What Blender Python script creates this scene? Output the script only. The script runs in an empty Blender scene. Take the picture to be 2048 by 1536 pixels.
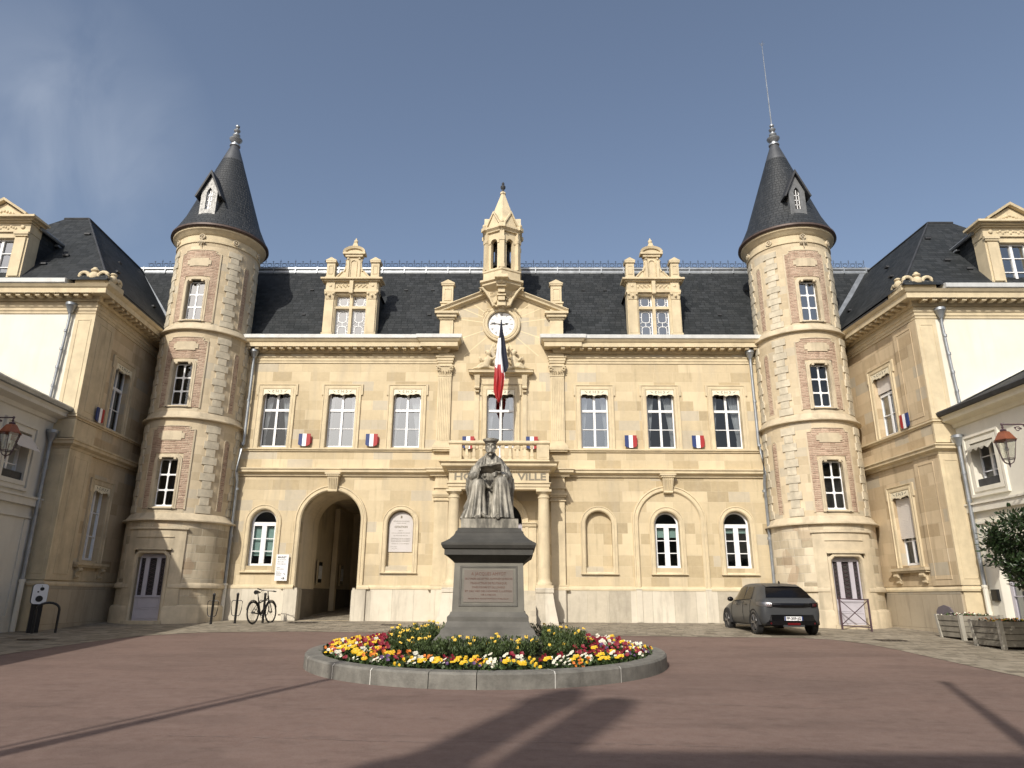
import bpy, bmesh, math, random
from mathutils import Vector, Matrix, geometry
random.seed(7)
PI = math.pi
R = math.radians
scene = bpy.context.scene

# ------------------------------------------------------------------ camera
FX, PITCH, YAW, ROLL = 1400.0, 17.0, 0.7, 0.35
cam_data = bpy.data.cameras.new('camera')
cam = bpy.data.objects.new('camera', cam_data)
scene.collection.objects.link(cam)
scene.camera = cam
cam_data.sensor_width = 36.0
cam_data.lens = 36.0 * FX / 2048.0
cam_data.clip_start = 0.05
cam_data.clip_end = 3000
cam.matrix_world = (Matrix.Translation((0.72, -25.0, 0.78)) @ Matrix.Rotation(R(YAW), 4, 'Z')
                    @ Matrix.Rotation(R(90 + PITCH), 4, 'X') @ Matrix.Rotation(R(ROLL), 4, 'Z'))
scene.render.resolution_x, scene.render.resolution_y = 1024, 768

# ------------------------------------------------------------------ sky and sun
SUN_AZ, SUN_EL = 21.0, 36.0        # azimuth of the sun left of straight behind the camera
world = bpy.data.worlds.new('World')
scene.world = world
world.use_nodes = True
wn, wl = world.node_tree.nodes, world.node_tree.links
wn.clear()
w_out = wn.new('ShaderNodeOutputWorld')
w_bg = wn.new('ShaderNodeBackground')
sky = wn.new('ShaderNodeTexSky')
sky.sky_type = 'NISHITA'
sky.sun_disc = False
sky.sun_elevation = R(SUN_EL)
sky.sun_rotation = R(180 + SUN_AZ)
sky.altitude = 50
sky.air_density = 1.0
sky.dust_density = 3.0
sky.ozone_density = 1.6
w_bg.inputs['Strength'].default_value = 0.145
w_hsv = wn.new('ShaderNodeHueSaturation')
w_hsv.inputs['Saturation'].default_value = 0.86
w_hsv.inputs['Value'].default_value = 1.0
wl.new(sky.outputs[0], w_hsv.inputs['Color'])
# thin wisps of cloud low on the left
w_tc = wn.new('ShaderNodeTexCoord')
w_map = wn.new('ShaderNodeMapping')
w_map.inputs['Scale'].default_value = (5.5, 5.5, 1.6)
w_map.inputs['Rotation'].default_value = (0.0, R(18), 0.0)
w_noise = wn.new('ShaderNodeTexNoise')
w_noise.inputs['Scale'].default_value = 1.6
w_noise.inputs['Detail'].default_value = 5.0
w_noise.inputs['Distortion'].default_value = 0.9
wl.new(w_tc.outputs['Generated'], w_map.inputs['Vector'])
wl.new(w_map.outputs[0], w_noise.inputs['Vector'])
w_r1 = wn.new('ShaderNodeMapRange')
w_r1.inputs['From Min'].default_value = 0.36
w_r1.inputs['From Max'].default_value = 0.80
wl.new(w_noise.outputs[0], w_r1.inputs['Value'])
w_dot = wn.new('ShaderNodeVectorMath')
w_dot.operation = 'DOT_PRODUCT'
w_dot.inputs[1].default_value = Vector((-0.517, 0.678, 0.523)).normalized()
wl.new(w_tc.outputs['Generated'], w_dot.inputs[0])
w_r2 = wn.new('ShaderNodeMapRange')
w_r2.inputs['From Min'].default_value = 0.988
w_r2.inputs['From Max'].default_value = 1.0
w_r2.inputs['To Max'].default_value = 0.26
wl.new(w_dot.outputs['Value'], w_r2.inputs['Value'])
w_mul = wn.new('ShaderNodeMath')
w_mul.operation = 'MULTIPLY'
wl.new(w_r1.outputs[0], w_mul.inputs[0])
wl.new(w_r2.outputs[0], w_mul.inputs[1])
w_mix = wn.new('ShaderNodeMix')
w_mix.data_type = 'RGBA'
w_mix.inputs['B'].default_value = (5.6, 6.0, 6.6, 1)
wl.new(w_mul.outputs[0], w_mix.inputs['Factor'])
wl.new(w_hsv.outputs[0], w_mix.inputs['A'])
wl.new(w_mix.outputs['Result'], w_bg.inputs['Color'])
wl.new(w_bg.outputs[0], w_out.inputs['Surface'])

sun_data = bpy.data.lights.new('sun', 'SUN')
sun_data.energy = 4.1
sun_data.angle = R(0.53)
sun_data.color = (1.0, 0.94, 0.84)
sun = bpy.data.objects.new('sun', sun_data)
scene.collection.objects.link(sun)
to_sun = Vector((-math.sin(R(SUN_AZ)) * math.cos(R(SUN_EL)), -math.cos(R(SUN_AZ)) * math.cos(R(SUN_EL)), math.sin(R(SUN_EL))))
sun.rotation_euler = to_sun.to_track_quat('Z', 'Y').to_euler()
sun.location = (-8, -40, 30)
scene.view_settings.view_transform = 'Standard'
scene.view_settings.look = 'None'
scene.view_settings.gamma = 1.0
scene.view_settings.exposure = 0.0
scene.cycles.max_bounces = 6

# ------------------------------------------------------------------ materials
MATS = {}
def new_mat(name):
    m = bpy.data.materials.new(name)
    m.use_nodes = True
    nt = m.node_tree
    b = nt.nodes['Principled BSDF']
    MATS[name] = m
    return m, nt.nodes, nt.links, b

def coords(n, l, mode='flat', center=(0, 0), radius=1.6):
    """surface coordinates in metres: x along the wall, y up"""
    tc = n.new('ShaderNodeTexCoord')
    sep = n.new('ShaderNodeSeparateXYZ')
    l.new(tc.outputs['Object'], sep.inputs[0])
    comb = n.new('ShaderNodeCombineXYZ')
    if mode == 'plan':
        l.new(sep.outputs[0], comb.inputs[0]); l.new(sep.outputs[1], comb.inputs[1])
    elif mode == 'cyl':
        sx = n.new('ShaderNodeMath'); sx.operation = 'SUBTRACT'; sx.inputs[1].default_value = center[0]
        sy = n.new('ShaderNodeMath'); sy.operation = 'SUBTRACT'; sy.inputs[1].default_value = center[1]
        l.new(sep.outputs[0], sx.inputs[0]); l.new(sep.outputs[1], sy.inputs[0])
        at = n.new('ShaderNodeMath'); at.operation = 'ARCTAN2'
        neg = n.new('ShaderNodeMath'); neg.operation = 'MULTIPLY'; neg.inputs[1].default_value = -1
        l.new(sy.outputs[0], neg.inputs[0])
        l.new(sx.outputs[0], at.inputs[0]); l.new(neg.outputs[0], at.inputs[1])
        mu = n.new('ShaderNodeMath'); mu.operation = 'MULTIPLY'; mu.inputs[1].default_value = radius
        l.new(at.outputs[0], mu.inputs[0])
        l.new(mu.outputs[0], comb.inputs[0]); l.new(sep.outputs[2], comb.inputs[1])
    else:
        geo = n.new('ShaderNodeNewGeometry')
        sn = n.new('ShaderNodeSeparateXYZ')
        l.new(geo.outputs['Normal'], sn.inputs[0])
        ax = n.new('ShaderNodeMath'); ax.operation = 'ABSOLUTE'; l.new(sn.outputs[0], ax.inputs[0])
        ay = n.new('ShaderNodeMath'); ay.operation = 'ABSOLUTE'; l.new(sn.outputs[1], ay.inputs[0])
        gt = n.new('ShaderNodeMath'); gt.operation = 'GREATER_THAN'
        l.new(ax.outputs[0], gt.inputs[0]); l.new(ay.outputs[0], gt.inputs[1])
        mx = n.new('ShaderNodeMix'); mx.data_type = 'FLOAT'
        l.new(gt.outputs[0], mx.inputs['Factor'])
        l.new(sep.outputs[0], mx.inputs['A']); l.new(sep.outputs[1], mx.inputs['B'])
        l.new(mx.outputs['Result'], comb.inputs[0]); l.new(sep.outputs[2], comb.inputs[1])
    return comb.outputs[0], tc.outputs['Object']

def noise(n, l, vec, scale, detail=3.0, rough=0.5, stretch=None):
    t = n.new('ShaderNodeTexNoise')
    t.inputs['Scale'].default_value = scale
    t.inputs['Detail'].default_value = detail
    t.inputs['Roughness'].default_value = rough
    if stretch:
        mp = n.new('ShaderNodeMapping')
        mp.inputs['Scale'].default_value = stretch
        l.new(vec, mp.inputs['Vector'])
        vec = mp.outputs[0]
    l.new(vec, t.inputs['Vector'])
    return t.outputs[0]

def mix_rgb(n, l, fac, a, b, mode='MIX'):
    m = n.new('ShaderNodeMix'); m.data_type = 'RGBA'; m.blend_type = mode
    for key, val in (('Factor', fac), ('A', a), ('B', b)):
        if isinstance(val, (int, float)):
            m.inputs[key].default_value = val
        elif isinstance(val, tuple):
            m.inputs[key].default_value = (*val[:3], 1)
        else:
            l.new(val, m.inputs[key])
    return m.outputs['Result']

def ramp(n, l, src, a, b, lo=0.0, hi=1.0):
    r = n.new('ShaderNodeMapRange')
    r.inputs['From Min'].default_value = a
    r.inputs['From Max'].default_value = b
    r.inputs['To Min'].default_value = lo
    r.inputs['To Max'].default_value = hi
    l.new(src, r.inputs['Value'])
    return r.outputs[0]

def set_bump(n, l, b, height, strength=0.3, dist=0.01):
    bp = n.new('ShaderNodeBump')
    bp.inputs['Strength'].default_value = strength
    bp.inputs['Distance'].default_value = dist
    l.new(height, bp.inputs['Height'])
    l.new(bp.outputs[0], b.inputs['Normal'])

def masonry(name, c1, c2, mortar, bw, bh, mode='flat', center=(0, 0), radius=1.6, msize=0.012, stain=0.35,
            stain_col=(0.2, 0.17, 0.12), warp=0.0, rough=0.85, bump=0.35, odd=None, scale_off=0.0, split=0.5, squash=1.0):
    m, n, l, b = new_mat(name)
    uv, obj = coords(n, l, mode, center, radius)
    vec = uv
    if warp:
        w = n.new('ShaderNodeVectorMath'); w.operation = 'MULTIPLY_ADD'
        t = n.new('ShaderNodeTexNoise'); t.inputs['Scale'].default_value = 2.2; t.inputs['Detail'].default_value = 2
        l.new(obj, t.inputs['Vector'])
        l.new(t.outputs['Color'], w.inputs[0])
        w.inputs[1].default_value = (warp, warp, 0)
        l.new(uv, w.inputs[2])
        vec = w.outputs[0]
    def mth(op, a_, b_=None, c_=None):
        q = n.new('ShaderNodeMath'); q.operation = op
        for k_, v_ in enumerate((a_, b_, c_)):
            if v_ is None: continue
            if isinstance(v_, (int, float)): q.inputs[k_].default_value = v_
            else: l.new(v_, q.inputs[k_])
        return q.outputs[0]
    def rnd(v_, seed):
        q = n.new('ShaderNodeTexWhiteNoise'); q.noise_dimensions = '2D'
        cb = n.new('ShaderNodeCombineXYZ')
        if isinstance(v_, tuple): l.new(v_[0], cb.inputs[0]); l.new(mth('ADD', v_[1], seed), cb.inputs[1])
        else: l.new(v_, cb.inputs[0]); cb.inputs[1].default_value = seed
        l.new(cb.outputs[0], q.inputs['Vector']); return q
    sx_ = n.new('ShaderNodeSeparateXYZ'); l.new(vec, sx_.inputs[0])
    v0 = mth('DIVIDE', sx_.outputs[1], bh); row = mth('FLOOR', v0); fv = mth('SUBTRACT', v0, row)
    wrow = mth('MULTIPLY_ADD', rnd(row, 3.7).outputs[0], 0.55 * bw, 0.72 * bw)
    u0_ = mth('ADD', mth('DIVIDE', sx_.outputs[0], wrow), mth('MULTIPLY', rnd(row, 11.3).outputs[0], 7.0))
    cell = mth('FLOOR', u0_); fu = mth('SUBTRACT', u0_, cell)
    du = mth('MULTIPLY', mth('MINIMUM', fu, mth('SUBTRACT', 1.0, fu)), wrow)
    dv = mth('MULTIPLY', mth('MINIMUM', fv, mth('SUBTRACT', 1.0, fv)), bh)
    dist = mth('MINIMUM', du, dv)
    joint = ramp(n, l, dist, msize * 0.35, msize * 0.9, 1.0, 0.0)
    rc = rnd((cell, row), 0.5)
    mid = tuple((x + y) / 2 for x, y in zip(c1, c2)); lite = tuple(min(0.8, x * 1.10 + 0.015) for x in c1); grey = (c1[0] * 0.86, c1[0] * 0.77, c1[0] * 0.60)
    cr = n.new('ShaderNodeValToRGB'); cr.color_ramp.interpolation = 'CONSTANT'
    stops = [(0.0, c1), (0.22, mid), (0.42, lite), (0.58, c1), (0.72, grey if bh > 0.2 else mid), (0.83, c2), (0.95, tuple(0.86 * x for x in c2))]
    cr.color_ramp.elements[0].color = (*c1, 1); cr.color_ramp.elements[1].position = 0.22; cr.color_ramp.elements[1].color = (*mid, 1)
    for ps, cc in stops[2:]:
        e_ = cr.color_ramp.elements.new(ps); e_.color = (*cc, 1)
    l.new(rc.outputs[0], cr.inputs[0])
    jn = noise(n, l, obj, 1.7, 3, 0.6)
    col = mix_rgb(n, l, mth('MULTIPLY', joint, ramp(n, l, jn, 0.3, 0.6, 0.25, 1.0)), cr.outputs[0], mortar)
    class br: outputs = {'Fac': joint}
    n1 = noise(n, l, obj, 0.55, 4, 0.6)
    n2 = noise(n, l, obj, 7.0, 5, 0.65)
    n3 = noise(n, l, obj, 1.3, 4, 0.6, (1.6, 1.6, 0.28))
    col = mix_rgb(n, l, ramp(n, l, n1, 0.35, 0.7, 0, 0.45), col, tuple(0.80 * c for c in c2))
    col = mix_rgb(n, l, ramp(n, l, n2, 0.35, 0.75, 0, 0.22), col, tuple(1.25 * c for c in c1))
    col = mix_rgb(n, l, ramp(n, l, n3, 0.52, 0.78, 0, stain), col, stain_col)
    n4 = noise(n, l, obj, 1.0, 5, 0.65, (5.5, 5.5, 0.5))
    col = mix_rgb(n, l, ramp(n, l, n4, 0.56, 0.80, 0, stain * 0.8), col, tuple(0.55 * c for c in c2))
    if odd:
        v = n.new('ShaderNodeTexVoronoi'); v.inputs['Scale'].default_value = 2.2
        l.new(obj, v.inputs['Vector'])
        s = n.new('ShaderNodeSeparateColor'); l.new(v.outputs['Color'], s.inputs[0])
        col = mix_rgb(n, l, ramp(n, l, s.outputs[0], 0.84, 0.96, 0, 0.45), col, odd)
    l.new(col, b.inputs['Base Color'])
    b.inputs['Roughness'].default_value = rough
    hgt = n.new('ShaderNodeMath'); hgt.operation = 'MULTIPLY_ADD'
    l.new(n2, hgt.inputs[0]); hgt.inputs[1].default_value = 0.35
    inv = ramp(n, l, br.outputs['Fac'], 0, 1, 1, 0)
    l.new(inv, hgt.inputs[2])
    set_bump(n, l, b, hgt.outputs[0], bump, 0.012)
    return m

def plain(name, col, rough=0.7, var=0.12, vscale=3.0, metallic=0.0, bump=0.0, spec=0.5, streak=0.0, streak_col=(0.1, 0.09, 0.07), coat=0.0):
    m, n, l, b = new_mat(name)
    tc = n.new('ShaderNodeTexCoord')
    t = noise(n, l, tc.outputs['Object'], vscale, 5, 0.6)
    c = mix_rgb(n, l, ramp(n, l, t, 0.3, 0.7), tuple(x * (1 - var) for x in col), tuple(min(1, x * (1 + var)) for x in col))
    if streak:
        t2 = noise(n, l, tc.outputs['Object'], 1.6, 4, 0.6, (1.8, 1.8, 0.25))
        c = mix_rgb(n, l, ramp(n, l, t2, 0.5, 0.75, 0, streak), c, streak_col)
    l.new(c, b.inputs['Base Color'])
    b.inputs['Roughness'].default_value = rough
    b.inputs['Metallic'].default_value = metallic
    b.inputs['Specular IOR Level'].default_value = spec
    if coat:
        b.inputs['Coat Weight'].default_value = coat
        b.inputs['Coat Roughness'].default_value = 0.06
    if bump:
        set_bump(n, l, b, noise(n, l, tc.outputs['Object'], vscale * 6, 4), bump, 0.01)
    return m

ST1, ST2 = (0.565, 0.468, 0.306), (0.425, 0.340, 0.208)
ashlar = masonry('ashlar_stone', ST1, ST2, (0.60, 0.51, 0.35), 0.80, 0.37, stain=0.65, msize=0.009, stain_col=(0.40, 0.345, 0.255), squash=0.7)
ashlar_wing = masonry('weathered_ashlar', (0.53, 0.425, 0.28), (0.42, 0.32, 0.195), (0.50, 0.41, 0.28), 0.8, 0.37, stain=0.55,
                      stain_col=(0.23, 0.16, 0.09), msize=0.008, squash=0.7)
trim = plain('trim_stone', (0.575, 0.483, 0.322), 0.8, 0.13, 2.5, streak=0.5, streak_col=(0.36, 0.30, 0.205), bump=0.15)
tower_trim = plain('tower_trim_stone', (0.53, 0.45, 0.32), 0.85, 0.16, 2.2, streak=0.7, streak_col=(0.30, 0.255, 0.185), bump=0.25)
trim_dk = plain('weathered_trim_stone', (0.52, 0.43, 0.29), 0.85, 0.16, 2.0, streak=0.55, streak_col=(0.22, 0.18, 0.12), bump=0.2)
plinth_m = masonry('plinth_stone', (0.61, 0.56, 0.46), (0.46, 0.41, 0.32), (0.34, 0.30, 0.23), 0.95, 1.06, stain=0.9,
                   stain_col=(0.30, 0.27, 0.22), msize=0.012)
plinth_old = masonry('old_plinth_stone', (0.40, 0.34, 0.25), (0.32, 0.265, 0.19), (0.25, 0.21, 0.15), 0.9, 0.95, stain=0.6,
                     stain_col=(0.17, 0.145, 0.11), msize=0.014)
slate = masonry('slate', (0.015, 0.018, 0.020), (0.036, 0.040, 0.044), (0.007, 0.008, 0.009), 0.24, 0.13, stain=0.4,
                stain_col=(0.034, 0.035, 0.034), msize=0.012, rough=0.7, bump=0.8)
slate.node_tree.nodes['Principled BSDF'].inputs['Specular IOR Level'].default_value = 0.25
zinc = plain('zinc', (0.30, 0.32, 0.34), 0.42, 0.25, 3.0, metallic=0.55, streak=0.3, streak_col=(0.2, 0.21, 0.22))
zinc_dk = plain('dark_zinc', (0.045, 0.047, 0.052), 0.6, 0.3, 4.0, metallic=0.0, spec=0.3)
gutter_m = plain('pale_gutter', (0.66, 0.67, 0.66), 0.4, 0.1, 3.0, metallic=0.2, streak=0.3, streak_col=(0.35, 0.35, 0.34))
copper = plain('brown_copper', (0.085, 0.058, 0.048), 0.55, 0.25, 4.0, metallic=0.2)
white = plain('white_paint', (0.76, 0.77, 0.78), 0.45, 0.05, 4.0)
cream = plain('cream_board', (0.72, 0.66, 0.50), 0.6, 0.06, 4.0)
lilac = plain('lilac_paint', (0.42, 0.40, 0.445), 0.5, 0.06, 4.0)
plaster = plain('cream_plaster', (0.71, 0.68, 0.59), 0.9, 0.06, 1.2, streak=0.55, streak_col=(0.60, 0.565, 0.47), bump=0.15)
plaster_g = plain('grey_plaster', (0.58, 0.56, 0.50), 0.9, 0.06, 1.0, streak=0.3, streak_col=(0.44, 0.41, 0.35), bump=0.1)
dark_room = plain('dark_interior', (0.035, 0.033, 0.032), 0.9, 0.2)
passage_m = plain('passage_plaster', (0.62, 0.53, 0.38), 0.9, 0.1, 1.5, streak=0.3)
passage_dk = plain('passage_dado', (0.17, 0.145, 0.11), 0.9, 0.2, 1.5)
curtain_m = plain('curtain_cloth', (0.72, 0.72, 0.70), 0.9, 0.05)
black = plain('black_metal', (0.012, 0.012, 0.013), 0.4, 0.2, 8.0)
maroon = plain('maroon_metal', (0.075, 0.045, 0.055), 0.45, 0.2, 8.0)
blue_p = plain('flag_blue', (0.012, 0.032, 0.14), 0.55, 0.05)
navy_p = plain('flag_navy_cloth', (0.008, 0.010, 0.024), 0.8, 0.1)
white_p = plain('flag_white', (0.80, 0.80, 0.82), 0.6, 0.04)
red_p = plain('flag_red', (0.33, 0.016, 0.018), 0.55, 0.05)
clock_white = plain('clock_enamel', (0.80, 0.80, 0.79), 0.3, 0.02)
granite = plain('pedestal_granite', (0.105, 0.100, 0.088), 0.75, 0.28, 2.2, bump=0.25, streak=0.5, streak_col=(0.085, 0.082, 0.075))
granite_d = plain('pedestal_dark_granite', (0.052, 0.050, 0.044), 0.75, 0.3, 2.2, bump=0.25, streak=0.5, streak_col=(0.032, 0.031, 0.028))
kerb_m = plain('kerb_granite', (0.160, 0.154, 0.136), 0.85, 0.3, 5.0, bump=0.7, streak=0.6, streak_col=(0.085, 0.08, 0.07))
soil_m = plain('soil', (0.035, 0.024, 0.016), 0.95, 0.3, 8.0, bump=0.5)
lettering = plain('grey_lettering', (0.20, 0.175, 0.13), 0.7, 0.1)
print_m = plain('black_print', (0.02, 0.02, 0.025), 0.6, 0.1)
plaque_m = plain('grey_marble', (0.52, 0.49, 0.47), 0.4, 0.05)
wood_m = plain('grey_weathered_wood', (0.235, 0.215, 0.175), 0.85, 0.28, 3.0, bump=0.4, streak=0.5, streak_col=(0.12, 0.11, 0.085))
wood_trim = plain('pale_wood_trim', (0.36, 0.34, 0.29), 0.8, 0.15, 3.0)
bark = plain('bark', (0.06, 0.045, 0.032), 0.9, 0.3, 6.0, bump=0.5)
rubber = plain('tyre_rubber', (0.014, 0.014, 0.015), 0.8, 0.1)
alloy = plain('alloy_rim', (0.22, 0.22, 0.23), 0.35, 0.1, metallic=0.8)
car_paint = plain('grey_car_paint', (0.050, 0.053, 0.057), 0.42, 0.04, metallic=0.1, coat=0.2, spec=0.25)
gloss_black = plain('gloss_black', (0.005, 0.005, 0.006), 0.12, 0.05, spec=0.3)
red_lens = plain('red_lens', (0.10, 0.004, 0.006), 0.15, 0.05)
lamp_copper = plain('copper_hood', (0.30, 0.105, 0.055), 0.42, 0.25, 5.0, metallic=0.5)
vent_m = plain('mauve_grey_metal', (0.13, 0.115, 0.135), 0.5, 0.15)
green_m = plain('dark_green_plastic', (0.012, 0.03, 0.022), 0.4, 0.1)
mint_m = plain('mint_blind', (0.42, 0.60, 0.50), 0.7, 0.05)
ivory_blind = plain('ivory_blind', (0.62, 0.58, 0.54), 0.6, 0.04)
brick_m = {}
tower_stone = {}

def glass_mat(name, refl, tint=(0.6, 0.63, 0.66), rough=0.03):
    m, n, l, b = new_mat(name)
    n.remove(b)
    out = [x for x in n if x.type == 'OUTPUT_MATERIAL'][0]
    tr = n.new('ShaderNodeBsdfTransparent'); tr.inputs[0].default_value = (*tint, 1)
    gl = n.new('ShaderNodeBsdfGlossy'); gl.inputs['Roughness'].default_value = rough
    gl.inputs[0].default_value = (0.9, 0.93, 0.95, 1)
    fr = n.new('ShaderNodeFresnel'); fr.inputs[0].default_value = 1.5
    ad = n.new('ShaderNodeMath'); ad.operation = 'ADD'; ad.inputs[1].default_value = refl
    l.new(fr.outputs[0], ad.inputs[0])
    mx = n.new('ShaderNodeMixShader')
    l.new(ad.outputs[0], mx.inputs[0]); l.new(tr.outputs[0], mx.inputs[1]); l.new(gl.outputs[0], mx.inputs[2])
    tc = n.new('ShaderNodeTexCoord')
    nz = noise(n, l, tc.outputs['Object'], 1.3, 1)
    bp = n.new('ShaderNodeBump'); bp.inputs['Strength'].default_value = 0.03; bp.inputs['Distance'].default_value = 0.05
    l.new(nz, bp.inputs['Height']); l.new(bp.outputs[0], gl.inputs['Normal'])
    l.new(mx.outputs[0], out.inputs['Surface'])
    return m
glass = glass_mat('window_glass', 0.02)
glass_grey = glass_mat('reflecting_glass', 0.22)
glass_lamp = glass_mat('lantern_glass', 0.10, (0.92, 0.93, 0.9))
glass_bright = glass_mat('bright_reflecting_glass', 0.17)

def asphalt_mat():
    m, n, l, b = new_mat('red_asphalt')
    tc = n.new('ShaderNodeTexCoord'); o = tc.outputs['Object']
    base, dk, lt = (0.170, 0.112, 0.092), (0.122, 0.082, 0.068), (0.220, 0.156, 0.131)
    c = mix_rgb(n, l, ramp(n, l, noise(n, l, o, 0.35, 4, 0.6), 0.35, 0.68), dk, base)
    c = mix_rgb(n, l, ramp(n, l, noise(n, l, o, 1.1, 5, 0.65, (0.5, 1.6, 1)), 0.5, 0.8, 0, 0.6), c, lt)
    c = mix_rgb(n, l, ramp(n, l, noise(n, l, o, 90, 2, 0.6), 0.3, 0.75, 0, 0.55), c, (0.24, 0.17, 0.145))
    c = mix_rgb(n, l, ramp(n, l, noise(n, l, o, 60, 2, 0.6), 0.55, 0.8, 0, 0.5), c, (0.07, 0.045, 0.038))
    c = mix_rgb(n, l, ramp(n, l, noise(n, l, o, 7, 6, 0.7), 0.40, 0.66, 0, 0.45), c, (0.215, 0.16, 0.137))
    c = mix_rgb(n, l, ramp(n, l, noise(n, l, o, 2.3, 6, 0.7, (1, 1.8, 1)), 0.52, 0.70, 0, 0.5), c, (0.095, 0.066, 0.056))
    v = n.new('ShaderNodeTexVoronoi'); v.inputs['Scale'].default_value = 55; l.new(o, v.inputs['Vector'])
    c = mix_rgb(n, l, ramp(n, l, v.outputs['Distance'], 0.10, 0.28, 0.55, 0), c, (0.23, 0.18, 0.155))
    c = mix_rgb(n, l, ramp(n, l, noise(n, l, o, 0.9, 3, 0.5, (0.35, 1.0, 1)), 0.56, 0.62, 0, 0.22), c, (0.085, 0.06, 0.052))
    l.new(c, b.inputs['Base Color'])
    b.inputs['Roughness'].default_value = 0.92
    b.inputs['Specular IOR Level'].default_value = 0.25
    set_bump(n, l, b, noise(n, l, o, 70, 3), 0.5, 0.006)
    return m
asphalt = asphalt_mat()

cobble = masonry('granite_setts', (0.30, 0.262, 0.20), (0.15, 0.127, 0.092), (0.10, 0.088, 0.066), 0.30, 0.19, mode='plan', stain=0.5,
                 stain_col=(0.12, 0.10, 0.075), msize=0.016, warp=0.10, bump=0.9)

def leaf_mat(name, c1, c2, rough=0.55, scale=6.0):
    m, n, l, b = new_mat(name)
    tc = n.new('ShaderNodeTexCoord')
    c = mix_rgb(n, l, ramp(n, l, noise(n, l, tc.outputs['Object'], scale, 3), 0.35, 0.65), c1, c2)
    l.new(c, b.inputs['Base Color'])
    b.inputs['Roughness'].default_value = rough
    b.inputs['Subsurface Weight'].default_value = 0.0
    return m
leaf_dark = leaf_mat('glossy_leaf', (0.012, 0.026, 0.008), (0.032, 0.060, 0.018), 0.42)
leaf_bed = leaf_mat('bedding_leaf', (0.030, 0.055, 0.014), (0.065, 0.105, 0.030), 0.6)
leaf_stem = leaf_mat('wallflower_leaf', (0.030, 0.050, 0.012), (0.075, 0.110, 0.030), 0.6, 9.0)
petal = {
    'yellow': plain('yellow_petal', (0.68, 0.44, 0.015), 0.6, 0.12, 12),
    'white': plain('white_petal', (0.66, 0.64, 0.52), 0.6, 0.06, 12),
    'crimson': plain('crimson_petal', (0.20, 0.006, 0.020), 0.6, 0.2, 12),
    'orange': plain('orange_petal', (0.68, 0.20, 0.03), 0.6, 0.15, 12),
    'violet': plain('violet_petal', (0.12, 0.06, 0.16), 0.6, 0.2, 12),
}
petal_eye = plain('petal_eye', (0.25, 0.08, 0.01), 0.6, 0.1)

def bronze_mat():
    m, n, l, b = new_mat('weathered_bronze')
    tc = n.new('ShaderNodeTexCoord'); o = tc.outputs['Object']
    c = mix_rgb(n, l, ramp(n, l, noise(n, l, o, 3.2, 5, 0.65, (2.2, 2.2, 0.5)), 0.38, 0.62), (0.095, 0.089, 0.074), (0.37, 0.345, 0.285))
    c = mix_rgb(n, l, ramp(n, l, noise(n, l, o, 9, 4), 0.5, 0.75, 0, 0.5), c, (0.07, 0.064, 0.054))
    l.new(c, b.inputs['Base Color'])
    b.inputs['Roughness'].default_value = 0.5
    b.inputs['Metallic'].default_value = 0.1
    set_bump(n, l, b, noise(n, l, o, 30, 4), 0.2, 0.004)
    return m
bronze = bronze_mat()

# ------------------------------------------------------------------ scene-building helpers
COL = scene.collection
def tag(o, label=None, cat=None, group=None, kind=None):
    if label: o['label'] = label
    if cat: o['category'] = cat
    if group: o['group'] = group
    if kind: o['kind'] = kind
    return o

def thing(name, label, cat, loc=(0, 0, 0), group=None):
    o = bpy.data.objects.new(name, None)
    COL.objects.link(o)
    o.location = loc
    o.empty_display_size = 0.3
    return tag(o, label, cat, group)

class Flat:
    """wall frame: u along the wall, w out of it, z up"""
    def __init__(s, o=(0, 0), d=(1, 0)):
        s.o = Vector(o); s.d = Vector(d).normalized(); s.n = Vector((s.d.y, -s.d.x))
    def __call__(s, u, w, z):
        p = s.o + s.d * u + s.n * w
        return (p.x, p.y, z)
class Bent:
    """cylinder frame: u is arc length from the side that faces the camera"""
    def __init__(s, c, r):
        s.c = Vector(c); s.r = r
    def __call__(s, u, w, z):
        a = u / s.r
        return (s.c.x + math.sin(a) * (s.r + w), s.c.y - math.cos(a) * (s.r + w), z)
FRONT = Flat()

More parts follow.
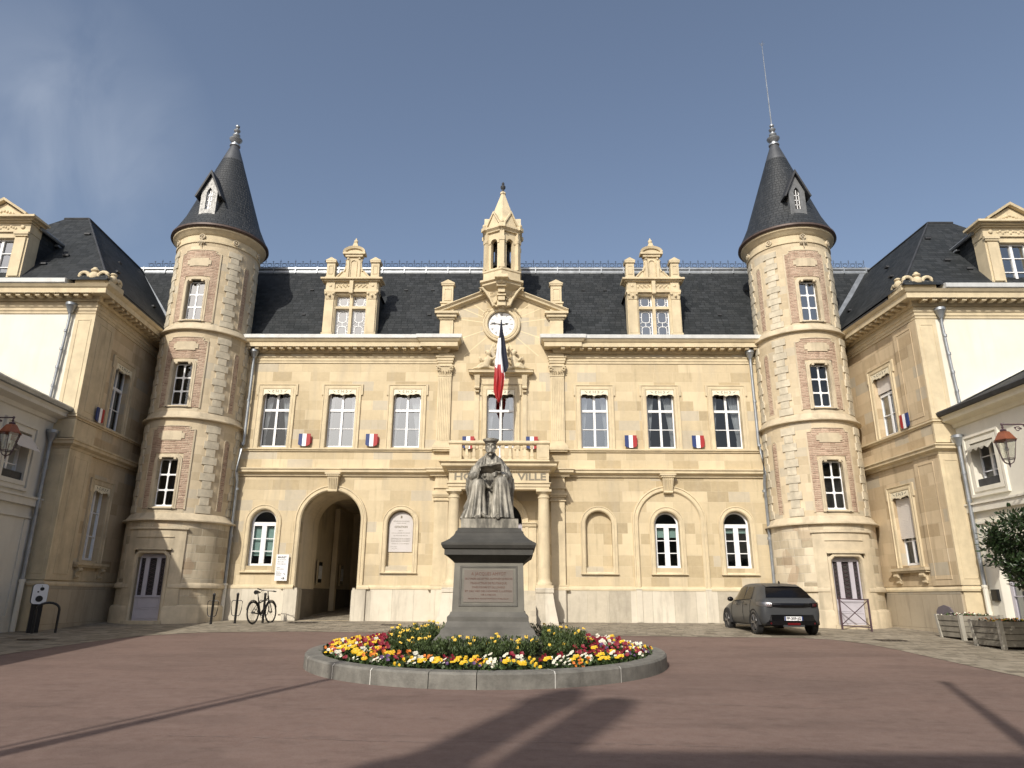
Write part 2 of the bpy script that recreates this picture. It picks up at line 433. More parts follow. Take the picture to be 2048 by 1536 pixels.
class MB:
    def __init__(s, f=None):
        s.v = []; s.fc = []; s.mi = []; s.f = f; s.cur = 0
    def vert(s, p):
        s.v.append(tuple(s.f(*p)) if s.f else tuple(p)); return len(s.v) - 1
    def face(s, ids):
        s.fc.append(tuple(ids)); s.mi.append(s.cur)
    def poly(s, pts):
        s.face([s.vert(p) for p in pts])
    def box(s, u0, u1, w0, w1, z0, z1, seg=1, taper=0.0):
        for k in range(seg):
            a = u0 + (u1 - u0) * k / seg; b = u0 + (u1 - u0) * (k + 1) / seg
            i = [s.vert(p) for p in ((a, w0, z0), (b, w0, z0), (b, w1, z0), (a, w1, z0), (a, w0, z1), (b, w0, z1), (b, w1, z1), (a, w1, z1))]
            s.face((i[0], i[1], i[2], i[3])); s.face((i[4], i[5], i[6], i[7]))
            s.face((i[0], i[1], i[5], i[4])); s.face((i[3], i[2], i[6], i[7]))
            if k == 0: s.face((i[0], i[3], i[7], i[4]))
            if k == seg - 1: s.face((i[1], i[2], i[6], i[5]))
    def prism(s, pts, w0, w1):
        """pts: (u,z) outline extruded from w0 to w1"""
        n = len(pts)
        a = [s.vert((p[0], w0, p[1])) for p in pts]
        b = [s.vert((p[0], w1, p[1])) for p in pts]
        tri = geometry.tessellate_polygon([[Vector((p[0], p[1], 0)) for p in pts]])
        for t in tri:
            s.face([a[i] for i in t]); s.face([b[i] for i in t])
        for i in range(n):
            j = (i + 1) % n
            s.face((a[i], a[j], b[j], b[i]))
    def prism_v(s, pts, fn0, fn1):
        n = len(pts)
        a = [s.vert(fn0(p)) for p in pts]; b = [s.vert(fn1(p)) for p in pts]
        tri = geometry.tessellate_polygon([[Vector((p[0], p[1], 0)) for p in pts]])
        for t in tri:
            s.face([a[i] for i in t]); s.face([b[i] for i in t])
        for i in range(n):
            j = (i + 1) % n
            s.face((a[i], a[j], b[j], b[i]))
    def panel(s, outer, holes, w=0.0, depth=0.25):
        """wall face with openings and their reveals"""
        loops = [outer] + holes
        tri = geometry.tessellate_polygon([[Vector((p[0], p[1], 0)) for p in lp] for lp in loops])
        flat = [s.vert((p[0], w, p[1])) for lp in loops for p in lp]
        for t in tri: s.face([flat[i] for i in t])
        for h in holes:
            a = [s.vert((p[0], w, p[1])) for p in h]; b = [s.vert((p[0], w - depth, p[1])) for p in h]
            for i in range(len(h)):
                j = (i + 1) % len(h); s.face((a[i], a[j], b[j], b[i]))
    def tube(s, pts, r, seg=8, cap=True):
        pts = [Vector(p) for p in pts]; rings = []
        rr = r if isinstance(r, (list, tuple)) else [r] * len(pts)
        up = Vector((0, 0, 1))
        for i, p in enumerate(pts):
            d = (pts[min(i + 1, len(pts) - 1)] - pts[max(i - 1, 0)])
            if d.length < 1e-9: d = Vector((0, 0, 1))
            d.normalize()
            a = d.cross(up)
            if a.length < 0.05: a = d.cross(Vector((0, 1, 0)))
            a.normalize(); b = d.cross(a)
            rings.append([s.vert(p + (a * math.cos(2 * PI * k / seg) + b * math.sin(2 * PI * k / seg)) * rr[i]) for k in range(seg)])
        for i in range(len(rings) - 1):
            for k in range(seg):
                j = (k + 1) % seg
                s.face((rings[i][k], rings[i][j], rings[i + 1][j], rings[i + 1][k]))
        if cap:
            s.face(rings[0]); s.face(rings[-1])
    def lathe(s, prof, c=(0, 0), seg=32, a0=0.0, a1=2 * PI, cap=False):
        """prof: (radius, z); angle measured like Bent"""
        full = abs(a1 - a0 - 2 * PI) < 1e-6
        cols = seg if full else seg + 1
        rows = []
        for r, z in prof:
            rows.append([s.vert((c[0] + math.sin(a0 + (a1 - a0) * k / seg) * r, c[1] - math.cos(a0 + (a1 - a0) * k / seg) * r, z)) for k in range(cols)])
        for i in range(len(rows) - 1):
            for k in range(seg):
                j = (k + 1) % cols
                s.face((rows[i][k], rows[i][j], rows[i + 1][j], rows[i + 1][k]))
        if cap:
            s.face(rows[0]); s.face(rows[-1])
    def mould(s, path, prof, closed=False, flip=1):
        """sweep prof (lateral d, protrusion w) along path (u,z) lying in the wall"""
        n = len(path); P = [Vector(p) for p in path]; rows = []
        for i in range(n):
            if closed: a, b = P[i - 1], P[(i + 1) % n]
            else: a, b = P[max(i - 1, 0)], P[min(i + 1, n - 1)]
            d1 = (P[i] - a); d2 = (b - P[i])
            d1 = d1.normalized() if d1.length > 1e-9 else d2.normalized()
            d2 = d2.normalized() if d2.length > 1e-9 else d1
            n1 = Vector((-d1.y, d1.x)) * flip; n2 = Vector((-d2.y, d2.x)) * flip
            m = n1 + n2
            m = m / max(0.2, (1 + n1.dot(n2)))
            rows.append([s.vert((P[i].x + m.x * d, w, P[i].y + m.y * d)) for d, w in prof])
        k = len(prof)
        for i in range(n if closed else n - 1):
            a, b = rows[i], rows[(i + 1) % n]
            for j in range(k - 1):
                s.face((a[j], a[j + 1], b[j + 1], b[j]))
        if not closed:
            s.face(rows[0]); s.face(rows[-1])
    def cornice(s, path, prof, side=1, closed=False):
        """sweep prof (out, z) along plan path (x,y); side=1 puts 'out' to the right of travel. Raw coordinates"""
        n = len(path); P = [Vector(p) for p in path]; rows = []
        for i in range(n):
            if closed: a, b = P[i - 1], P[(i + 1) % n]
            else: a, b = P[max(i - 1, 0)], P[min(i + 1, n - 1)]
            d1 = (P[i] - a); d2 = (b - P[i])
            d1 = d1.normalized() if d1.length > 1e-9 else d2.normalized()
            d2 = d2.normalized() if d2.length > 1e-9 else d1
            n1 = Vector((d1.y, -d1.x)) * side; n2 = Vector((d2.y, -d2.x)) * side
            m = (n1 + n2) / max(0.2, (1 + n1.dot(n2)))
            rows.append([s.vert((P[i].x + m.x * o, P[i].y + m.y * o, z)) for o, z in prof])
        k = len(prof)
        for i in range(n if closed else n - 1):
            a, b = rows[i], rows[(i + 1) % n]
            for j in range(k):
                jj = (j + 1) % k
                s.face((a[j], a[jj], b[jj], b[j]))
        if not closed:
            s.face(rows[0]); s.face(rows[-1])
    def ball(s, c, r, seg=10, rings=6):
        rx, ry, rz = r if isinstance(r, (tuple, list)) else (r, r, r)
        top = s.vert((c[0], c[1], c[2] + rz)); bot = s.vert((c[0], c[1], c[2] - rz)); rw = []
        for i in range(1, rings):
            t = PI * i / rings
            rw.append([s.vert((c[0] + rx * math.sin(t) * math.cos(2 * PI * k / seg), c[1] + ry * math.sin(t) * math.sin(2 * PI * k / seg), c[2] + rz * math.cos(t))) for k in range(seg)])
        for k in range(seg):
            j = (k + 1) % seg
            s.face((top, rw[0][k], rw[0][j])); s.face((bot, rw[-1][j], rw[-1][k]))
            for i in range(len(rw) - 1): s.face((rw[i][k], rw[i][j], rw[i + 1][j], rw[i + 1][k]))
    def build(s, name, mats, parent=None, label=None, smooth=False, xf=None):
        me = bpy.data.meshes.new(name)
        me.from_pydata(s.v, [], s.fc)
        if not isinstance(mats, (list, tuple)): mats = [mats]
        for m in mats: me.materials.append(m)
        me.polygons.foreach_set('material_index', s.mi)
        bm = bmesh.new(); bm.from_mesh(me)
        bmesh.ops.remove_doubles(bm, verts=bm.verts, dist=0.00005)
        bmesh.ops.recalc_face_normals(bm, faces=bm.faces)
        if xf is not None: bm.transform(xf)
        if smooth:
            for f in bm.faces: f.smooth = True
            for e in bm.edges:
                if len(e.link_faces) == 2 and e.calc_face_angle(0) > R(38): e.smooth = False
        bm.to_mesh(me); bm.free()
        o = bpy.data.objects.new(name, me)
        COL.objects.link(o)
        if parent is not None:
            o.parent = parent
            if parent.type == 'EMPTY':
                o.matrix_parent_inverse = Matrix.Translation(parent.location).inverted()
        if label: o['label'] = label
        return o

def arc(cx, cz, r, a0, a1, n=16):
    return [(cx + r * math.cos(a0 + (a1 - a0) * k / n), cz + r * math.sin(a0 + (a1 - a0) * k / n)) for k in range(n + 1)]
def arch_outline(cx, half, z0, spring, n=16):
    return [(cx - half, z0), (cx + half, z0)] + arc(cx, spring, half, 0, PI, n)
def rect(u0, u1, z0, z1):
    return [(u0, z0), (u1, z0), (u1, z1), (u0, z1)]
def chamfer_rect(u0, u1, z0, z1, c):
    return [(u0, z0), (u1, z0), (u1, z1 - c), (u1 - c, z1), (u0 + c, z1), (u0, z1 - c)]

def text_mesh(body, size, name, mat, parent, origin, udir=(1, 0, 0), vdir=(0, 0, 1), depth=0.006, align='CENTER', bold=0.0, space=1.0, width=None):
    cu = bpy.data.curves.new(name, 'FONT')
    cu.body = body; cu.size = size; cu.align_x = align; cu.align_y = 'CENTER'
    cu.extrude = depth; cu.offset = bold; cu.space_character = space; cu.space_line = 1.05
    cu.resolution_u = 2
    tmp = bpy.data.objects.new(name, cu); COL.objects.link(tmp)
    dg = bpy.context.evaluated_depsgraph_get()
    me = bpy.data.meshes.new_from_object(tmp.evaluated_get(dg))
    bpy.data.objects.remove(tmp)
    if width:
        xs = [v.co.x for v in me.vertices]
        k = width / (max(xs) - min(xs))
        for v in me.vertices: v.co.x *= k
    U, V = Vector(udir), Vector(vdir); N = U.cross(V)
    M = Matrix(((U.x, V.x, N.x, origin[0]), (U.y, V.y, N.y, origin[1]), (U.z, V.z, N.z, origin[2]), (0, 0, 0, 1)))
    me.transform(M)
    me.materials.clear(); me.materials.append(mat)
    o = bpy.data.objects.new(name, me); COL.objects.link(o)
    if parent is not None:
        o.parent = parent
        if parent.type == 'EMPTY': o.matrix_parent_inverse = Matrix.Translation(parent.location).inverted()
    return o

def copy_tree(o, parent=None):
    c = o.copy(); COL.objects.link(c)
    if parent is not None: c.parent = parent
    for ch in o.children: copy_tree(ch, c)
    return c
SL = 0.035
def gz(y): return SL * max(-40.0, min(0.0, y))

# ------------------------------------------------------------------ ground
g = MB()
for y0, y1 in ((-400, -40), (-40, 0), (0, 400)):
    g.poly([(-400, y0, gz(y0)), (400, y0, gz(y0)), (400, y1, gz(y1)), (-400, y1, gz(y1))])
tag(g.build('ground', asphalt), kind='structure')
pv = [(-13.3, -40), (-9.6, -40), (-9.55, -10), (-9.35, -7.6), (-9.0, -6.0), (-8.0, -4.9), (-5.5, -4.35), (-2.5, -4.55), (2.1, -4.85),
      (5.75, -5.25), (8.0, -5.25), (8.75, -5.7), (9.15, -6.8), (9.2, -8.2), (9.1, -11), (9.1, -40), (14.3, -40), (14.3, 0), (-13.3, 0)]
g = MB()
for t in geometry.tessellate_polygon([[Vector((x, y, 0)) for x, y in pv]]):
    g.poly([(pv[i][0], pv[i][1], gz(pv[i][1]) + 0.006) for i in t])
g.poly([(-7.3, 0, 0.006), (-4.6, 0, 0.006), (-4.6, 11, 0.45), (-7.3, 11, 0.45)])
tag(g.build('pavement', cobble), kind='structure')
# pale seam lines in the asphalt
seam_m = plain('pale_seam', (0.20, 0.15, 0.13), 0.9, 0.2, 6.0)
g = MB()
def seam(pts, w=0.012):
    for i in range(len(pts) - 1):
        (x0, y0), (x1, y1) = pts[i], pts[i + 1]
        if random.random() < 0.25: continue
        g.poly([(x0, y0 - w, gz(y0 - w) + 0.004), (x1, y1 - w, gz(y1 - w) + 0.004), (x1, y1 + w, gz(y1 + w) + 0.004), (x0, y0 + w, gz(y0 + w) + 0.004)])
def wander(x0, y0, x1, y1, n_, amp, w):
    yy = 0.0; pts = []
    for k in range(n_ + 1):
        yy = yy * 0.8 + random.uniform(-amp, amp)
        pts.append((x0 + (x1 - x0) * k / n_ + random.uniform(-amp, amp), y0 + (y1 - y0) * k / n_ + yy))
    seam(pts, w)
wander(-3.8, -17.0, 0.3, -17.3, 60, 0.012, 0.005)
wander(0.4, -17.2, 3.6, -17.4, 46, 0.012, 0.006)
wander(-0.6, -14.6, -2.4, -18.2, 50, 0.02, 0.004)
wander(2.2, -14.9, 4.6, -15.3, 40, 0.015, 0.006)
wander(-6.8, -14.0, -4.0, -14.3, 30, 0.015, 0.004)
tag(g.build('asphalt_seam', seam_m), kind='structure')

# ------------------------------------------------------------------ windows
def french_window(parent, f, u0, u1, z0, z1, w, transom, bars, mat=None, gl=None, curtain=True, sash=0.045, open_leaf=False, low=None):
    """tall window: frame, centre stile, transom, glazing bars; panes and curtains are its sub-parts"""
    mat = mat or white; gl = gl or glass
    m = MB(f); c = (u0 + u1) / 2; d = 0.06
    m.box(u0, u0 + sash, w - d, w, z0, z1); m.box(u1 - sash, u1, w - d, w, z0, z1)
    m.box(u0 + sash, u1 - sash, w - d, w - 0.002, z0, z0 + sash * 1.4); m.box(u0 + sash, u1 - sash, w - d, w - 0.002, z1 - sash, z1)
    m.box(c - 0.04, c + 0.04, w - d, w + 0.012, z0 + sash * 1.4, z1 - sash)
    if transom: m.box(u0 + sash, u1 - sash, w - d + 0.01, w + 0.02, transom - 0.045, transom + 0.045)
    for b in bars:
        m.box(u0 + sash, c - 0.04, w - 0.03, w + 0.004, b - 0.014, b + 0.014)
        m.box(c + 0.04, u1 - sash, w - 0.03, w + 0.004, b - 0.014, b + 0.014)
    win = m.build('window', mat, parent)
    p = MB(f); p.poly([(u0 + 0.01, w - 0.04, z0 + 0.01), (u1 - 0.01, w - 0.04, z0 + 0.01), (u1 - 0.01, w - 0.04, z1 - 0.01), (u0 + 0.01, w - 0.04, z1 - 0.01)])
    p.build('pane', gl, win)
    if curtain:
        for sgn in (-1, 1):
            cwid = random.choice((0.55, 0.75, 1.0, 1.1)) * (0.75 if sgn < 0 else 1.0)
            if curtain == 'right' and sgn < 0: continue
            q = MB(f); rows = []
            nn = 26
            for k in range(nn + 1):
                t = k / nn
                z = z1 - 0.05 - (z1 - z0 - 0.12) * t
                width = cwid * (u1 - u0) * (0.36 - 0.27 * min(1, t / 0.9) ** 0.9) + (0.03 if t > 0.85 else 0)
                row = []
                for j in range(13):
                    s_ = j / 12
                    edge = u0 + 0.03 if sgn < 0 else u1 - 0.03
                    u = edge - sgn * width * s_
                    row.append(q.vert((u, w - 0.16 + 0.022 * math.sin(j * 2.2 + t * 2), z)))
                rows.append(row)
            for a in range(nn):
                for b in range(12): q.face((rows[a][b], rows[a][b + 1], rows[a + 1][b + 1], rows[a + 1][b]))
            q.build('curtain', curtain_m, win, smooth=True)
    return win

def lambrequin(parent, f, c, z0, z1, half, w):
    m = MB(f)
    pts = [(c - half, z0 - 0.03), (c - half + 0.07, z0 + 0.045), (c - half + 0.2, z0 + 0.055), (c - half + 0.26, z0 + 0.02), (c - 0.1, z0 + 0.03), (c, z0 - 0.02),
           (c + 0.1, z0 + 0.03), (c + half - 0.26, z0 + 0.02), (c + half - 0.2, z0 + 0.055), (c + half - 0.07, z0 + 0.045), (c + half, z0 - 0.03), (c + half, z1), (c - half, z1)]
    m.prism(pts, w - 0.03, w)
    b = m.build('lambrequin', cream, parent)
    q = MB(f); zc = (z0 + z1) / 2 + 0.03
    def crescent(cx, r, a0, a1, th=0.016):
        pa = arc(cx, zc, r, a0, a1, 8); pb = arc(cx, zc, r - th, a1, a0, 8)
        q.prism(pa + pb, w + 0.0005, w + 0.004)
    crescent(c - 0.14, 0.045, PI * 0.3, PI * 1.7); crescent(c + 0.14, 0.045, -PI * 0.7, PI * 0.7)
    q.box(c - 0.05, c - 0.036, w + 0.0005, w + 0.004, zc - 0.05, zc + 0.05); q.box(c + 0.036, c + 0.05, w + 0.0005, w + 0.004, zc - 0.05, zc + 0.05)
    q.box(c - 0.012, c + 0.012, w + 0.0005, w + 0.004, zc - 0.012, zc + 0.012)
    for sg in (-1, 1):
        q.prism([(c + sg * 0.26, zc - 0.03), (c + sg * 0.30, zc - 0.015), (c + sg * 0.37, zc + 0.05), (c + sg * 0.28, zc + 0.0)], w + 0.0005, w + 0.004)
    q.build('cutout_pattern', dark_room, b)

SURROUND = [(0.0, -0.06), (0.0, 0.035), (0.03, 0.05), (0.09, 0.05), (0.10, 0.035), (0.15, 0.035), (0.165, 0.06), (0.19, 0.06), (0.20, 0.0)]
def eared_surround(m, c, half, z0, z1):
    """rectangular moulded surround with small ears at the top"""
    m.mould([(c - half, z0), (c - half, z1), (c + half, z1), (c + half, z0)], SURROUND, flip=1)
    for sg in (-1, 1):
        a = c + sg * (half + 0.195); b = a + sg * 0.055
        m.box(min(a, b), max(a, b), 0.0, 0.055, z1 - 0.22, z1 + 0.2)
ARCH_P = [(0.0, -0.03), (0.0, 0.02), (0.035, 0.05), (0.075, 0.05), (0.085, 0.035), (0.135, 0.035), (0.15, 0.055), (0.175, 0.05), (0.18, 0.0)]
def arch_surround(m, cx, half, z0, spring, prof=ARCH_P, n=24):
    path = [(cx - half, z0)] + [(cx - (half) * math.cos(PI * k / n), spring + half * math.sin(PI * k / n)) for k in range(n + 1)] + [(cx + half, z0)]
    m.mould(path, prof, flip=1)
def splayed_sill(m, c, half, z):
    m.prism_v([(c - half, z + 0.2), (c + half, z + 0.2), (c + half, z + 0.012), (c - half, z + 0.012)], lambda p: (p[0], -0.16, p[1]), lambda p: (p[0], -0.14 if p[1] > z + 0.1 else 0.055, p[1]))
    m.box(c - half - 0.19, c + half + 0.19, 0, 0.085, z - 0.02, z + 0.012)

# ------------------------------------------------------------------ town hall: the central range
hall = thing('town_hall', 'cream stone town hall with clock gable and pillared porch between the two round towers', 'building', (0, 0, 0))
UPW = [-8.34, -5.90, -3.47, 0.0, 3.47, 5.90, 8.34]
outer = [(-12.9, 0), (12.9, 0), (12.9, 10.0), (2.37, 10.0), (2.37, 11.25), (0, 12.3), (-2.37, 11.25), (-2.37, 10.0), (-12.9, 10.0)]
holes = [rect(c - 0.51, c + 0.51, 6.0, 8.14) for c in UPW]
holes += [arch_outline(-8.34, 0.46, 1.80, 3.28), arch_outline(5.88, 0.44, 1.80, 3.28), arch_outline(8.32, 0.46, 1.80, 3.28)]
holes += [arch_outline(-5.95, 1.06, 0.012, 3.34, 28), arch_outline(0, 0.80, 1.02, 3.30)]
holes += [arch_outline(-3.48, 0.46, 1.80, 3.27), arch_outline(3.49, 0.46, 1.80, 3.27)]
wl_ = MB(FRONT); wl_.panel(outer, holes, 0.0, 0.26)
nb = [(arch_outline(-3.48, 0.46, 1.80, 3.27), 0.17), (arch_outline(3.49, 0.46, 1.80, 3.27), 0.17)]
for pts, dp in nb:
    for t in geometry.tessellate_polygon([[Vector((p[0], p[1], 0)) for p in pts]]):
        wl_.poly([(pts[i][0], -dp, pts[i][1]) for i in t])
wl_.build('wall', ashlar, hall)
# dark rooms behind the openings
rm = MB(FRONT)
rm.box(-12.0, -7.15, -2.6, -0.262, 0.2, 9.9); rm.box(-4.75, 12.0, -2.6, -0.262, 0.2, 9.9); rm.box(-7.15, -4.75, -2.6, -0.262, 4.9, 9.9)
o = rm.build('dark_room', dark_room, hall)
bmx = bmesh.new(); bmx.from_mesh(o.data)
bmesh.ops.delete(bmx, geom=[f for f in bmx.faces if abs(f.calc_center_median().y - 0.262) < 0.01], context='FACES')
bmx.to_mesh(o.data); bmx.free()

def niche(c, name='niche'):
    m = MB(FRONT)
    arch_surround(m, c, 0.46, 1.602, 3.27)
    splayed_sill(m, c, 0.46, 1.59)
    return m.build(name, trim, hall)
niche(-3.48); niche(3.49)

# upper windows
cfg = {0: (glass, True), 1: (glass_grey, True), 2: (glass_grey, True), 3: (glass_grey, True), 4: (glass_grey, True), 5: (glass, True), 6: (glass, True)}
for i, c in enumerate(UPW):
    french_window(hall, FRONT, c - 0.50, c + 0.50, 6.02, 8.12, -0.17, 7.42, [6.72], gl=cfg[i][0], curtain=cfg[i][1])
    lambrequin(hall, FRONT, c, 7.97, 8.185, 0.505, 0.035)
    sr = MB(FRONT); eared_surround(sr, c, 0.515, 5.93, 8.19); sr.build('window_surround', trim, hall)

# ground floor arched windows
def arched_window(parent, c, half, z0, spring, blind=0.0, blind_m=None, w=-0.17, open_leaf=False):
    m = MB(FRONT); s = 0.055
    ring = [(c - half * math.cos(PI * k / 20), spring + half * math.sin(PI * k / 20)) for k in range(21)]
    m.mould(ring, [(-s, w - 0.06), (-s, w), (0, w), (0, w - 0.06)], flip=1)
    m.box(c - half, c - half + s, w - 0.06, w, z0, spring); m.box(c + half - s, c + half, w - 0.06, w, z0, spring)
    m.box(c - half + s, c + half - s, w - 0.06, w - 0.002, z0, z0 + 0.07)
    m.box(c - half + s, c + half - s, w - 0.06, w + 0.015, spring - 0.10, spring + 0.03)
    m.box(c - 0.05, c + 0.05, w - 0.06, w + 0.012, z0 + 0.07, spring - 0.10)
    zz = spring - 0.12
    for k in (1, 2):
        b = z0 + 0.07 + (zz - z0 - 0.07) * k / 3
        m.box(c - half + s, c - 0.05, w - 0.03, w + 0.004, b - 0.015, b + 0.015); m.box(c + 0.05, c + half - s, w - 0.03, w + 0.004, b - 0.015, b + 0.015)
    for sg in (-1, 1):
        m.box(min(c + sg * 0.05, c + sg * 0.085), max(c + sg * 0.05, c + sg * 0.085), w - 0.05, w + 0.006, z0 + 0.07, spring - 0.10)
        a, b = sorted((c + sg * (half - s), c + sg * (half - s - 0.035)))
        m.box(a, b, w - 0.05, w + 0.006, z0 + 0.07, spring - 0.10)
    win = m.build('window', white, parent)
    p = MB(FRONT)
    pts = arch_outline(c, half - 0.01, z0 + 0.01, spring)
    for t in geometry.tessellate_polygon([[Vector((q[0], q[1], 0)) for q in pts]]): p.poly([(pts[i][0], w - 0.04, pts[i][1]) for i in t])
    p.build('pane', glass, win)
    if blind:
        q = MB(FRONT); q.box(c - half + 0.03, c + half - 0.03, w - 0.14, w - 0.12, spring - 0.13 - blind, spring - 0.13)
        q.build('blind', blind_m or mint_m, win)
    return win
arched_window(hall, -8.34, 0.45, 1.81, 3.28, 1.0)
arched_window(hall, 5.88, 0.43, 1.81, 3.28, 0.30, mint_m)
arched_window(hall, 8.32, 0.45, 1.81, 3.28, 0.14, mint_m)
for c, h in ((-8.34, 0.46), (5.88, 0.44), (8.32, 0.46)):
    tr = MB(FRONT); arch_surround(tr, c, h, 1.602, 3.28); tr.build('arch_surround', trim, hall)
    tr = MB(FRONT); splayed_sill(tr, c, h, 1.59); tr.build('sill', trim, hall)
# carriage arch and blind arch mouldings
BIGP = [(0.0, -0.02), (0.0, 0.03), (0.04, 0.075), (0.09, 0.075), (0.10, 0.05), (0.15, 0.05), (0.17, 0.08), (0.205, 0.07), (0.215, 0.0)]
tr = MB(FRONT); arch_surround(tr, -5.95, 1.06, 1.12, 3.34, BIGP, 36); tr.build('arch_surround', trim, hall)
tr = MB(FRONT); arch_surround(tr, 5.97, 1.08, 1.12, 3.34, BIGP, 36); tr.build('blind_arch_surround', trim, hall)
for c in (5.97 - 1.18, 5.97 + 1.18):
    tr = MB(FRONT); tr.box(c - 0.10, c + 0.10, 0.085, 0.125, 0.02, 1.10); tr.build('arch_foot', plinth_m, hall)
for c in (-5.95, 5.97):      # scrolled keystones
    m = MB(FRONT)
    m.prism_v([(c - 0.15, 4.36), (c + 0.15, 4.36), (c + 0.20, 4.90), (c - 0.20, 4.90)], lambda p: (p[0], 0.0, p[1]), lambda p: (p[0], 0.12 + (0.14 if p[1] > 4.5 else 0), p[1]))
    m.box(c - 0.25, c + 0.25, 0, 0.28, 4.90, 4.97); m.box(c - 0.28, c + 0.28, 0, 0.32, 4.97, 5.03)
    for k in range(7): m.box(c - 0.22 + k * 0.066, c - 0.185 + k * 0.066, 0.28, 0.305, 4.905, 4.96)
    for k in range(5): m.tube([(c - 0.10 + k * 0.05, 0.13 + 0.004 * k, 4.42), (c - 0.13 + k * 0.065, 0.265, 4.84)], 0.016, 6)
    m.tube([(c - 0.16, 0.13, 4.40), (c + 0.16, 0.13, 4.40)], 0.045, 8)
    m.build('keystone', trim, hall)

# plinth, string courses
for a, b, w0, w1 in ((-12.7, -7.36, 0.0, 0.085), (-4.54, -2.30, 0.0, 0.085), (2.30, 12.7, 0.0, 0.085), (-7.36, -7.01, -0.02, 0.15), (-4.89, -4.54, -0.02, 0.15), (-2.30, -1.80, 0.0, 0.22), (1.80, 2.30, 0.0, 0.22)):
    pl = MB(FRONT); pl.box(a, b, w0, w1, 0.0, 1.04); pl.build('plinth', plinth_m, hall)
for a, b in ((-7.008, -6.88), (-5.02, -4.892)):
    pl = MB(FRONT); pl.box(a, b, -0.4, 0.155, -0.05, 1.0); pl.box(a + 0.02, b - 0.02, -0.4, 0.13, 1.0, 1.08); pl.build('arch_foot', plinth_m, hall)
class Each:
    """every swept moulding becomes a part of its own"""
    def __init__(s, name, mat, parent): s.a = (name, mat, parent)
    def cornice(s, *k, **kw):
        m = MB(); m.cornice(*k, **kw); return m.build(*s.a)
    def lathe(s, *k, **kw):
        m = MB(); m.lathe(*k, **kw); return m.build(*s.a, smooth=True)
st = Each('string_course', trim, hall)
PLC = [(0, 1.04), (0.10, 1.04), (0.10, 1.10), (0.06, 1.15), (0.0, 1.18)]
st.cornice([(-12.7, 0.0), (-7.37, 0.0), (-7.37, -0.065), (-7.04, -0.065)], PLC)
st.cornice([(-4.86, -0.065), (-4.53, -0.065), (-4.53, 0.0), (-2.32, 0.0), (-2.32, -0.13), (-1.82, -0.13)], PLC)
st.cornice([(1.82, -0.13), (2.32, -0.13), (2.32, 0.0), (12.7, 0.0)], PLC)
MID = [(0, 4.93), (0.06, 4.93), (0.08, 5.0), (0.20, 5.06), (0.20, 5.13), (0.24, 5.16), (0.24, 5.20), (0.0, 5.25)]
st.cornice([(-12.7, 0.0), (-2.42, 0.0), (-2.42, -0.14), (-1.6, -0.14)], MID)
st.cornice([(1.6, -0.14), (2.42, -0.14), (2.42, 0.0), (12.7, 0.0)], MID)
SIL = [(0, 5.84), (0.05, 5.84), (0.05, 5.88), (0.10, 5.90), (0.10, 5.95), (0.0, 5.96)]
st.cornice([(-12.7, 0.0), (-2.38, 0.0), (-2.38, -0.10), (-1.78, -0.10), (-1.78, 0.0)], SIL)
st.cornice([(1.78, 0.0), (1.78, -0.10), (2.38, -0.10), (2.38, 0.0), (12.7, 0.0)], SIL)
ARC = [(0, 9.22), (0.03, 9.22), (0.03, 9.30), (0.055, 9.31), (0.055, 9.40), (0.09, 9.43), (0.09, 9.48), (0, 9.50)]
st.cornice([(-12.7, 0.0), (-2.36, 0.0), (-2.36, -0.09), (-1.84, -0.09), (-1.84, 0.0)], ARC)
st.cornice([(1.84, 0.0), (1.84, -0.09), (2.36, -0.09), (2.36, 0.0), (12.7, 0.0)], ARC)

# eaves cornice with dentils, one piece each side of the gable
COR = [(0.0, 9.60), (0.10, 9.62), (0.12, 9.70), (0.15, 9.77), (0.44, 9.77), (0.455, 9.745), (0.46, 9.90), (0.50, 9.93), (0.56, 10.01), (0.0, 10.03)]
GUT = [(0.0, 10.032), (0.57, 10.02), (0.60, 10.04), (0.62, 10.16), (0.57, 10.19), (0.0, 10.22)]
def dentils(par, mat, path, z0, z1, w0, w1, pitch, width):
    for (ax, ay), (bx, by) in zip(path, path[1:]):
        d = Vector((bx - ax, by - ay)); L = d.length
        if L < 0.15: continue
        f = Flat((ax, ay), (d.x, d.y)); n = int(L / pitch)
        for k in range(n):
            u = (k + 0.5) * L / n
            m = MB(f); m.box(u - width / 2, u + width / 2, w0, w1, z0, z1); m.build('dentil', mat, par)
for sg in (-1, 1):
    path = [(-12.7, 0.0), (-2.55, 0.0), (-2.55, -0.06), (-2.07, -0.06), (-2.07, 0.12)]
    if sg > 0: path = [(-x, y) for x, y in reversed(path)]
    m = MB(); m.cornice(path, COR); m.build('eaves_cornice', trim, hall)
    dentils(hall, trim, path, 9.675, 9.763, 0.15, 0.40, 0.30, 0.14)
    m = MB(); m.cornice(path, GUT); m.build('gutter', gutter_m, hall)

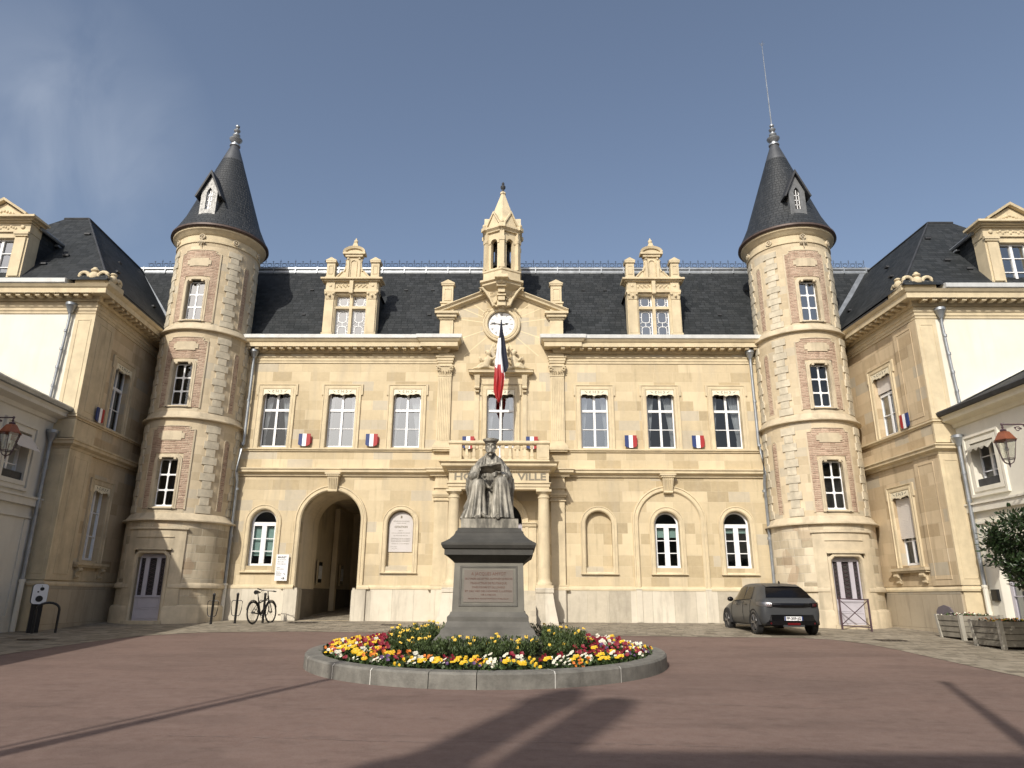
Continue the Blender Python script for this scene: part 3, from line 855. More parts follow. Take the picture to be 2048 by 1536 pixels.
# pilasters of the clock gable
def pilaster(c):
    m = MB(FRONT)
    m.box(c - 0.25, c + 0.25, 0, 0.09, 6.16, 8.70)
    for k in range(7):
        u = c - 0.195 + k * 0.065
        m.tube([(u, 0.09, 6.25), (u, 0.09, 8.64)], 0.018, 6)
    for z0, z1, e in ((5.96, 6.06, 0.10), (6.06, 6.10, 0.07), (6.10, 6.16, 0.04)): m.box(c - 0.25 - e, c + 0.25 + e, 0, 0.09 + e, z0, z1)
    m.box(c - 0.26, c + 0.26, 0, 0.11, 8.70, 8.74)
    m.prism_v([(c - 0.25, 8.74), (c + 0.25, 8.74), (c + 0.31, 9.06), (c - 0.31, 9.06)], lambda p: (p[0], 0, p[1]), lambda p: (p[0], 0.10 if p[1] < 8.9 else 0.17, p[1]))
    for sg in (-1, 1):
        for r in (0.075, 0.045): m.tube([(c + sg * 0.24 + r * math.cos(t) * 1.0, 0.19, 8.97 + r * math.sin(t)) for t in [k * PI / 5 for k in range(10)]], 0.016, 5)
        for k in range(3):
            m.tube([(c + sg * (0.04 + 0.07 * k), 0.10, 8.76), (c + sg * (0.05 + 0.08 * k), 0.17, 8.86 + 0.02 * k), (c + sg * (0.07 + 0.08 * k), 0.20, 8.88 + 0.02 * k)], 0.02, 5)
    m.box(c - 0.33, c + 0.33, 0, 0.20, 9.06, 9.11)
    m.box(c - 0.26, c + 0.26, 0, 0.085, 9.11, 9.60)
    m.build('pilaster', trim, hall)
    # pier above the cornice and its little pedimented block
    m = MB(FRONT)
    m.box(c - 0.25, c + 0.25, -0.1, 0.07, 10.2, 10.98)
    m.box(c - 0.16, c + 0.16, 0.07, 0.082, 10.36, 10.86)
    for z0, z1, e in ((10.98, 11.06, 0.05), (11.06, 11.18, 0.13), (11.18, 11.27, 0.20)): m.box(c - 0.25 - e, c + 0.25 + e, -0.1, 0.07 + e, z0, z1)
    m.box(c - 0.24, c + 0.24, -0.16, 0.10, 11.24, 11.64)
    m.box(c - 0.28, c + 0.28, -0.2, 0.14, 11.64, 11.70)
    m.box(c - 0.21, c + 0.21, -0.14, 0.08, 11.70, 12.40)
    m.mould(rect(c - 0.11, c + 0.11, 11.80, 12.25), [(0, 0.082), (0, 0.10), (0.03, 0.10), (0.04, 0.082)], closed=True, flip=-1)
    m.box(c - 0.25, c + 0.25, -0.18, 0.12, 12.40, 12.46)
    m.prism([(c - 0.27, 12.46), (c + 0.27, 12.46), (c + 0.27, 12.50), (c, 12.64), (c - 0.27, 12.50)], -0.2, 0.14)
    m.build('gable_pier', trim, hall)
pilaster(-2.10); pilaster(2.10)

# raking cornice of the gable
m = MB(FRONT)
RK = [(0.0, -0.12), (0.0, 0.05), (0.05, 0.08), (0.07, 0.20), (0.13, 0.22), (0.19, 0.30), (0.22, 0.30), (0.22, -0.12)]
m.mould([(-2.48, 11.14), (0, 12.17), (2.48, 11.14)], RK, flip=1)
m.build('raking_cornice', trim, hall)
# radiating stone joints round the clock
jm = plain('pale_joint', (0.68, 0.57, 0.37), 0.85, 0.05)
m = MB(FRONT)
for a in (-160, -138, -112, -68, -42, -20, 8, 24, 38, 142, 156, 172):
    t = R(a); r0, r1 = 0.72, 1.9
    x1 = max(-1.8, min(1.8, r1 * math.cos(t))); zz = 10.8 + r1 * math.sin(t)
    d = Vector((math.cos(t), math.sin(t))); nn = Vector((-d.y, d.x)) * 0.016
    e = min(r1, 1.8 / max(0.01, abs(d.x)))
    if d.y > 0: e = min(e, 1.30 / max(0.2, abs(d.y) + 0.42 * abs(d.x)))
    p0 = Vector((0, 10.8)) + d * r0; p1 = Vector((0, 10.8)) + d * e
    m.prism([(p0 + nn)[:], (p1 + nn)[:], (p1 - nn)[:], (p0 - nn)[:]], 0.0, 0.003)
m.build('stone_joint', jm, hall)

# clock
clk = MB(FRONT)
circ = lambda r, n=48: [(r * math.cos(2 * PI * k / n), 10.80 + r * math.sin(2 * PI * k / n)) for k in range(n)]
clk.mould(circ(0.52), [(0, -0.02), (0, 0.10), (0.03, 0.13), (0.10, 0.13), (0.12, 0.10), (0.16, 0.12), (0.20, 0.10), (0.21, 0.0)], closed=True, flip=-1)
clk.box(-0.11, 0.11, 0.08, 0.22, 11.30, 11.48)
ck = clk.build('clock', trim, hall)
m = MB(FRONT); m.prism(circ(0.525), 0.0, 0.03); dial = m.build('clock_dial', clock_white, ck)
m = MB(FRONT); m.mould(circ(0.49), [(0, 0.031), (0, 0.034), (0.012, 0.034), (0.012, 0.031)], closed=True, flip=-1)
def bar(u, z, L, th, a, w):
    d = Vector((math.sin(a), math.cos(a))); nn = Vector((-d.y, d.x)) * th; c = Vector((u, z))
    m.prism([(c - d * L + nn)[:], (c + d * L + nn)[:], (c + d * L - nn)[:], (c - d * L - nn)[:]], w, w + 0.004)
NUM = {1: 1, 2: 2, 3: 3, 4: 3, 5: 2, 6: 3, 7: 4, 8: 4, 9: 3, 10: 2, 11: 3, 12: 4}
for h in range(1, 13):
    a = h * PI / 6; k = NUM[h]
    for j in range(k):
        off = (j - (k - 1) / 2) * 0.026
        bar(0.40 * math.sin(a) + off * math.cos(a), 10.8 + 0.40 * math.cos(a) - off * math.sin(a), 0.05, 0.005, a + (0.35 * (-1) ** j if h in (5, 10, 7, 8, 12) and j < 2 else 0), 0.031)
for h in range(60):
    if h % 5: continue
    a = h * PI / 30
    bar(0.335 * math.sin(a), 10.8 + 0.335 * math.cos(a), 0.008, 0.008, a, 0.031)
m.build('clock_numeral', print_m, ck)
for name, a, L, th, w in (('hour_hand', R(83), 0.28, 0.012, 0.045), ('minute_hand', R(278), 0.43, 0.010, 0.055)):
    m = MB(FRONT); d = Vector((math.sin(a), math.cos(a))); nn = Vector((-d.y, d.x)); c = Vector((0, 10.8))
    m.prism([(c - d * 0.12 + nn * th)[:], (c + d * L * 0.5 + nn * th)[:], (c + d * L * 0.62 + nn * th * 3.6)[:], (c + d * L)[:], (c + d * L * 0.62 - nn * th * 3.6)[:],
             (c + d * L * 0.5 - nn * th)[:], (c - d * 0.12 - nn * th)[:]], w, w + 0.008)
    m.build(name, black, ck)

# belfry turret on a corbel, hexagonal with a corner to the front
HC = (0.0, 0.0)
def hexp(r, rot=0.0): return [(HC[0] + r * math.sin(k * PI / 3 + rot), HC[1] - r * math.cos(k * PI / 3 + rot)) for k in range(6)]
bf = MB()
def hexring(prof):
    bf.lathe(prof, HC, 6)
hexring([(0.20, 11.35), (0.30, 11.50), (0.36, 11.75), (0.55, 12.05), (0.86, 12.22), (0.86, 12.30), (0.96, 12.34), (0.96, 12.42), (0.82, 12.46), (0.82, 12.72), (0.86, 12.76), (0.86, 12.82), (0.74, 12.86), (0.0, 12.86)])
hexring([(0.30, 14.46), (0.79, 14.46), (0.80, 14.50), (0.90, 14.58), (0.90, 14.66), (0.78, 14.70)])
hexring([(0.74, 14.62), (0.09, 16.46), (0.13, 16.50), (0.11, 16.56), (0.05, 16.62), (0.0, 16.64)])
HR = 0.70
for k in range(6):
    a0 = k * PI / 3
    p0 = Vector((HR * math.sin(a0), -HR * math.cos(a0))); p1 = Vector((HR * math.sin(a0 + PI / 3), -HR * math.cos(a0 + PI / 3)))
    f = Flat(p0, p1 - p0); L = (p1 - p0).length; c = L / 2
    bf.f = f
    bf.panel(rect(0, L, 12.86, 14.47), [arch_outline(c, 0.145, 12.92, 14.02, 10)], 0.0, 0.16)
    bf.mould([(c - 0.145 * math.cos(PI * q / 10), 14.02 + 0.145 * math.sin(PI * q / 10)) for q in range(11)], [(0, 0), (0, 0.025), (0.05, 0.025), (0.05, 0)])
    bf.box(0.0, c - 0.15, 0.0, 0.03, 13.98, 14.03); bf.box(c + 0.15, L, 0.0, 0.03, 13.98, 14.03)
    # gablet
    bf.prism([(0.08, 14.66), (L - 0.08, 14.66), (c, 15.24)], -0.12, 0.07)
    bf.mould([(0.04, 14.68), (c, 15.26), (L - 0.04, 14.68)], [(0, -0.12), (0, 0.12), (0.05, 0.12), (0.05, -0.12)])
    bf.f = None
    d = Vector((math.sin(a0), -math.cos(a0)))
    f2 = Flat(d * (HR - 0.05), (-d.y, d.x) if False else (math.cos(a0), math.sin(a0)))
    bf.f = f2
    bf.box(-0.095, 0.095, -0.02, 0.13, 12.86, 14.02); bf.box(-0.115, 0.115, -0.02, 0.15, 12.86, 13.02)
    bf.box(-0.11, 0.11, -0.02, 0.15, 14.02, 14.20); bf.box(-0.085, 0.085, -0.02, 0.11, 14.20, 14.48)
    bf.box(-0.13, 0.13, -0.02, 0.24, 14.56, 14.72)
    bf.f = None
    bf.ball((d.x * 0.82, d.y * 0.82, 14.79), (0.075, 0.075, 0.08), 8, 6)
    for s_ in (-1, 1): bf.ball((d.x * 0.76 + s_ * 0.09 * math.cos(a0), d.y * 0.76 + s_ * 0.09 * math.sin(a0), 14.10), 0.045, 6, 5)
bel = bf.build('belfry', trim, hall)
m = MB(); m.lathe([(0.0, 16.56), (0.07, 16.60), (0.04, 16.70), (0.10, 16.78), (0.10, 16.86), (0.04, 16.92), (0.06, 16.99), (0.02, 17.06), (0, 17.08)], HC, 12)
m.build('finial', zinc_dk, bel, smooth=True)
m = MB(); m.lathe([(0.0, 13.98), (0.10, 13.96), (0.24, 13.85), (0.30, 13.5), (0.42, 13.15), (0.38, 13.15), (0.0, 13.4)], HC, 16); m.tube([(0, 0, 13.9), (0, 0, 14.45)], 0.03)
m.box(-0.06, 0.06, -0.5, 0.5, 14.0, 14.12); m.box(-0.30, -0.22, -0.06, 0.06, 12.9, 14.2); m.box(0.22, 0.30, -0.06, 0.06, 12.9, 14.2)
m.build('bell', black, bel, smooth=True)
# scrolled brackets under the belfry
m = MB(FRONT)
m.box(-0.16, 0.16, 0.05, 0.42, 11.44, 11.62); m.box(-0.13, 0.13, 0.05, 0.50, 11.62, 11.80); m.box(-0.17, 0.17, 0.05, 0.55, 11.80, 11.86)
m.box(-0.13, 0.13, 0.1, 0.62, 11.90, 12.10); m.box(-0.18, 0.18, 0.2, 0.74, 12.10, 12.18); m.box(-0.14, 0.14, 0.2, 0.80, 12.18, 12.30); m.box(-0.25, 0.25, 0.3, 1.02, 12.34, 12.46)
for sg in (-1, 1):
    m.prism([(sg * 0.16, 11.42), (sg * 0.34, 11.50), (sg * 0.44, 11.78), (sg * 0.62, 11.98), (sg * 0.78, 12.08), (sg * 0.66, 12.20), (sg * 0.18, 12.20)], 0.0, 0.30)
    m.tube([(sg * 0.30, 0.32, 11.45), (sg * 0.42, 0.34, 11.72), (sg * 0.58, 0.36, 11.98), (sg * 0.74, 0.38, 12.16), (sg * 0.84, 0.38, 12.14), (sg * 0.80, 0.38, 12.04)], 0.05, 8)
    for r in (0.09, 0.045): m.tube([(sg * 0.36 + r * math.cos(t), 0.31, 11.92 + r * math.sin(t)) for t in [k * PI / 6 for k in range(13)]], 0.018, 6)
    m.tube([(sg * (0.52 + 0.05 * math.cos(t * 1.6) - 0.012 * t), 0.12, 11.36 + 0.06 * math.sin(t * 1.6) - 0.0 * t) for t in [k * 0.4 for k in range(12)]], 0.02, 6)
    m.tube([(sg * 0.56, 0.10, 11.34), (sg * 0.66, 0.10, 11.26), (sg * 0.72, 0.10, 11.14)], 0.022, 6)
rr_ = random.Random(3)
for k in range(26): m.ball((rr_.uniform(-0.26, 0.26), 0.30 + rr_.uniform(0, 0.06), rr_.uniform(11.40, 12.0)), rr_.uniform(0.025, 0.05), 6, 4)
m.build('corbel', trim, hall)

# centre window: entablature on brackets, reclining figures above it
m = MB(FRONT)
m.box(-0.80, 0.80, 0, 0.06, 8.40, 8.70); m.box(-0.97, -0.80, 0.0, 0.04, 5.96, 8.70); m.box(0.80, 0.97, 0.0, 0.04, 5.96, 8.70)
m.build('window_frieze', trim, hall)
m = MB(); m.cornice([(-1.0, 0.0), (-1.0, -0.1), (1.0, -0.1), (1.0, 0.0)], [(0, 8.70), (0.04, 8.72), (0.06, 8.77), (0.20, 8.80), (0.20, 8.86), (0.23, 8.90), (0, 8.93)])
m.box(-1.0, 1.0, -0.1, 0.0, 8.70, 8.93)
m.build('window_cornice', trim, hall)
for sg in (-1, 1):
    m = MB(FRONT); c = sg * 0.88
    m.prism_v([(c - 0.08, 8.22), (c + 0.08, 8.22), (c + 0.10, 8.70), (c - 0.10, 8.70)], lambda p: (p[0], 0.0, p[1]), lambda p: (p[0], 0.14 if p[1] < 8.4 else 0.26, p[1]))
    m.tube([(c - 0.09, 0.15, 8.24), (c + 0.09, 0.15, 8.24)], 0.06, 8); m.tube([(c - 0.07, 0.12, 8.10), (c + 0.07, 0.12, 8.10)], 0.04, 8)
    m.build('bracket', trim, hall)
def voxel(mb, size, smooth_it=2):
    """one continuous skin over overlapping shapes"""
    me = bpy.data.meshes.new('tmp'); me.from_pydata(mb.v, [], mb.fc)
    bm = bmesh.new(); bm.from_mesh(me); bmesh.ops.remove_doubles(bm, verts=bm.verts, dist=1e-5); bmesh.ops.recalc_face_normals(bm, faces=bm.faces); bm.to_mesh(me); bm.free()
    o = bpy.data.objects.new('tmp', me); COL.objects.link(o)
    md = o.modifiers.new('r', 'REMESH'); md.mode = 'VOXEL'; md.voxel_size = size; md.use_smooth_shade = True
    if smooth_it:
        ms = o.modifiers.new('s', 'SMOOTH'); ms.factor = 0.5; ms.iterations = smooth_it
    dg = bpy.context.evaluated_depsgraph_get()
    res = bpy.data.meshes.new_from_object(o.evaluated_get(dg))
    bpy.data.objects.remove(o)
    for p in res.polygons: p.use_smooth = True
    return res
def mesh_part(me, name, mat, parent):
    me.materials.clear(); me.materials.append(mat)
    o = bpy.data.objects.new(name, me); COL.objects.link(o)
    if parent is not None:
        o.parent = parent
        if parent.type == 'EMPTY': o.matrix_parent_inverse = Matrix.Translation(parent.location).inverted()
    return o
m = MB()
for sg in (-1, 1):
    X = lambda x: sg * x
    m.ball((X(0.46), -0.20, 9.57), (0.10, 0.10, 0.115), 12, 8)                     # head
    m.ball((X(0.50), -0.16, 9.64), (0.12, 0.10, 0.08), 10, 6)                       # hair
    m.tube([(X(0.47), -0.18, 9.47), (X(0.48), -0.18, 9.30), (X(0.54), -0.18, 9.10)], [0.07, 0.13, 0.13], 10)
    m.tube([(X(0.54), -0.2, 9.10), (X(0.72), -0.25, 9.12), (X(0.92), -0.2, 8.98)], [0.10, 0.08, 0.05], 8)   # leg
    m.tube([(X(0.50), -0.2, 9.06), (X(0.66), -0.28, 9.02), (X(0.86), -0.24, 8.96)], [0.10, 0.07, 0.045], 8)
    m.tube([(X(0.56), -0.18, 9.38), (X(0.68), -0.2, 9.28), (X(0.76), -0.2, 9.42)], [0.055, 0.045, 0.03], 8)  # outer arm
    m.tube([(X(0.40), -0.2, 9.36), (X(0.28), -0.25, 9.34), (X(0.16), -0.25, 9.48)], [0.055, 0.045, 0.03], 8)
    m.tube([(X(0.62), -0.12, 9.20), (X(0.78), -0.12, 9.36), (X(0.82), -0.12, 9.46)], [0.06, 0.07, 0.03], 6)
    m.tube([(X(0.2), -0.14, 8.97), (X(0.45), -0.2, 9.02), (X(0.7), -0.16, 8.95), (X(0.98), -0.18, 9.0), (X(1.08), -0.16, 8.95)], [0.07, 0.06, 0.06, 0.05, 0.02], 8)
    m.tube([(X(0.22), -0.14, 9.72), (X(0.27), -0.16, 9.85), (X(0.22), -0.16, 9.95)], [0.06, 0.05, 0.03], 6)
    m.tube([(X(0.12), -0.10, 9.95), (X(0.20), -0.12, 9.76), (X(0.24), -0.12, 9.6)], [0.05, 0.05, 0.04], 6)
m.ball((0, -0.13, 9.35), (0.22, 0.12, 0.36), 14, 10)
m.box(-0.9, 0.9, -0.12, -0.01, 8.91, 9.0)
mesh_part(voxel(m, 0.022, 1), 'carved_figures', trim, hall)

# entrance passage behind the carriage arch
m = MB(FRONT)
pts = arch_outline(-5.95, 1.06, 0.012, 3.34, 28)[1:] + [(-7.01, 0.012)]
for (a, b) in zip(pts, pts[1:]):
    m.poly([(a[0], -0.26, a[1]), (b[0], -0.26, b[1]), (b[0], -2.2, b[1]), (a[0], -2.2, a[1])])
m.panel([(-7.6, 0.0), (-4.2, 0.0), (-4.2, 4.85), (-7.6, 4.85)], [arch_outline(-5.95, 1.06, 0.012, 3.34, 28)], -2.2, 0.02)
m.poly([(-7.25, -2.2, 0), (-7.25, -9, 0), (-7.25, -9, 4.6), (-7.25, -2.2, 4.6)])
m.poly([(-4.7, -2.2, 0), (-4.7, -9, 0), (-4.7, -9, 4.6), (-4.7, -2.2, 4.6)])
m.poly([(-7.25, -2.2, 4.6), (-4.7, -2.2, 4.6), (-4.7, -9, 4.6), (-7.25, -9, 4.6)])
m.panel([(-7.25, 0.0), (-4.7, 0.0), (-4.7, 4.6), (-7.25, 4.6)], [arch_outline(-5.75, 0.72, 0.012, 2.6, 16)], -9.0, 0.3)
m.box(-7.2, -7.0, -5.6, -5.3, 0, 4.4)
m.build('passage', passage_m, hall)
m = MB(FRONT); m.box(-7.02, -6.99, -2.2, -0.3, 0.0, 1.05); m.box(-7.25, -7.20, -9, -2.25, 0.0, 1.1); m.box(-6.5, -5.0, -9.6, -9.4, 0, 3.4); m.box(-4.75, -4.70, -9.0, -2.25, 0.0, 1.1)
m.build('passage_dado', passage_dk, hall)

# slate roof
rf = MB()
EZ, RZ, RY = 10.16, 14.05, 2.1
EY = 0.04; KY = 0.40; KZ = EZ + (KY - EY) / (RY - EY) * (RZ - EZ)
for a, b in ((-15.4, -2.34), (2.34, 15.4)): rf.poly([(a, EY, EZ), (b, EY, EZ), (b, KY, KZ), (a, KY, KZ)])
rf.poly([(-15.4, KY, KZ), (-2.34, KY, KZ), (2.34, KY, KZ), (15.4, KY, KZ), (15.4, RY, RZ), (-15.4, RY, RZ)])
rf.poly([(-15.4, RY, RZ), (15.4, RY, RZ), (15.4, 6.0, RZ + 0.1), (-15.4, 6.0, RZ + 0.1)])
rf.poly([(-15.4, 6.0, RZ + 0.1), (15.4, 6.0, RZ + 0.1), (15.4, 8.5, EZ), (-15.4, 8.5, EZ)])
roof = rf.build('roof', slate, hall)
m = MB()
m.cornice([(-15.6, RY), (15.6, RY)], [(-0.05, 13.98), (0.06, 13.94), (0.075, 13.99), (0.05, 14.09), (0.10, 14.14), (0.10, 14.21), (-0.05, 14.24)])
for k in range(34): m.box(-15.4 + k * 0.93, -15.36 + k * 0.93, RY - 0.11, RY - 0.02, 13.96, 14.24)
m.build('ridge_flashing', zinc, roof)
def roof_y(z): return EY + (z - EZ) / (RZ - EZ) * (RY - EY)
# iron cresting
m = MB(Flat((0, RY)))
n = 96; x0, x1 = -15.3, 15.3
for k in range(n):
    u = x0 + (x1 - x0) * (k + 0.5) / n; h = (x1 - x0) / n
    m.tube([(u + 0.10 * math.cos(t), 0, 14.36 + 0.08 * math.sin(t)) for t in [PI * q / 5 for q in range(11)]], 0.011, 4)
    m.tube([(u + h / 2, 0, 14.22), (u + h / 2, 0, 14.62 if k % 2 else 14.56)], 0.010, 4)
    m.tube([(u + h / 2 - 0.04, 0, 14.53), (u + h / 2 + 0.04, 0, 14.53)], 0.009, 4)
m.tube([(x0, 0, 14.26), (x1, 0, 14.26)], 0.012, 4); m.tube([(x0, 0, 14.45), (x1, 0, 14.45)], 0.007, 4)
m.build('ridge_cresting', zinc_dk, roof)
m = MB()
for x in (-9.3, -7.9, -4.0, -2.9, 3.3, 4.2, 7.8, 8.6, 10.0):
    for z in (11.5, 12.9):
        if random.random() < 0.35: continue
        y = roof_y(z); m = MB(); m.box(x - 0.07, x + 0.07, y - 0.05, y + 0.06, z, z + 0.035); m.build('roof_vent', zinc_dk, roof)
for a, b in ((-12.7, -2.37), (2.37, 12.7)):
    m = MB(FRONT); m.box(a, b, -0.2, 0.45, 10.17, 10.23); m.build('eaves_flashing', zinc_dk, roof)

# stone dormers with leaded lights
def dormer(c, gl):
    d = MB(FRONT); z0 = 10.25
    # piers and mullioned opening
    for sg in (-1, 1):
        a, b = sorted((c + sg * 0.62, c + sg * 1.02)); d.box(a, b, -0.35, 0.10, z0, 12.10)
        a, b = sorted((c + sg * 0.66, c + sg * 0.98)); d.box(a, b, 0.10, 0.15, z0 + 0.18, 11.78)
        a, b = sorted((c + sg * 0.62, c + sg * 1.04)); d.box(a, b, 0.10, 0.18, z0, z0 + 0.16)
        d.prism_v([(c + sg * 0.66, 11.80), (c + sg * 0.98, 11.80), (c + sg * 1.03, 12.06), (c + sg * 0.61, 12.06)], lambda p: (p[0], 0.1, p[1]), lambda p: (p[0], 0.16 if p[1] < 11.9 else 0.22, p[1]))
        for s2 in (-1, 1): d.ball((c + sg * 0.82 + s2 * 0.15, 0.22, 12.0), 0.05, 6, 5)
        d.ball((c + sg * 0.82, 0.22, 11.92), 0.05, 6, 5)
    d.box(c - 0.62, c + 0.62, -0.3, 0.06, 12.04, 12.12)
    d.box(c - 0.055, c + 0.055, -0.12, 0.05, z0, 12.04); d.box(c - 0.62, c - 0.055, -0.12, 0.045, 11.44, 11.54); d.box(c + 0.055, c + 0.62, -0.12, 0.045, 11.44, 11.54)
    d.mould([(c - 0.62, z0), (c - 0.62, 12.04), (c + 0.62, 12.04), (c + 0.62, z0)], [(-0.04, -0.1), (-0.04, 0.04), (0, 0.08), (0.02, 0.08), (0.03, 0.0)], flip=1)
    # entablature
    d.box(c - 1.05, c + 1.05, -0.35, 0.16, 12.10, 12.20); d.box(c - 1.02, c + 1.02, -0.35, 0.10, 12.20, 12.54)
    for sg in (-1, 1):
        a, b = sorted((c + sg * 0.66, c + sg * 0.98)); d.box(a, b, 0.10, 0.15, 12.20, 12.54)
        d.ball((c + sg * 0.82, 0.155, 12.37), (0.06, 0.03, 0.06), 8, 5)
        for k in range(9):
            u = c + sg * (0.14 + 0.055 * k)
            d.ball((u, 0.105, 12.37 + 0.05 * math.sin(k * 2.1)), (0.035, 0.035, 0.045), 6, 4)
    d.box(c - 0.07, c + 0.07, 0.06, 0.24, 12.08, 12.54); d.tube([(c - 0.07, 0.2, 12.05), (c + 0.07, 0.2, 12.05)], 0.05, 8)
    for z, e in ((12.54, 0.06), (12.60, 0.16)): d.box(c - 1.04 - e, c + 1.04 + e, -0.35, 0.14 + e, z, z + 0.065)
    # side pedestals with gablet caps
    for sg in (-1, 1):
        p = c + sg * 0.87
        d.box(p - 0.19, p + 0.19, -0.16, 0.20, 12.66, 12.74); d.box(p - 0.16, p + 0.16, -0.14, 0.16, 12.74, 13.34)
        d.mould(rect(p - 0.07, p + 0.07, 12.88, 13.20), [(0, 0.162), (0, 0.18), (0.025, 0.18), (0.03, 0.162)], closed=True, flip=-1)
        d.box(p - 0.20, p + 0.20, -0.18, 0.21, 13.34, 13.40); d.prism([(p - 0.21, 13.40), (p + 0.21, 13.40), (p + 0.21, 13.44), (p, 13.56), (p - 0.21, 13.44)], -0.18, 0.22)
    # shaped gable with a niche
    d.prism([(c - 0.66, 12.66), (c + 0.66, 12.66), (c + 0.42, 12.98), (c + 0.34, 13.02), (c + 0.27, 13.30), (c + 0.26, 13.66), (c - 0.26, 13.66), (c - 0.27, 13.30), (c - 0.34, 13.02), (c - 0.42, 12.98)], -0.10, 0.08)
    for sg in (-1, 1):
        d.tube([(c + sg * 0.68, 0.09, 12.70), (c + sg * 0.42, 0.09, 13.01)], 0.035, 6)
        d.tube([(c + sg * 0.36, 0.08, 13.0), (c + sg * 0.30, 0.08, 13.16), (c + sg * 0.28, 0.08, 13.4), (c + sg * 0.31, 0.08, 13.5)], 0.045, 8)
        d.box(c + sg * 0.22 - 0.05, c + sg * 0.22 + 0.05, 0.08, 0.14, 12.70, 13.50)
        d.ball((c + sg * 0.22, 0.15, 13.52), 0.05, 6, 5)
    d.mould([(c - 0.11, 12.74)] + [(c - 0.11 * math.cos(PI * q / 10), 13.36 + 0.11 * math.sin(PI * q / 10)) for q in range(11)] + [(c + 0.11, 12.74)], [(0, 0.08), (0, 0.115), (0.03, 0.115), (0.04, 0.08)], flip=1)
    d.box(c - 0.34, c + 0.34, -0.10, 0.15, 13.62, 13.72)
    d.prism([(c - 0.42, 13.74), (c + 0.42, 13.74)] + [(c + 0.42 * math.cos(PI * q / 12), 13.80 + 0.24 * math.sin(PI * q / 12)) for q in range(13)], -0.14, 0.12)
    d.mould([(c - 0.40 * math.cos(PI * q / 12), 13.80 + 0.22 * math.sin(PI * q / 12)) for q in range(13)], [(-0.05, 0.12), (-0.05, 0.18), (0.04, 0.22), (0.04, -0.1)], flip=1)
    d.box(c - 0.44, c + 0.44, -0.14, 0.20, 13.72, 13.80)
    d.prism([(c - 0.20, 14.02), (c + 0.20, 14.02), (c + 0.12, 14.10), (c + 0.06, 14.26), (c - 0.06, 14.26), (c - 0.12, 14.10)], -0.07, 0.09)
    d.ball((c, 0.0, 14.34), (0.085, 0.085, 0.09), 8, 6); d.ball((c, 0.0, 14.44), (0.035, 0.035, 0.06), 6, 5)
    o = d.build('dormer', trim, hall)
    # slate cheeks and little roof
    s_ = MB(); 
    for sg in (-1, 1):
        x = c + sg * 1.0
        s_.poly([(x, 0.2, z0), (x, 0.2, 12.15), (x, roof_y(12.15) + 0.05, 12.15), (x, roof_y(z0) + 0.05, z0)])
    s_.poly([(c - 1.08, 0.2, 12.16), (c, 0.2, 12.62), (c, roof_y(12.62) + 0.1, 12.62), (c - 1.08, roof_y(12.16), 12.16)])
    s_.poly([(c + 1.08, 0.2, 12.16), (c, 0.2, 12.62), (c, roof_y(12.62) + 0.1, 12.62), (c + 1.08, roof_y(12.16), 12.16)])
    
    s_.build('dormer_cheek', slate, o)
    # four lights with tracery
    for (a, b, z1, z2, rows) in ((c - 0.58, c - 0.055, 11.54, 12.02, 1), (c + 0.055, c + 0.58, 11.54, 12.02, 1), (c - 0.58, c - 0.055, z0, 11.44, 2), (c + 0.055, c + 0.58, z0, 11.44, 2)):
        t = MB(FRONT); w = -0.10; th = 0.022
        t.box(a, a + 0.04, w - 0.03, w, z1, z2); t.box(b - 0.04, b, w - 0.03, w, z1, z2); t.box(a + 0.04, b - 0.04, w - 0.03, w, z1, z1 + 0.04); t.box(a + 0.04, b - 0.04, w - 0.03, w, z2 - 0.04, z2)
        H = (z2 - z1) / rows; u = (a + b) / 2; hw = (b - a) / 2
        for r_ in range(rows):
            zc = z1 + H * (r_ + 0.5); hh = H / 2 * 0.72; ww = hw * 0.58; cc = 0.07
            octo = [(u - ww + cc, zc - hh), (u + ww - cc, zc - hh), (u + ww, zc - hh + cc), (u + ww, zc + hh - cc), (u + ww - cc, zc + hh), (u - ww + cc, zc + hh), (u - ww, zc + hh - cc), (u - ww, zc - hh + cc)]
            t.mould(octo, [(-th / 2, w - 0.015), (-th / 2, w), (th / 2, w), (th / 2, w - 0.015)], closed=True)
            for sg in (-1, 1):
                t.box(min(u + sg * ww, u + sg * hw), max(u + sg * ww, u + sg * hw), w - 0.015, w - 0.002, zc - th / 2, zc + th / 2)
                t.box(u - th / 2, u + th / 2, w - 0.015, w - 0.002, *sorted((zc + sg * hh, zc + sg * H / 2)))
                for s2 in (-1, 1):
                    t.tube([(u + s2 * (ww - 0.035), w - 0.01, zc + sg * (hh - 0.035)), (u + s2 * hw, w - 0.01, zc + sg * H / 2)], 0.014, 4)
        wdw = t.build('window', white, o)
        q = MB(FRONT); q.poly([(a, w - 0.02, z1), (b, w - 0.02, z1), (b, w - 0.02, z2), (a, w - 0.02, z2)])
        q.build('pane', gl, o)
dormer(-5.84, glass_bright); dormer(5.86, glass_grey)

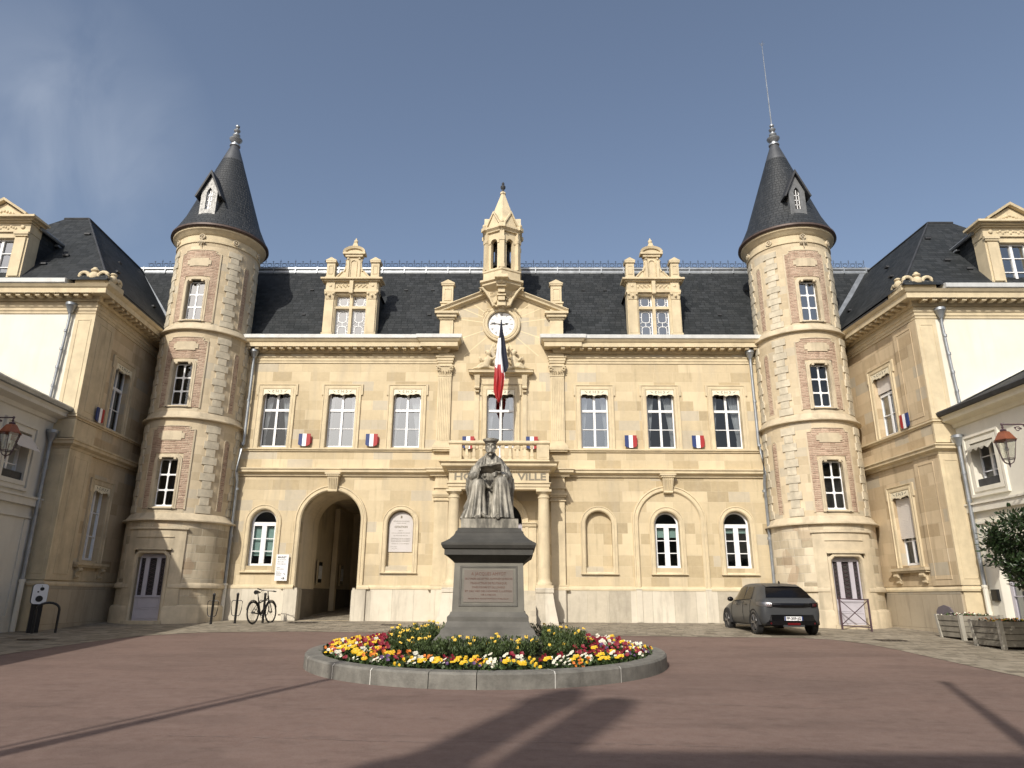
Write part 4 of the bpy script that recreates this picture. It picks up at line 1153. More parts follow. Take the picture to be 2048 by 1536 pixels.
# ------------------------------------------------------------------ portico with balcony
PY = -1.18     # front of frieze
m = MB()
fr = [(-1.71, 0.0), (-1.71, PY), (1.71, PY), (1.71, 0.0)]
m.cornice(fr, [(-0.40, 4.32), (0.0, 4.32), (0.0, 4.40), (0.03, 4.41), (0.03, 4.49), (0.07, 4.52), (0.07, 4.55), (0.0, 4.56), (0.0, 4.90), (0.05, 4.92), (0.05, 4.97), (0.08, 4.98),
                 (0.10, 5.02), (0.24, 5.07), (0.26, 5.10), (0.26, 5.16), (0.34, 5.22), (-0.40, 5.24)])
m.box(-1.4, 1.4, PY + 0.3, 0.0, 5.10, 5.23)
for k in range(58):
    u = -1.72 + k * 0.06
    m.box(u, u + 0.03, PY - 0.085, PY - 0.04, 4.925, 4.965)
m.build('porch_entablature', trim, hall)
for word, x in (('HOTEL DE', -0.54), ('VILLE', 1.13)):
    text_mesh(word, 0.335, 'lettering', lettering, hall, (x, PY - 0.003, 4.735), depth=0.004, bold=0.010, width=(1.98 if word != 'VILLE' else 0.98))
# balustrade
m = MB()
bl = [(-1.62, 0.0), (-1.62, PY + 0.09), (1.62, PY + 0.09), (1.62, 0.0)]
m.cornice(bl, [(-0.12, 5.87), (0.10, 5.87), (0.14, 5.91), (0.14, 5.96), (0.11, 6.0), (-0.12, 6.0)])
m.cornice(bl, [(-0.10, 5.23), (0.12, 5.23), (0.12, 5.31), (0.08, 5.35), (-0.10, 5.35)])
f = Flat((0, PY + 0.09)); m.f = f
for sg in (-1, 1):
    a, b = sorted((sg * 1.30, sg * 1.72)); m.box(a, b, -0.30, 0.095, 5.351, 5.869)
    a, b = sorted((sg * 1.36, sg * 1.66)); m.box(a, b, 0.095, 0.105, 5.42, 5.80)
m.f = None
m.build('balustrade', trim, hall)
for k in range(10):
    u = -1.13 + k * 0.251
    m = MB(Flat((u, PY + 0.09)))
    for (z0, z1, r0, r1) in ((5.351, 5.40, 0.065, 0.065), (5.40, 5.47, 0.045, 0.055), (5.47, 5.74, 0.06, 0.035), (5.74, 5.78, 0.05, 0.05), (5.78, 5.869, 0.06, 0.065)):
        i = [m.vert((sx * r, sy * r, z)) for z, r in ((z0, r0), (z1, r1)) for sx, sy in ((-1, -1), (1, -1), (1, 1), (-1, 1))]
        m.face(i[:4]); m.face(i[4:])
        for q in range(4): m.face((i[q], i[(q + 1) % 4], i[4 + (q + 1) % 4], i[4 + q]))
    m.build('baluster', trim, hall)
# columns on pedestals
for sg in (-1, 1):
    cx, cy = sg * 1.53, PY + 0.20
    m = MB()
    m.lathe([(0.27, 1.18), (0.27, 1.24), (0.24, 1.28), (0.22, 1.30), (0.205, 1.40), (0.205, 2.2), (0.20, 3.2), (0.18, 4.02), (0.20, 4.04), (0.20, 4.08), (0.182, 4.10), (0.185, 4.16), (0.24, 4.22), (0.24, 4.24), (0, 4.24)], (cx, cy), 32)
    m.box(cx - 0.26, cx + 0.26, cy - 0.26, cy + 0.26, 4.24, 4.32); m.box(cx - 0.29, cx + 0.29, cy - 0.29, cy + 0.29, 1.10, 1.18)
    m.build('column', trim, hall, smooth=True)
    m = MB()
    rows = []
    for z, h, o_ in ((0.0 - 0.1, 0.36, 0.10), (0.55, 0.31, 0.02), (0.95, 0.27, 0.0), (0.951, 0.30, 0.0), (1.10, 0.30, 0.0)):
        x_in = cx - sg * 0.29; x_out = cx + sg * (h + o_)
        rows.append([m.vert(p) for p in ((x_in, cy - h - o_, z), (x_out, cy - h - o_, z), (x_out, -0.02, z), (x_in, -0.02, z))])
    for a, b in zip(rows, rows[1:]):
        for q in range(4): m.face((a[q], a[(q + 1) % 4], b[(q + 1) % 4], b[q]))
    m.face(rows[0]); m.face(rows[-1])
    m.build('column_pedestal', plinth_m, hall)
    # respond pilaster on the wall and its capital
    m = MB(FRONT); c = sg * 2.06
    m.box(c - 0.24, c + 0.24, 0, 0.115, 1.20, 4.06); m.box(c - 0.30, c + 0.30, 0.0, 0.19, 1.16, 1.22)
    for z0, z1, e in ((4.06, 4.10, 0.05), (4.10, 4.20, 0.01), (4.20, 4.26, 0.06), (4.26, 4.34, 0.09)): m.box(c - 0.24 - e, c + 0.24 + e, 0, 0.115 + e, z0, z1)
    m.box(c - 0.25, c + 0.25, 0, 0.12, 4.34, 4.90); m.box(c - 0.30, c + 0.30, 0, 0.17, 4.50, 4.56)
    for k in range(9): m.box(c - 0.26 + k * 0.06, c - 0.235 + k * 0.06, 0.12, 0.16, 4.88, 4.925)
    m.build('respond', trim, hall)
# doorway
m = MB(FRONT)
arch_surround(m, 0, 0.80, 1.02, 3.30, [(0.0, -0.2), (0.0, 0.02), (0.03, 0.05), (0.10, 0.05), (0.12, 0.08), (0.22, 0.08), (0.24, 0.0)])
for sg in (-1, 1):
    a, b = sorted((sg * 0.80, sg * 1.30)); m.box(a, b, 0, 0.06, 1.02, 3.16)
    for z0, z1, e in ((3.16, 3.20, 0.03), (3.20, 3.28, 0.06), (3.28, 3.33, 0.10)): m.box(a, b, 0, 0.06 + e, z0, z1)
m.build('door_surround', trim, hall)
m = MB(FRONT)
m.box(-0.80, 0.80, -0.26, -0.18, 3.10, 3.30); 
for sg in (-1, 1):
    a, b = sorted((sg * 0.02, sg * 0.80))
    m.box(a, b, -0.24, -0.18, 1.02, 1.9); m.box(a, a + 0.10, -0.24, -0.18, 1.9, 3.1); m.box(b - 0.10, b, -0.24, -0.18, 1.9, 3.1); m.box(a + 0.1, b - 0.1, -0.24, -0.18, 2.95, 3.1)
    m.box(a + 0.14, b - 0.14, -0.18, -0.165, 1.15, 1.75)
dr = m.build('door', lilac, hall)
m = MB(FRONT); m.poly([(-0.8, -0.21, 1.8), (0.8, -0.21, 1.8), (0.8, -0.21, 3.3), (-0.8, -0.21, 3.3)])
for t in geometry.tessellate_polygon([[Vector((p[0], p[1], 0)) for p in arc(0, 3.3, 0.79, 0, PI, 14)]]):
    pp = arc(0, 3.3, 0.79, 0, PI, 14); m.poly([(pp[i][0], -0.21, pp[i][1]) for i in t])
m.build('pane', glass, dr)
# steps
m = MB()
for k in range(7):
    m.box(-1.24, 1.24, -0.75 - (6 - k) * 0.27, 0.0, -0.1 + 0.0, 1.02 - (6 - k) * 0.155 - (0.0 if k < 6 else 0.0))
m.build('entrance_steps', plinth_m, hall)
# downpipes of the central range
def downpipe(parent, pts, r=0.055, hop=True, cast=1.15, mat=None):
    m = MB(); m.tube(pts, r, 10)
    if hop:
        x, y, z = pts[0]
        m.lathe([(0.055, z - 0.02), (0.07, z + 0.02), (0.15, z + 0.22), (0.17, z + 0.24), (0.17, z + 0.32), (0.0, z + 0.32)], (x, y), 12)
    for k in range(1, 5):
        t = k / 5; a, b = Vector(pts[0]), Vector(pts[-1]); p = a.lerp(b, t)
        m.tube([(p.x, p.y, p.z - 0.04), (p.x, p.y, p.z + 0.04)], r + 0.014, 10)
    o = m.build('downpipe', mat or zinc, parent, smooth=True)
    if cast:
        x, y, z = pts[-1]
        m = MB(); m.tube([(x, y, z + 0.02), (x, y, gz(y))], 0.068, 10); m.tube([(x, y, z - 0.02), (x, y, z + 0.05)], 0.085, 10)
        m.build('pipe_boot', plaster, o)
    return o
for sg in (-1, 1):
    downpipe(hall, [(sg * 9.30, -0.20, 9.35), (sg * 9.30, -0.20, 6.05), (sg * 9.34, -0.32, 5.85), (sg * 9.36, -0.36, 5.0), (sg * 9.36, -0.22, 4.7), (sg * 9.36, -0.20, 1.16)])

# ------------------------------------------------------------------ round towers
def tower(cx, cy, side, label):
    t = thing('round_tower', label, 'tower', (cx, cy, 0))
    mats = {}
    for nm, a in (('tower_ashlar', dict(c1=(0.58, 0.485, 0.335), c2=(0.46, 0.375, 0.25), mortar=(0.60, 0.51, 0.36), bw=0.62, bh=0.30, stain=0.35, stain_col=(0.32, 0.26, 0.18), msize=0.008, squash=0.7)),
                  ('tower_rubble', dict(c1=(0.58, 0.50, 0.365), c2=(0.36, 0.30, 0.205), mortar=(0.62, 0.56, 0.44), bw=0.46, bh=0.27, stain=0.75, stain_col=(0.20, 0.17, 0.125), msize=0.014, warp=0.05, bump=0.6, odd=(0.40, 0.27, 0.17), squash=0.55)),
                  ('tower_brick', dict(c1=(0.48, 0.345, 0.255), c2=(0.31, 0.195, 0.14), mortar=(0.56, 0.465, 0.34), bw=0.24, bh=0.06, stain=0.75, stain_col=(0.22, 0.15, 0.10), msize=0.018, bump=1.0, warp=0.03)),
                  ('tower_quoin', dict(c1=(0.43, 0.40, 0.33), c2=(0.34, 0.31, 0.25), mortar=(0.40, 0.36, 0.29), bw=3.0, bh=3.0, stain=0.5, stain_col=(0.22, 0.20, 0.16), msize=0.001)),
                  ('tower_slate', dict(c1=(0.018, 0.021, 0.024), c2=(0.030, 0.034, 0.038), mortar=(0.005, 0.006, 0.007), bw=0.22, bh=0.13, stain=0.4, stain_col=(0.045, 0.046, 0.045), msize=0.018, rough=0.55, bump=1.0))):
        mats[nm] = masonry(nm, mode='cyl', center=(cx, cy), radius=1.6, **a)
    quoin_m = plain('quoin_stone', (0.53, 0.475, 0.365), 0.85, 0.26, 2.6, bump=0.3, streak=0.4, streak_col=(0.25, 0.22, 0.17))
    R0, R1, R2, R3 = 1.70, 1.60, 1.55, 1.49
    stages = [(R0, -0.3, 3.14), (R1, 3.14, 6.60), (R2, 6.60, 9.85), (R3, 9.85, 13.55)]
    wins = [(0.46, 0.0, 2.08), (0.335, 3.60, 5.22), (0.325, 7.08, 8.62), (0.315, 10.28, 11.82)]
    BANDS = []
    for i, (r, z0, z1) in enumerate(stages):
        hw, wz0, wz1 = wins[i]
        m = MB(Bent((cx, cy), r))
        # shell with an opening, as a grid
        us = sorted(set([-PI * r + 2 * PI * r * k / 72 for k in range(73)] + [-hw, hw]))
        us = [u for u in us if not (0 < abs(abs(u) - hw) < 0.05)]
        zs = [z0, wz0, wz1, z1] if wz0 > z0 else [z0, wz1, z1]
        for a, b in zip(us, us[1:]):
            for p, q in zip(zs, zs[1:]):
                if a >= -hw - 1e-6 and b <= hw + 1e-6 and p >= wz0 - 1e-6 and q <= wz1 + 1e-6: continue
                if i == 0 and a >= -hw - 1e-6 and b <= hw + 1e-6 and q <= wz1 + 1e-6: continue
                m.poly([(a, 0, p), (b, 0, p), (b, 0, q), (a, 0, q)])
        # reveals
        e = 0.24
        zb = wz0 if i else -0.3
        for s_ in (-1, 1): m.poly([(s_ * hw, 0, zb), (s_ * hw, 0, wz1), (s_ * hw, -e, wz1), (s_ * hw, -e, zb)])
        m.poly([(-hw, 0, wz1), (hw, 0, wz1), (hw, -e, wz1), (-hw, -e, wz1)]); m.poly([(-hw, 0, zb), (hw, 0, zb), (hw, -e, zb), (-hw, -e, zb)])
        m.build('tower_wall', mats['tower_rubble'] if i == 0 else mats['tower_ashlar'], t, smooth=True)
    # string bands
    m = Each('tower_band', tower_trim, t)
    def band(z, rb, rt):
        m.lathe([(rt - 0.02, z + 0.24), (rt + 0.03, z + 0.22), (rb + 0.05, z + 0.04), (rb + 0.13, z + 0.0), (rb + 0.13, z - 0.04), (rb + 0.04, z - 0.05), (rb - 0.02, z - 0.07)], (cx, cy), 72)
    band(3.18, R0, R1); band(6.64, R1, R2); band(9.90, R2, R3)
    m.lathe([(R0 - 0.01, 1.0), (R0 + 0.03, 1.0), (R0 + 0.07, 1.03), (R0 + 0.07, 1.10), (R0 + 0.04, 1.16), (R0 - 0.01, 1.20)], (cx, cy), 40, a0=0.36, a1=2 * PI - 0.36)
    m.lathe([(R0 - 0.01, -0.3), (R0 + 0.10, -0.3), (R0 + 0.09, 0.42), (R0 + 0.05, 0.48), (R0 - 0.01, 0.50)], (cx, cy), 60, a0=0.32, a1=2 * PI - 0.32)
    m = MB()
    m.lathe([(R3 - 0.01, 13.34), (R3 + 0.04, 13.36), (R3 + 0.04, 13.44), (R3 + 0.01, 13.46), (R3 + 0.01, 13.66), (R3 + 0.07, 13.70), (R3 + 0.12, 13.78), (R3 + 0.20, 13.84), (R3 + 0.22, 13.92), (R3 + 0.10, 13.96)], (cx, cy), 72)
    m.build('tower_cornice', trim, t, smooth=True)
    m = MB(); m.lathe([(R3 + 0.16, 13.90), (R3 + 0.25, 13.90), (R3 + 0.31, 13.95), (R3 + 0.30, 14.02), (R3 + 0.2, 14.06)], (cx, cy), 72)
    m.build('tower_gutter', copper, t, smooth=True)
    # brick panels, tablets, quoins and window surrounds, stage by stage
    bk = MB(); ms = MB(); qn = MB()
    for i in (1, 2, 3):
        r, z0, z1 = stages[i]; hw, wz0, wz1 = wins[i]
        f = Bent((cx, cy), r); bk.f = f; ms.f = f; qn.f = f
        zt = z1 - 0.28 if i < 3 else 13.02
        ub = 0.70; e = 0.02
        def strip(u0, u1, za, zb, mb, w1, w0=-0.02):
            mb.box(u0, u1, w0, w1, za, zb, seg=max(2, int((u1 - u0) / 0.09)))
        uw = hw + 0.145
        strip(-ub, -uw, wz0 - 0.06, zt - 0.12, bk, e); strip(uw, ub, wz0 - 0.06, zt - 0.12, bk, e)
        zs_ = wz1 + 0.16
        strip(-uw, uw, zs_, zt - 0.12, bk, e)
        strip(-ub + 0.12, ub - 0.12, zt - 0.12, zt, bk, e)
        # moulded edge of the brick panel
        for s_ in (-1, 1):
            a, b = sorted((s_ * ub, s_ * (ub + 0.05))); ms.box(a, b, -0.01, 0.035, wz0 - 0.08, zt - 0.10)
            a, b = sorted((s_ * (ub - 0.12), s_ * (ub + 0.05))); strip(a, b, zt - 0.12, zt - 0.08, ms, 0.033)
            a, b = sorted((s_ * (ub - 0.12), s_ * (ub - 0.16))); ms.box(a, b, -0.01, 0.033, zt - 0.08, zt)
        strip(-ub + 0.16, ub - 0.16, zt, zt + 0.04, ms, 0.036)
        # tablet
        tz = zt - 0.33 if i < 3 else 12.54
        strip(-0.34, 0.34, tz - 0.16, tz + 0.16, ms, 0.045); strip(-0.43, -0.34, tz - 0.09, tz + 0.09, ms, 0.045); strip(0.34, 0.43, tz - 0.09, tz + 0.09, ms, 0.045)
        # window surround
        SP = [(0.0, -0.22), (0.0, 0.01), (0.02, 0.05), (0.07, 0.05), (0.08, 0.035), (0.13, 0.035), (0.15, -0.01)]
        c_ = 0.10
        def pathpts(k=4):
            P = [(-hw, wz0 - 0.05), (-hw, wz1 - c_)] + [(-hw + c_ * (1 - math.cos(t)), wz1 - c_ + c_ * math.sin(t)) for t in [PI / 2 * q / k for q in range(1, k + 1)]]
            P += [(-hw / 3, wz1), (0, wz1), (hw / 3, wz1)]
            P += [(hw - c_ * (1 - math.cos(t)), wz1 - c_ + c_ * math.sin(t)) for t in [PI / 2 * q / k for q in range(k, 0, -1)]] + [(hw, wz1 - c_), (hw, wz0 - 0.05)]
            return P
        ms.mould(pathpts(), SP, flip=1)
        for s_ in (-1, 1): ms.box(*sorted((s_ * (hw - 0.06), s_ * (hw - 0.14))), 0.0, 0.05, wz1 - 0.05, wz1 + 0.03)
        strip(-hw - 0.14, hw + 0.14, wz0 - 0.07, wz0 - 0.02, ms, 0.07, -0.2)
        strip(-ub, ub, z0 + 0.24, wz0 - 0.08, ms, 0.012)
        # quoins and narrow brick slips
        for q in range(-3, 4):
            if q == 0: continue
            ang = {1: 47, 2: 92, 3: 140}[abs(q)] * (1 if q > 0 else -1)
            uc = R(ang) * r; n_ = 11 if i < 3 else 13
            qn = MB(f)
            H = (zt + 0.12 - (z0 + 0.28)) / n_
            for k in range(n_):
                half = 0.25 if k % 2 == 0 else 0.155
                zz = z0 + 0.28 + k * H
                strip(uc - half, uc + half, zz + 0.008, zz + H - 0.008, qn, 0.04 if k % 2 == 0 else 0.032)
            qn.build('quoin_stack', quoin_m, t, smooth=True)
            if abs(q) < 3:
                un = R({1: 69, 2: 116}[abs(q)] * (1 if q > 0 else -1)) * r
                strip(un - 0.10, un + 0.10, wz0 - 0.06, zt - 0.42, bk, 0.003)
                strip(un - 0.06, un + 0.06, zt - 0.42, zt - 0.34, bk, 0.003)
                for s2 in (-1, 1): ms.box(*sorted((un + s2 * 0.10, un + s2 * 0.135)), -0.01, 0.012, wz0 - 0.06, zt - 0.42)
                ms.mould([(un - 0.10 * math.cos(PI * v / 6), zt - 0.42 + 0.12 * math.sin(PI * v / 6)) for v in range(7)], [(0, -0.01), (0, 0.012), (0.035, 0.012), (0.035, -0.01)])
    bk.build('brick_panel', mats['tower_brick'], t, smooth=True)
    # frieze rosettes
    f = Bent((cx, cy), R3); ms.f = f
    for a in (0, 45, -45, 90, -90, 135, -135):
        u = R(a) * R3; zc = 13.52 if a else 13.56
        ring = [(u + 0.105 * math.cos(2 * PI * k / 16), zc + 0.105 * math.sin(2 * PI * k / 16)) for k in range(16)]
        ms.prism(ring, 0.0, 0.05); ms.mould(ring, [(-0.03, 0.05), (-0.03, 0.085), (0.0, 0.085), (0.01, 0.05)], closed=True, flip=-1); ms.ball((u, 0.07, zc), 0.04, 8, 5)
    for k in range(5): ms.tube([(0.0, 0.06, 13.42), (0.035 * (k - 2) * 1.6, 0.08, 13.32), (0.03 * (k - 2) * 2.2, 0.06, 13.24 + 0.02 * abs(k - 2))], [0.03, 0.028, 0.012], 6)
    ms.tube([(0, 0.06, 13.36), (0, 0.07, 13.12)], [0.035, 0.01], 6)
    # door case
    f = Bent((cx, cy), R0); ms.f = f
    hw = 0.46
    ms.box(-0.95, -0.58, -0.01, 0.045, 0.0, 2.86, seg=5); ms.box(0.58, 0.95, -0.01, 0.045, 0.0, 2.86, seg=5); ms.box(-0.58, 0.58, -0.01, 0.045, 2.24, 2.86, seg=12)
    ms.box(-0.98, 0.98, 0.0, 0.10, 2.86, 2.92, seg=20); ms.box(-0.60, 0.60, 0.045, 0.075, 2.60, 2.63, seg=12)
    ms.mould([(-hw, 0.0), (-hw, 1.98), (-hw + 0.1, 2.08), (-0.15, 2.08), (0.15, 2.08), (hw - 0.1, 2.08), (hw, 1.98), (hw, 0.0)], [(0.0, -0.2), (0.0, 0.04), (0.03, 0.08), (0.10, 0.08), (0.12, 0.04)], flip=1)
    ms.box(-0.58, 0.58, 0.04, 0.13, 2.20, 2.26, seg=12)
    ms.box(-0.56, 0.56, -0.25, 0.22, -0.25, 0.035, seg=8)
    ms.f = None
    ms.build('tower_moulding', tower_trim, t, smooth=True)
    # windows: six rounded panes
    for i in (1, 2, 3):
        r, z0, z1 = stages[i]; hw, wz0, wz1 = wins[i]
        f = Flat((cx, cy - r), (1, 0)); w = -0.17
        # a flat casement set in the curved wall
        m = MB(f); PW = (2 * hw - 0.16) / 2; PH = (wz1 - wz0 - 0.22) / 3
        hl = []
        for a in range(2):
            for b in range(3):
                u0 = -hw + 0.055 + a * (PW + 0.05); zz = wz0 + 0.07 + b * (PH + 0.05); c_ = 0.055
                pts = []
                for (qx, qz, a0) in ((u0 + PW - c_, zz + c_, -PI / 2), (u0 + PW - c_, zz + PH - c_, 0), (u0 + c_, zz + PH - c_, PI / 2), (u0 + c_, zz + c_, PI)):
                    pts += arc(qx, qz, c_, a0, a0 + PI / 2, 4)
                hl.append(pts)
        m.panel(rect(-hw, hw, wz0 - 0.02, wz1), hl, w, 0.03)
        m.box(-hw, hw, w, w + 0.05, wz0 - 0.02, wz0 + 0.03)
        win = m.build('window', white, t)
        m = MB(f); m.poly([(-hw, w - 0.02, wz0), (hw, w - 0.02, wz0), (hw, w - 0.02, wz1), (-hw, w - 0.02, wz1)])
        m.build('pane', (glass_bright if side < 0 else glass_grey) if i == 3 else glass, win)
        m = MB(f); m.box(-hw - 0.25, hw + 0.25, -1.0, -0.75, wz0 - 0.3, wz1 + 0.3)
        m.build('dark_room', dark_room, win)
        m = MB(f); m.box(-hw - 0.06, hw + 0.06, 0.0, 0.03, wz0 - 0.085, wz0 - 0.05)
        m.build('sill_bar', black, win)
    # door
    f = Flat((cx, cy - R0), (1, 0)); m = MB(f); w = -0.16; hw = 0.45
    cols = [(-hw + 0.06, -hw + 0.20), (-0.115, 0.115), (hw - 0.20, hw - 0.06)]
    m.panel(rect(-hw, hw, 0.03, 2.08), [rect(a, b, 0.80, 1.95) for a, b in cols], w, 0.04)
    for a, b in ((-hw + 0.04, hw - 0.04),):
        m.mould(rect(a + 0.03, b - 0.03, 0.12, 0.38), [(0, w), (0, w + 0.012), (0.025, w + 0.012), (0.03, w)], closed=True, flip=-1)
        m.mould(rect(a + 0.10, b - 0.10, 0.46, 0.70), [(0, w), (0, w + 0.012), (0.025, w + 0.012), (0.03, w)], closed=True, flip=-1)
    m.box(-hw, hw, w, w + 0.03, 0.73, 0.78)
    d = m.build('door', lilac, t)
    m = MB(f); m.poly([(-hw, w - 0.05, 0.7), (hw, w - 0.05, 0.7), (hw, w - 0.05, 2.0), (-hw, w - 0.05, 2.0)]); m.build('pane', dark_room, d)
    for a, b in cols:
        m = MB(f)
        for k in range(9):
            zc = 0.87 + k * 0.125
            m.tube([(a + 0.01, w - 0.03, zc - 0.05), (b - 0.01, w - 0.03, zc + 0.05)], 0.007, 4); m.tube([(a + 0.01, w - 0.03, zc + 0.05), (b - 0.01, w - 0.03, zc - 0.05)], 0.007, 4)
        m.build('door_grille', maroon, d)
    m = MB(f); m.box(-0.7, 0.7, -0.9, -0.8, 0.0, 2.2); m.build('dark_room', dark_room, d)
    # conical roof
    m = MB()
    prof = [(R3 + 0.27, 14.04), (R3 + 0.20, 14.18), (R3 + 0.08, 14.42), (1.40, 14.80), (0.42, 17.78)]
    m.lathe(prof, (cx, cy), 96)
    cone = m.build('conical_roof', mats['tower_slate'], t, smooth=True)
    m = MB(); m.lathe([(0.43, 17.76), (0.42, 17.80), (0.16, 18.56)], (cx, cy), 24)
    if side > 0: m.tube([(cx - 0.72, cy - 1.1, 14.6), (cx - 0.30, cy - 0.42, 17.3)], 0.012, 4)
    m.build('cone_cap', plain('slate_grey_zinc', (0.075, 0.08, 0.088), 0.5, 0.2, 3.0, metallic=0.3), cone, smooth=True)
    m = MB(); m.lathe([(0.15, 18.52), (0.21, 18.56), (0.21, 18.62), (0.12, 18.66), (0.12, 18.72), (0.24, 18.84), (0.26, 18.90), (0.12, 18.93), (0.09, 19.0), (0.15, 19.08), (0.15, 19.12), (0.07, 19.15), (0.06, 19.22), (0.12, 19.28), (0.14, 19.34), (0.05, 19.38), (0.04, 19.44), (0.09, 19.50), (0.09, 19.56), (0.0, 19.62)], (cx, cy), 20)
    m.build('roof_finial', zinc, cone, smooth=True)
    if side > 0:
        m = MB(); m.tube([(cx, cy, 19.55), (cx, cy, 23.75)], [0.028, 0.012], 6)
        for a in range(4): m.tube([(cx, cy, 23.6), (cx + 0.12 * math.cos(a * PI / 2), cy + 0.12 * math.sin(a * PI / 2), 23.75)], 0.008, 4)
        m.build('lightning_rod', zinc, cone)
    # lucarne on the cone
    f = Flat((cx, cy), (1, 0))
    yc = 1.50; lm = MB(f)
    hwid = 0.30; zb, ze, za = 14.52, 15.50, 16.30
    lm.panel([(-hwid, zb), (-0.14, zb + 0.05), (0, zb - 0.03), (0.14, zb + 0.05), (hwid, zb), (hwid, ze), (0, za - 0.14), (-hwid, ze)],
             [[(-0.11, zb + 0.22), (0.11, zb + 0.22), (0.11, ze - 0.05), (0.07, ze + 0.08), (0, ze + 0.17), (-0.07, ze + 0.08), (-0.11, ze - 0.05)]], yc, 0.1)
    lm.poly([(-hwid, yc, zb), (-hwid, yc, ze), (-hwid, 0.8, ze), (-hwid, 1.1, zb)]); lm.poly([(hwid, yc, zb), (hwid, yc, ze), (hwid, 0.8, ze), (hwid, 1.1, zb)])
    luc = lm.build('lucarne', plain('grey_lead', (0.12, 0.125, 0.13), 0.5, 0.3, 6.0) if side > 0 else plain('old_carved_lead', (0.22, 0.22, 0.215), 0.5, 0.55, 14.0, bump=0.6, metallic=0.4), cone)
    m = MB(f)
    m.mould([(-hwid - 0.15, ze - 0.28), (0, za - 0.06), (hwid + 0.15, ze - 0.28)], [(0, 0.4), (0, yc + 0.12), (0.06, yc + 0.12), (0.06, 0.4)], flip=1)
    m.build('lucarne_roof', zinc_dk, luc)
    m = MB(f)
    m.box(-0.11, 0.11, yc - 0.09, yc - 0.07, zb + 0.22, zb + 0.26); m.box(-0.012, 0.012, yc - 0.09, yc - 0.07, zb + 0.22, ze + 0.1)
    for k in range(3): m.box(-0.11, 0.11, yc - 0.09, yc - 0.07, zb + 0.42 + k * 0.2, zb + 0.445 + k * 0.2)
    m.box(-0.11, -0.085, yc - 0.09, yc - 0.07, zb + 0.22, ze + 0.02); m.box(0.085, 0.11, yc - 0.09, yc - 0.07, zb + 0.22, ze + 0.02)
    m.build('lucarne_window', white, luc)
    m = MB(f); m.poly([(-0.11, yc - 0.095, zb + 0.2), (0.11, yc - 0.095, zb + 0.2), (0.11, yc - 0.095, za - 0.2), (-0.11, yc - 0.095, za - 0.2)])
    m.build('pane', glass_bright if side < 0 else dark_room, luc)
    return t
tower(-11.1, -0.30, -1, 'round brick and stone tower with slate cone left of the archway and bicycle')
tower(11.1, -0.30, 1, 'round brick and stone tower with tall rod on its cone behind the grey car')

# ------------------------------------------------------------------ side wings
class Wall(Flat):
    def __init__(s, a, b, flip):
        s.o = Vector(a); s.d = (Vector(b) - Vector(a)).normalized(); s.n = Vector((s.d.y, -s.d.x)) * flip
def box_profile(mb, pts, w0, w1): mb.prism(pts, w0, w1)

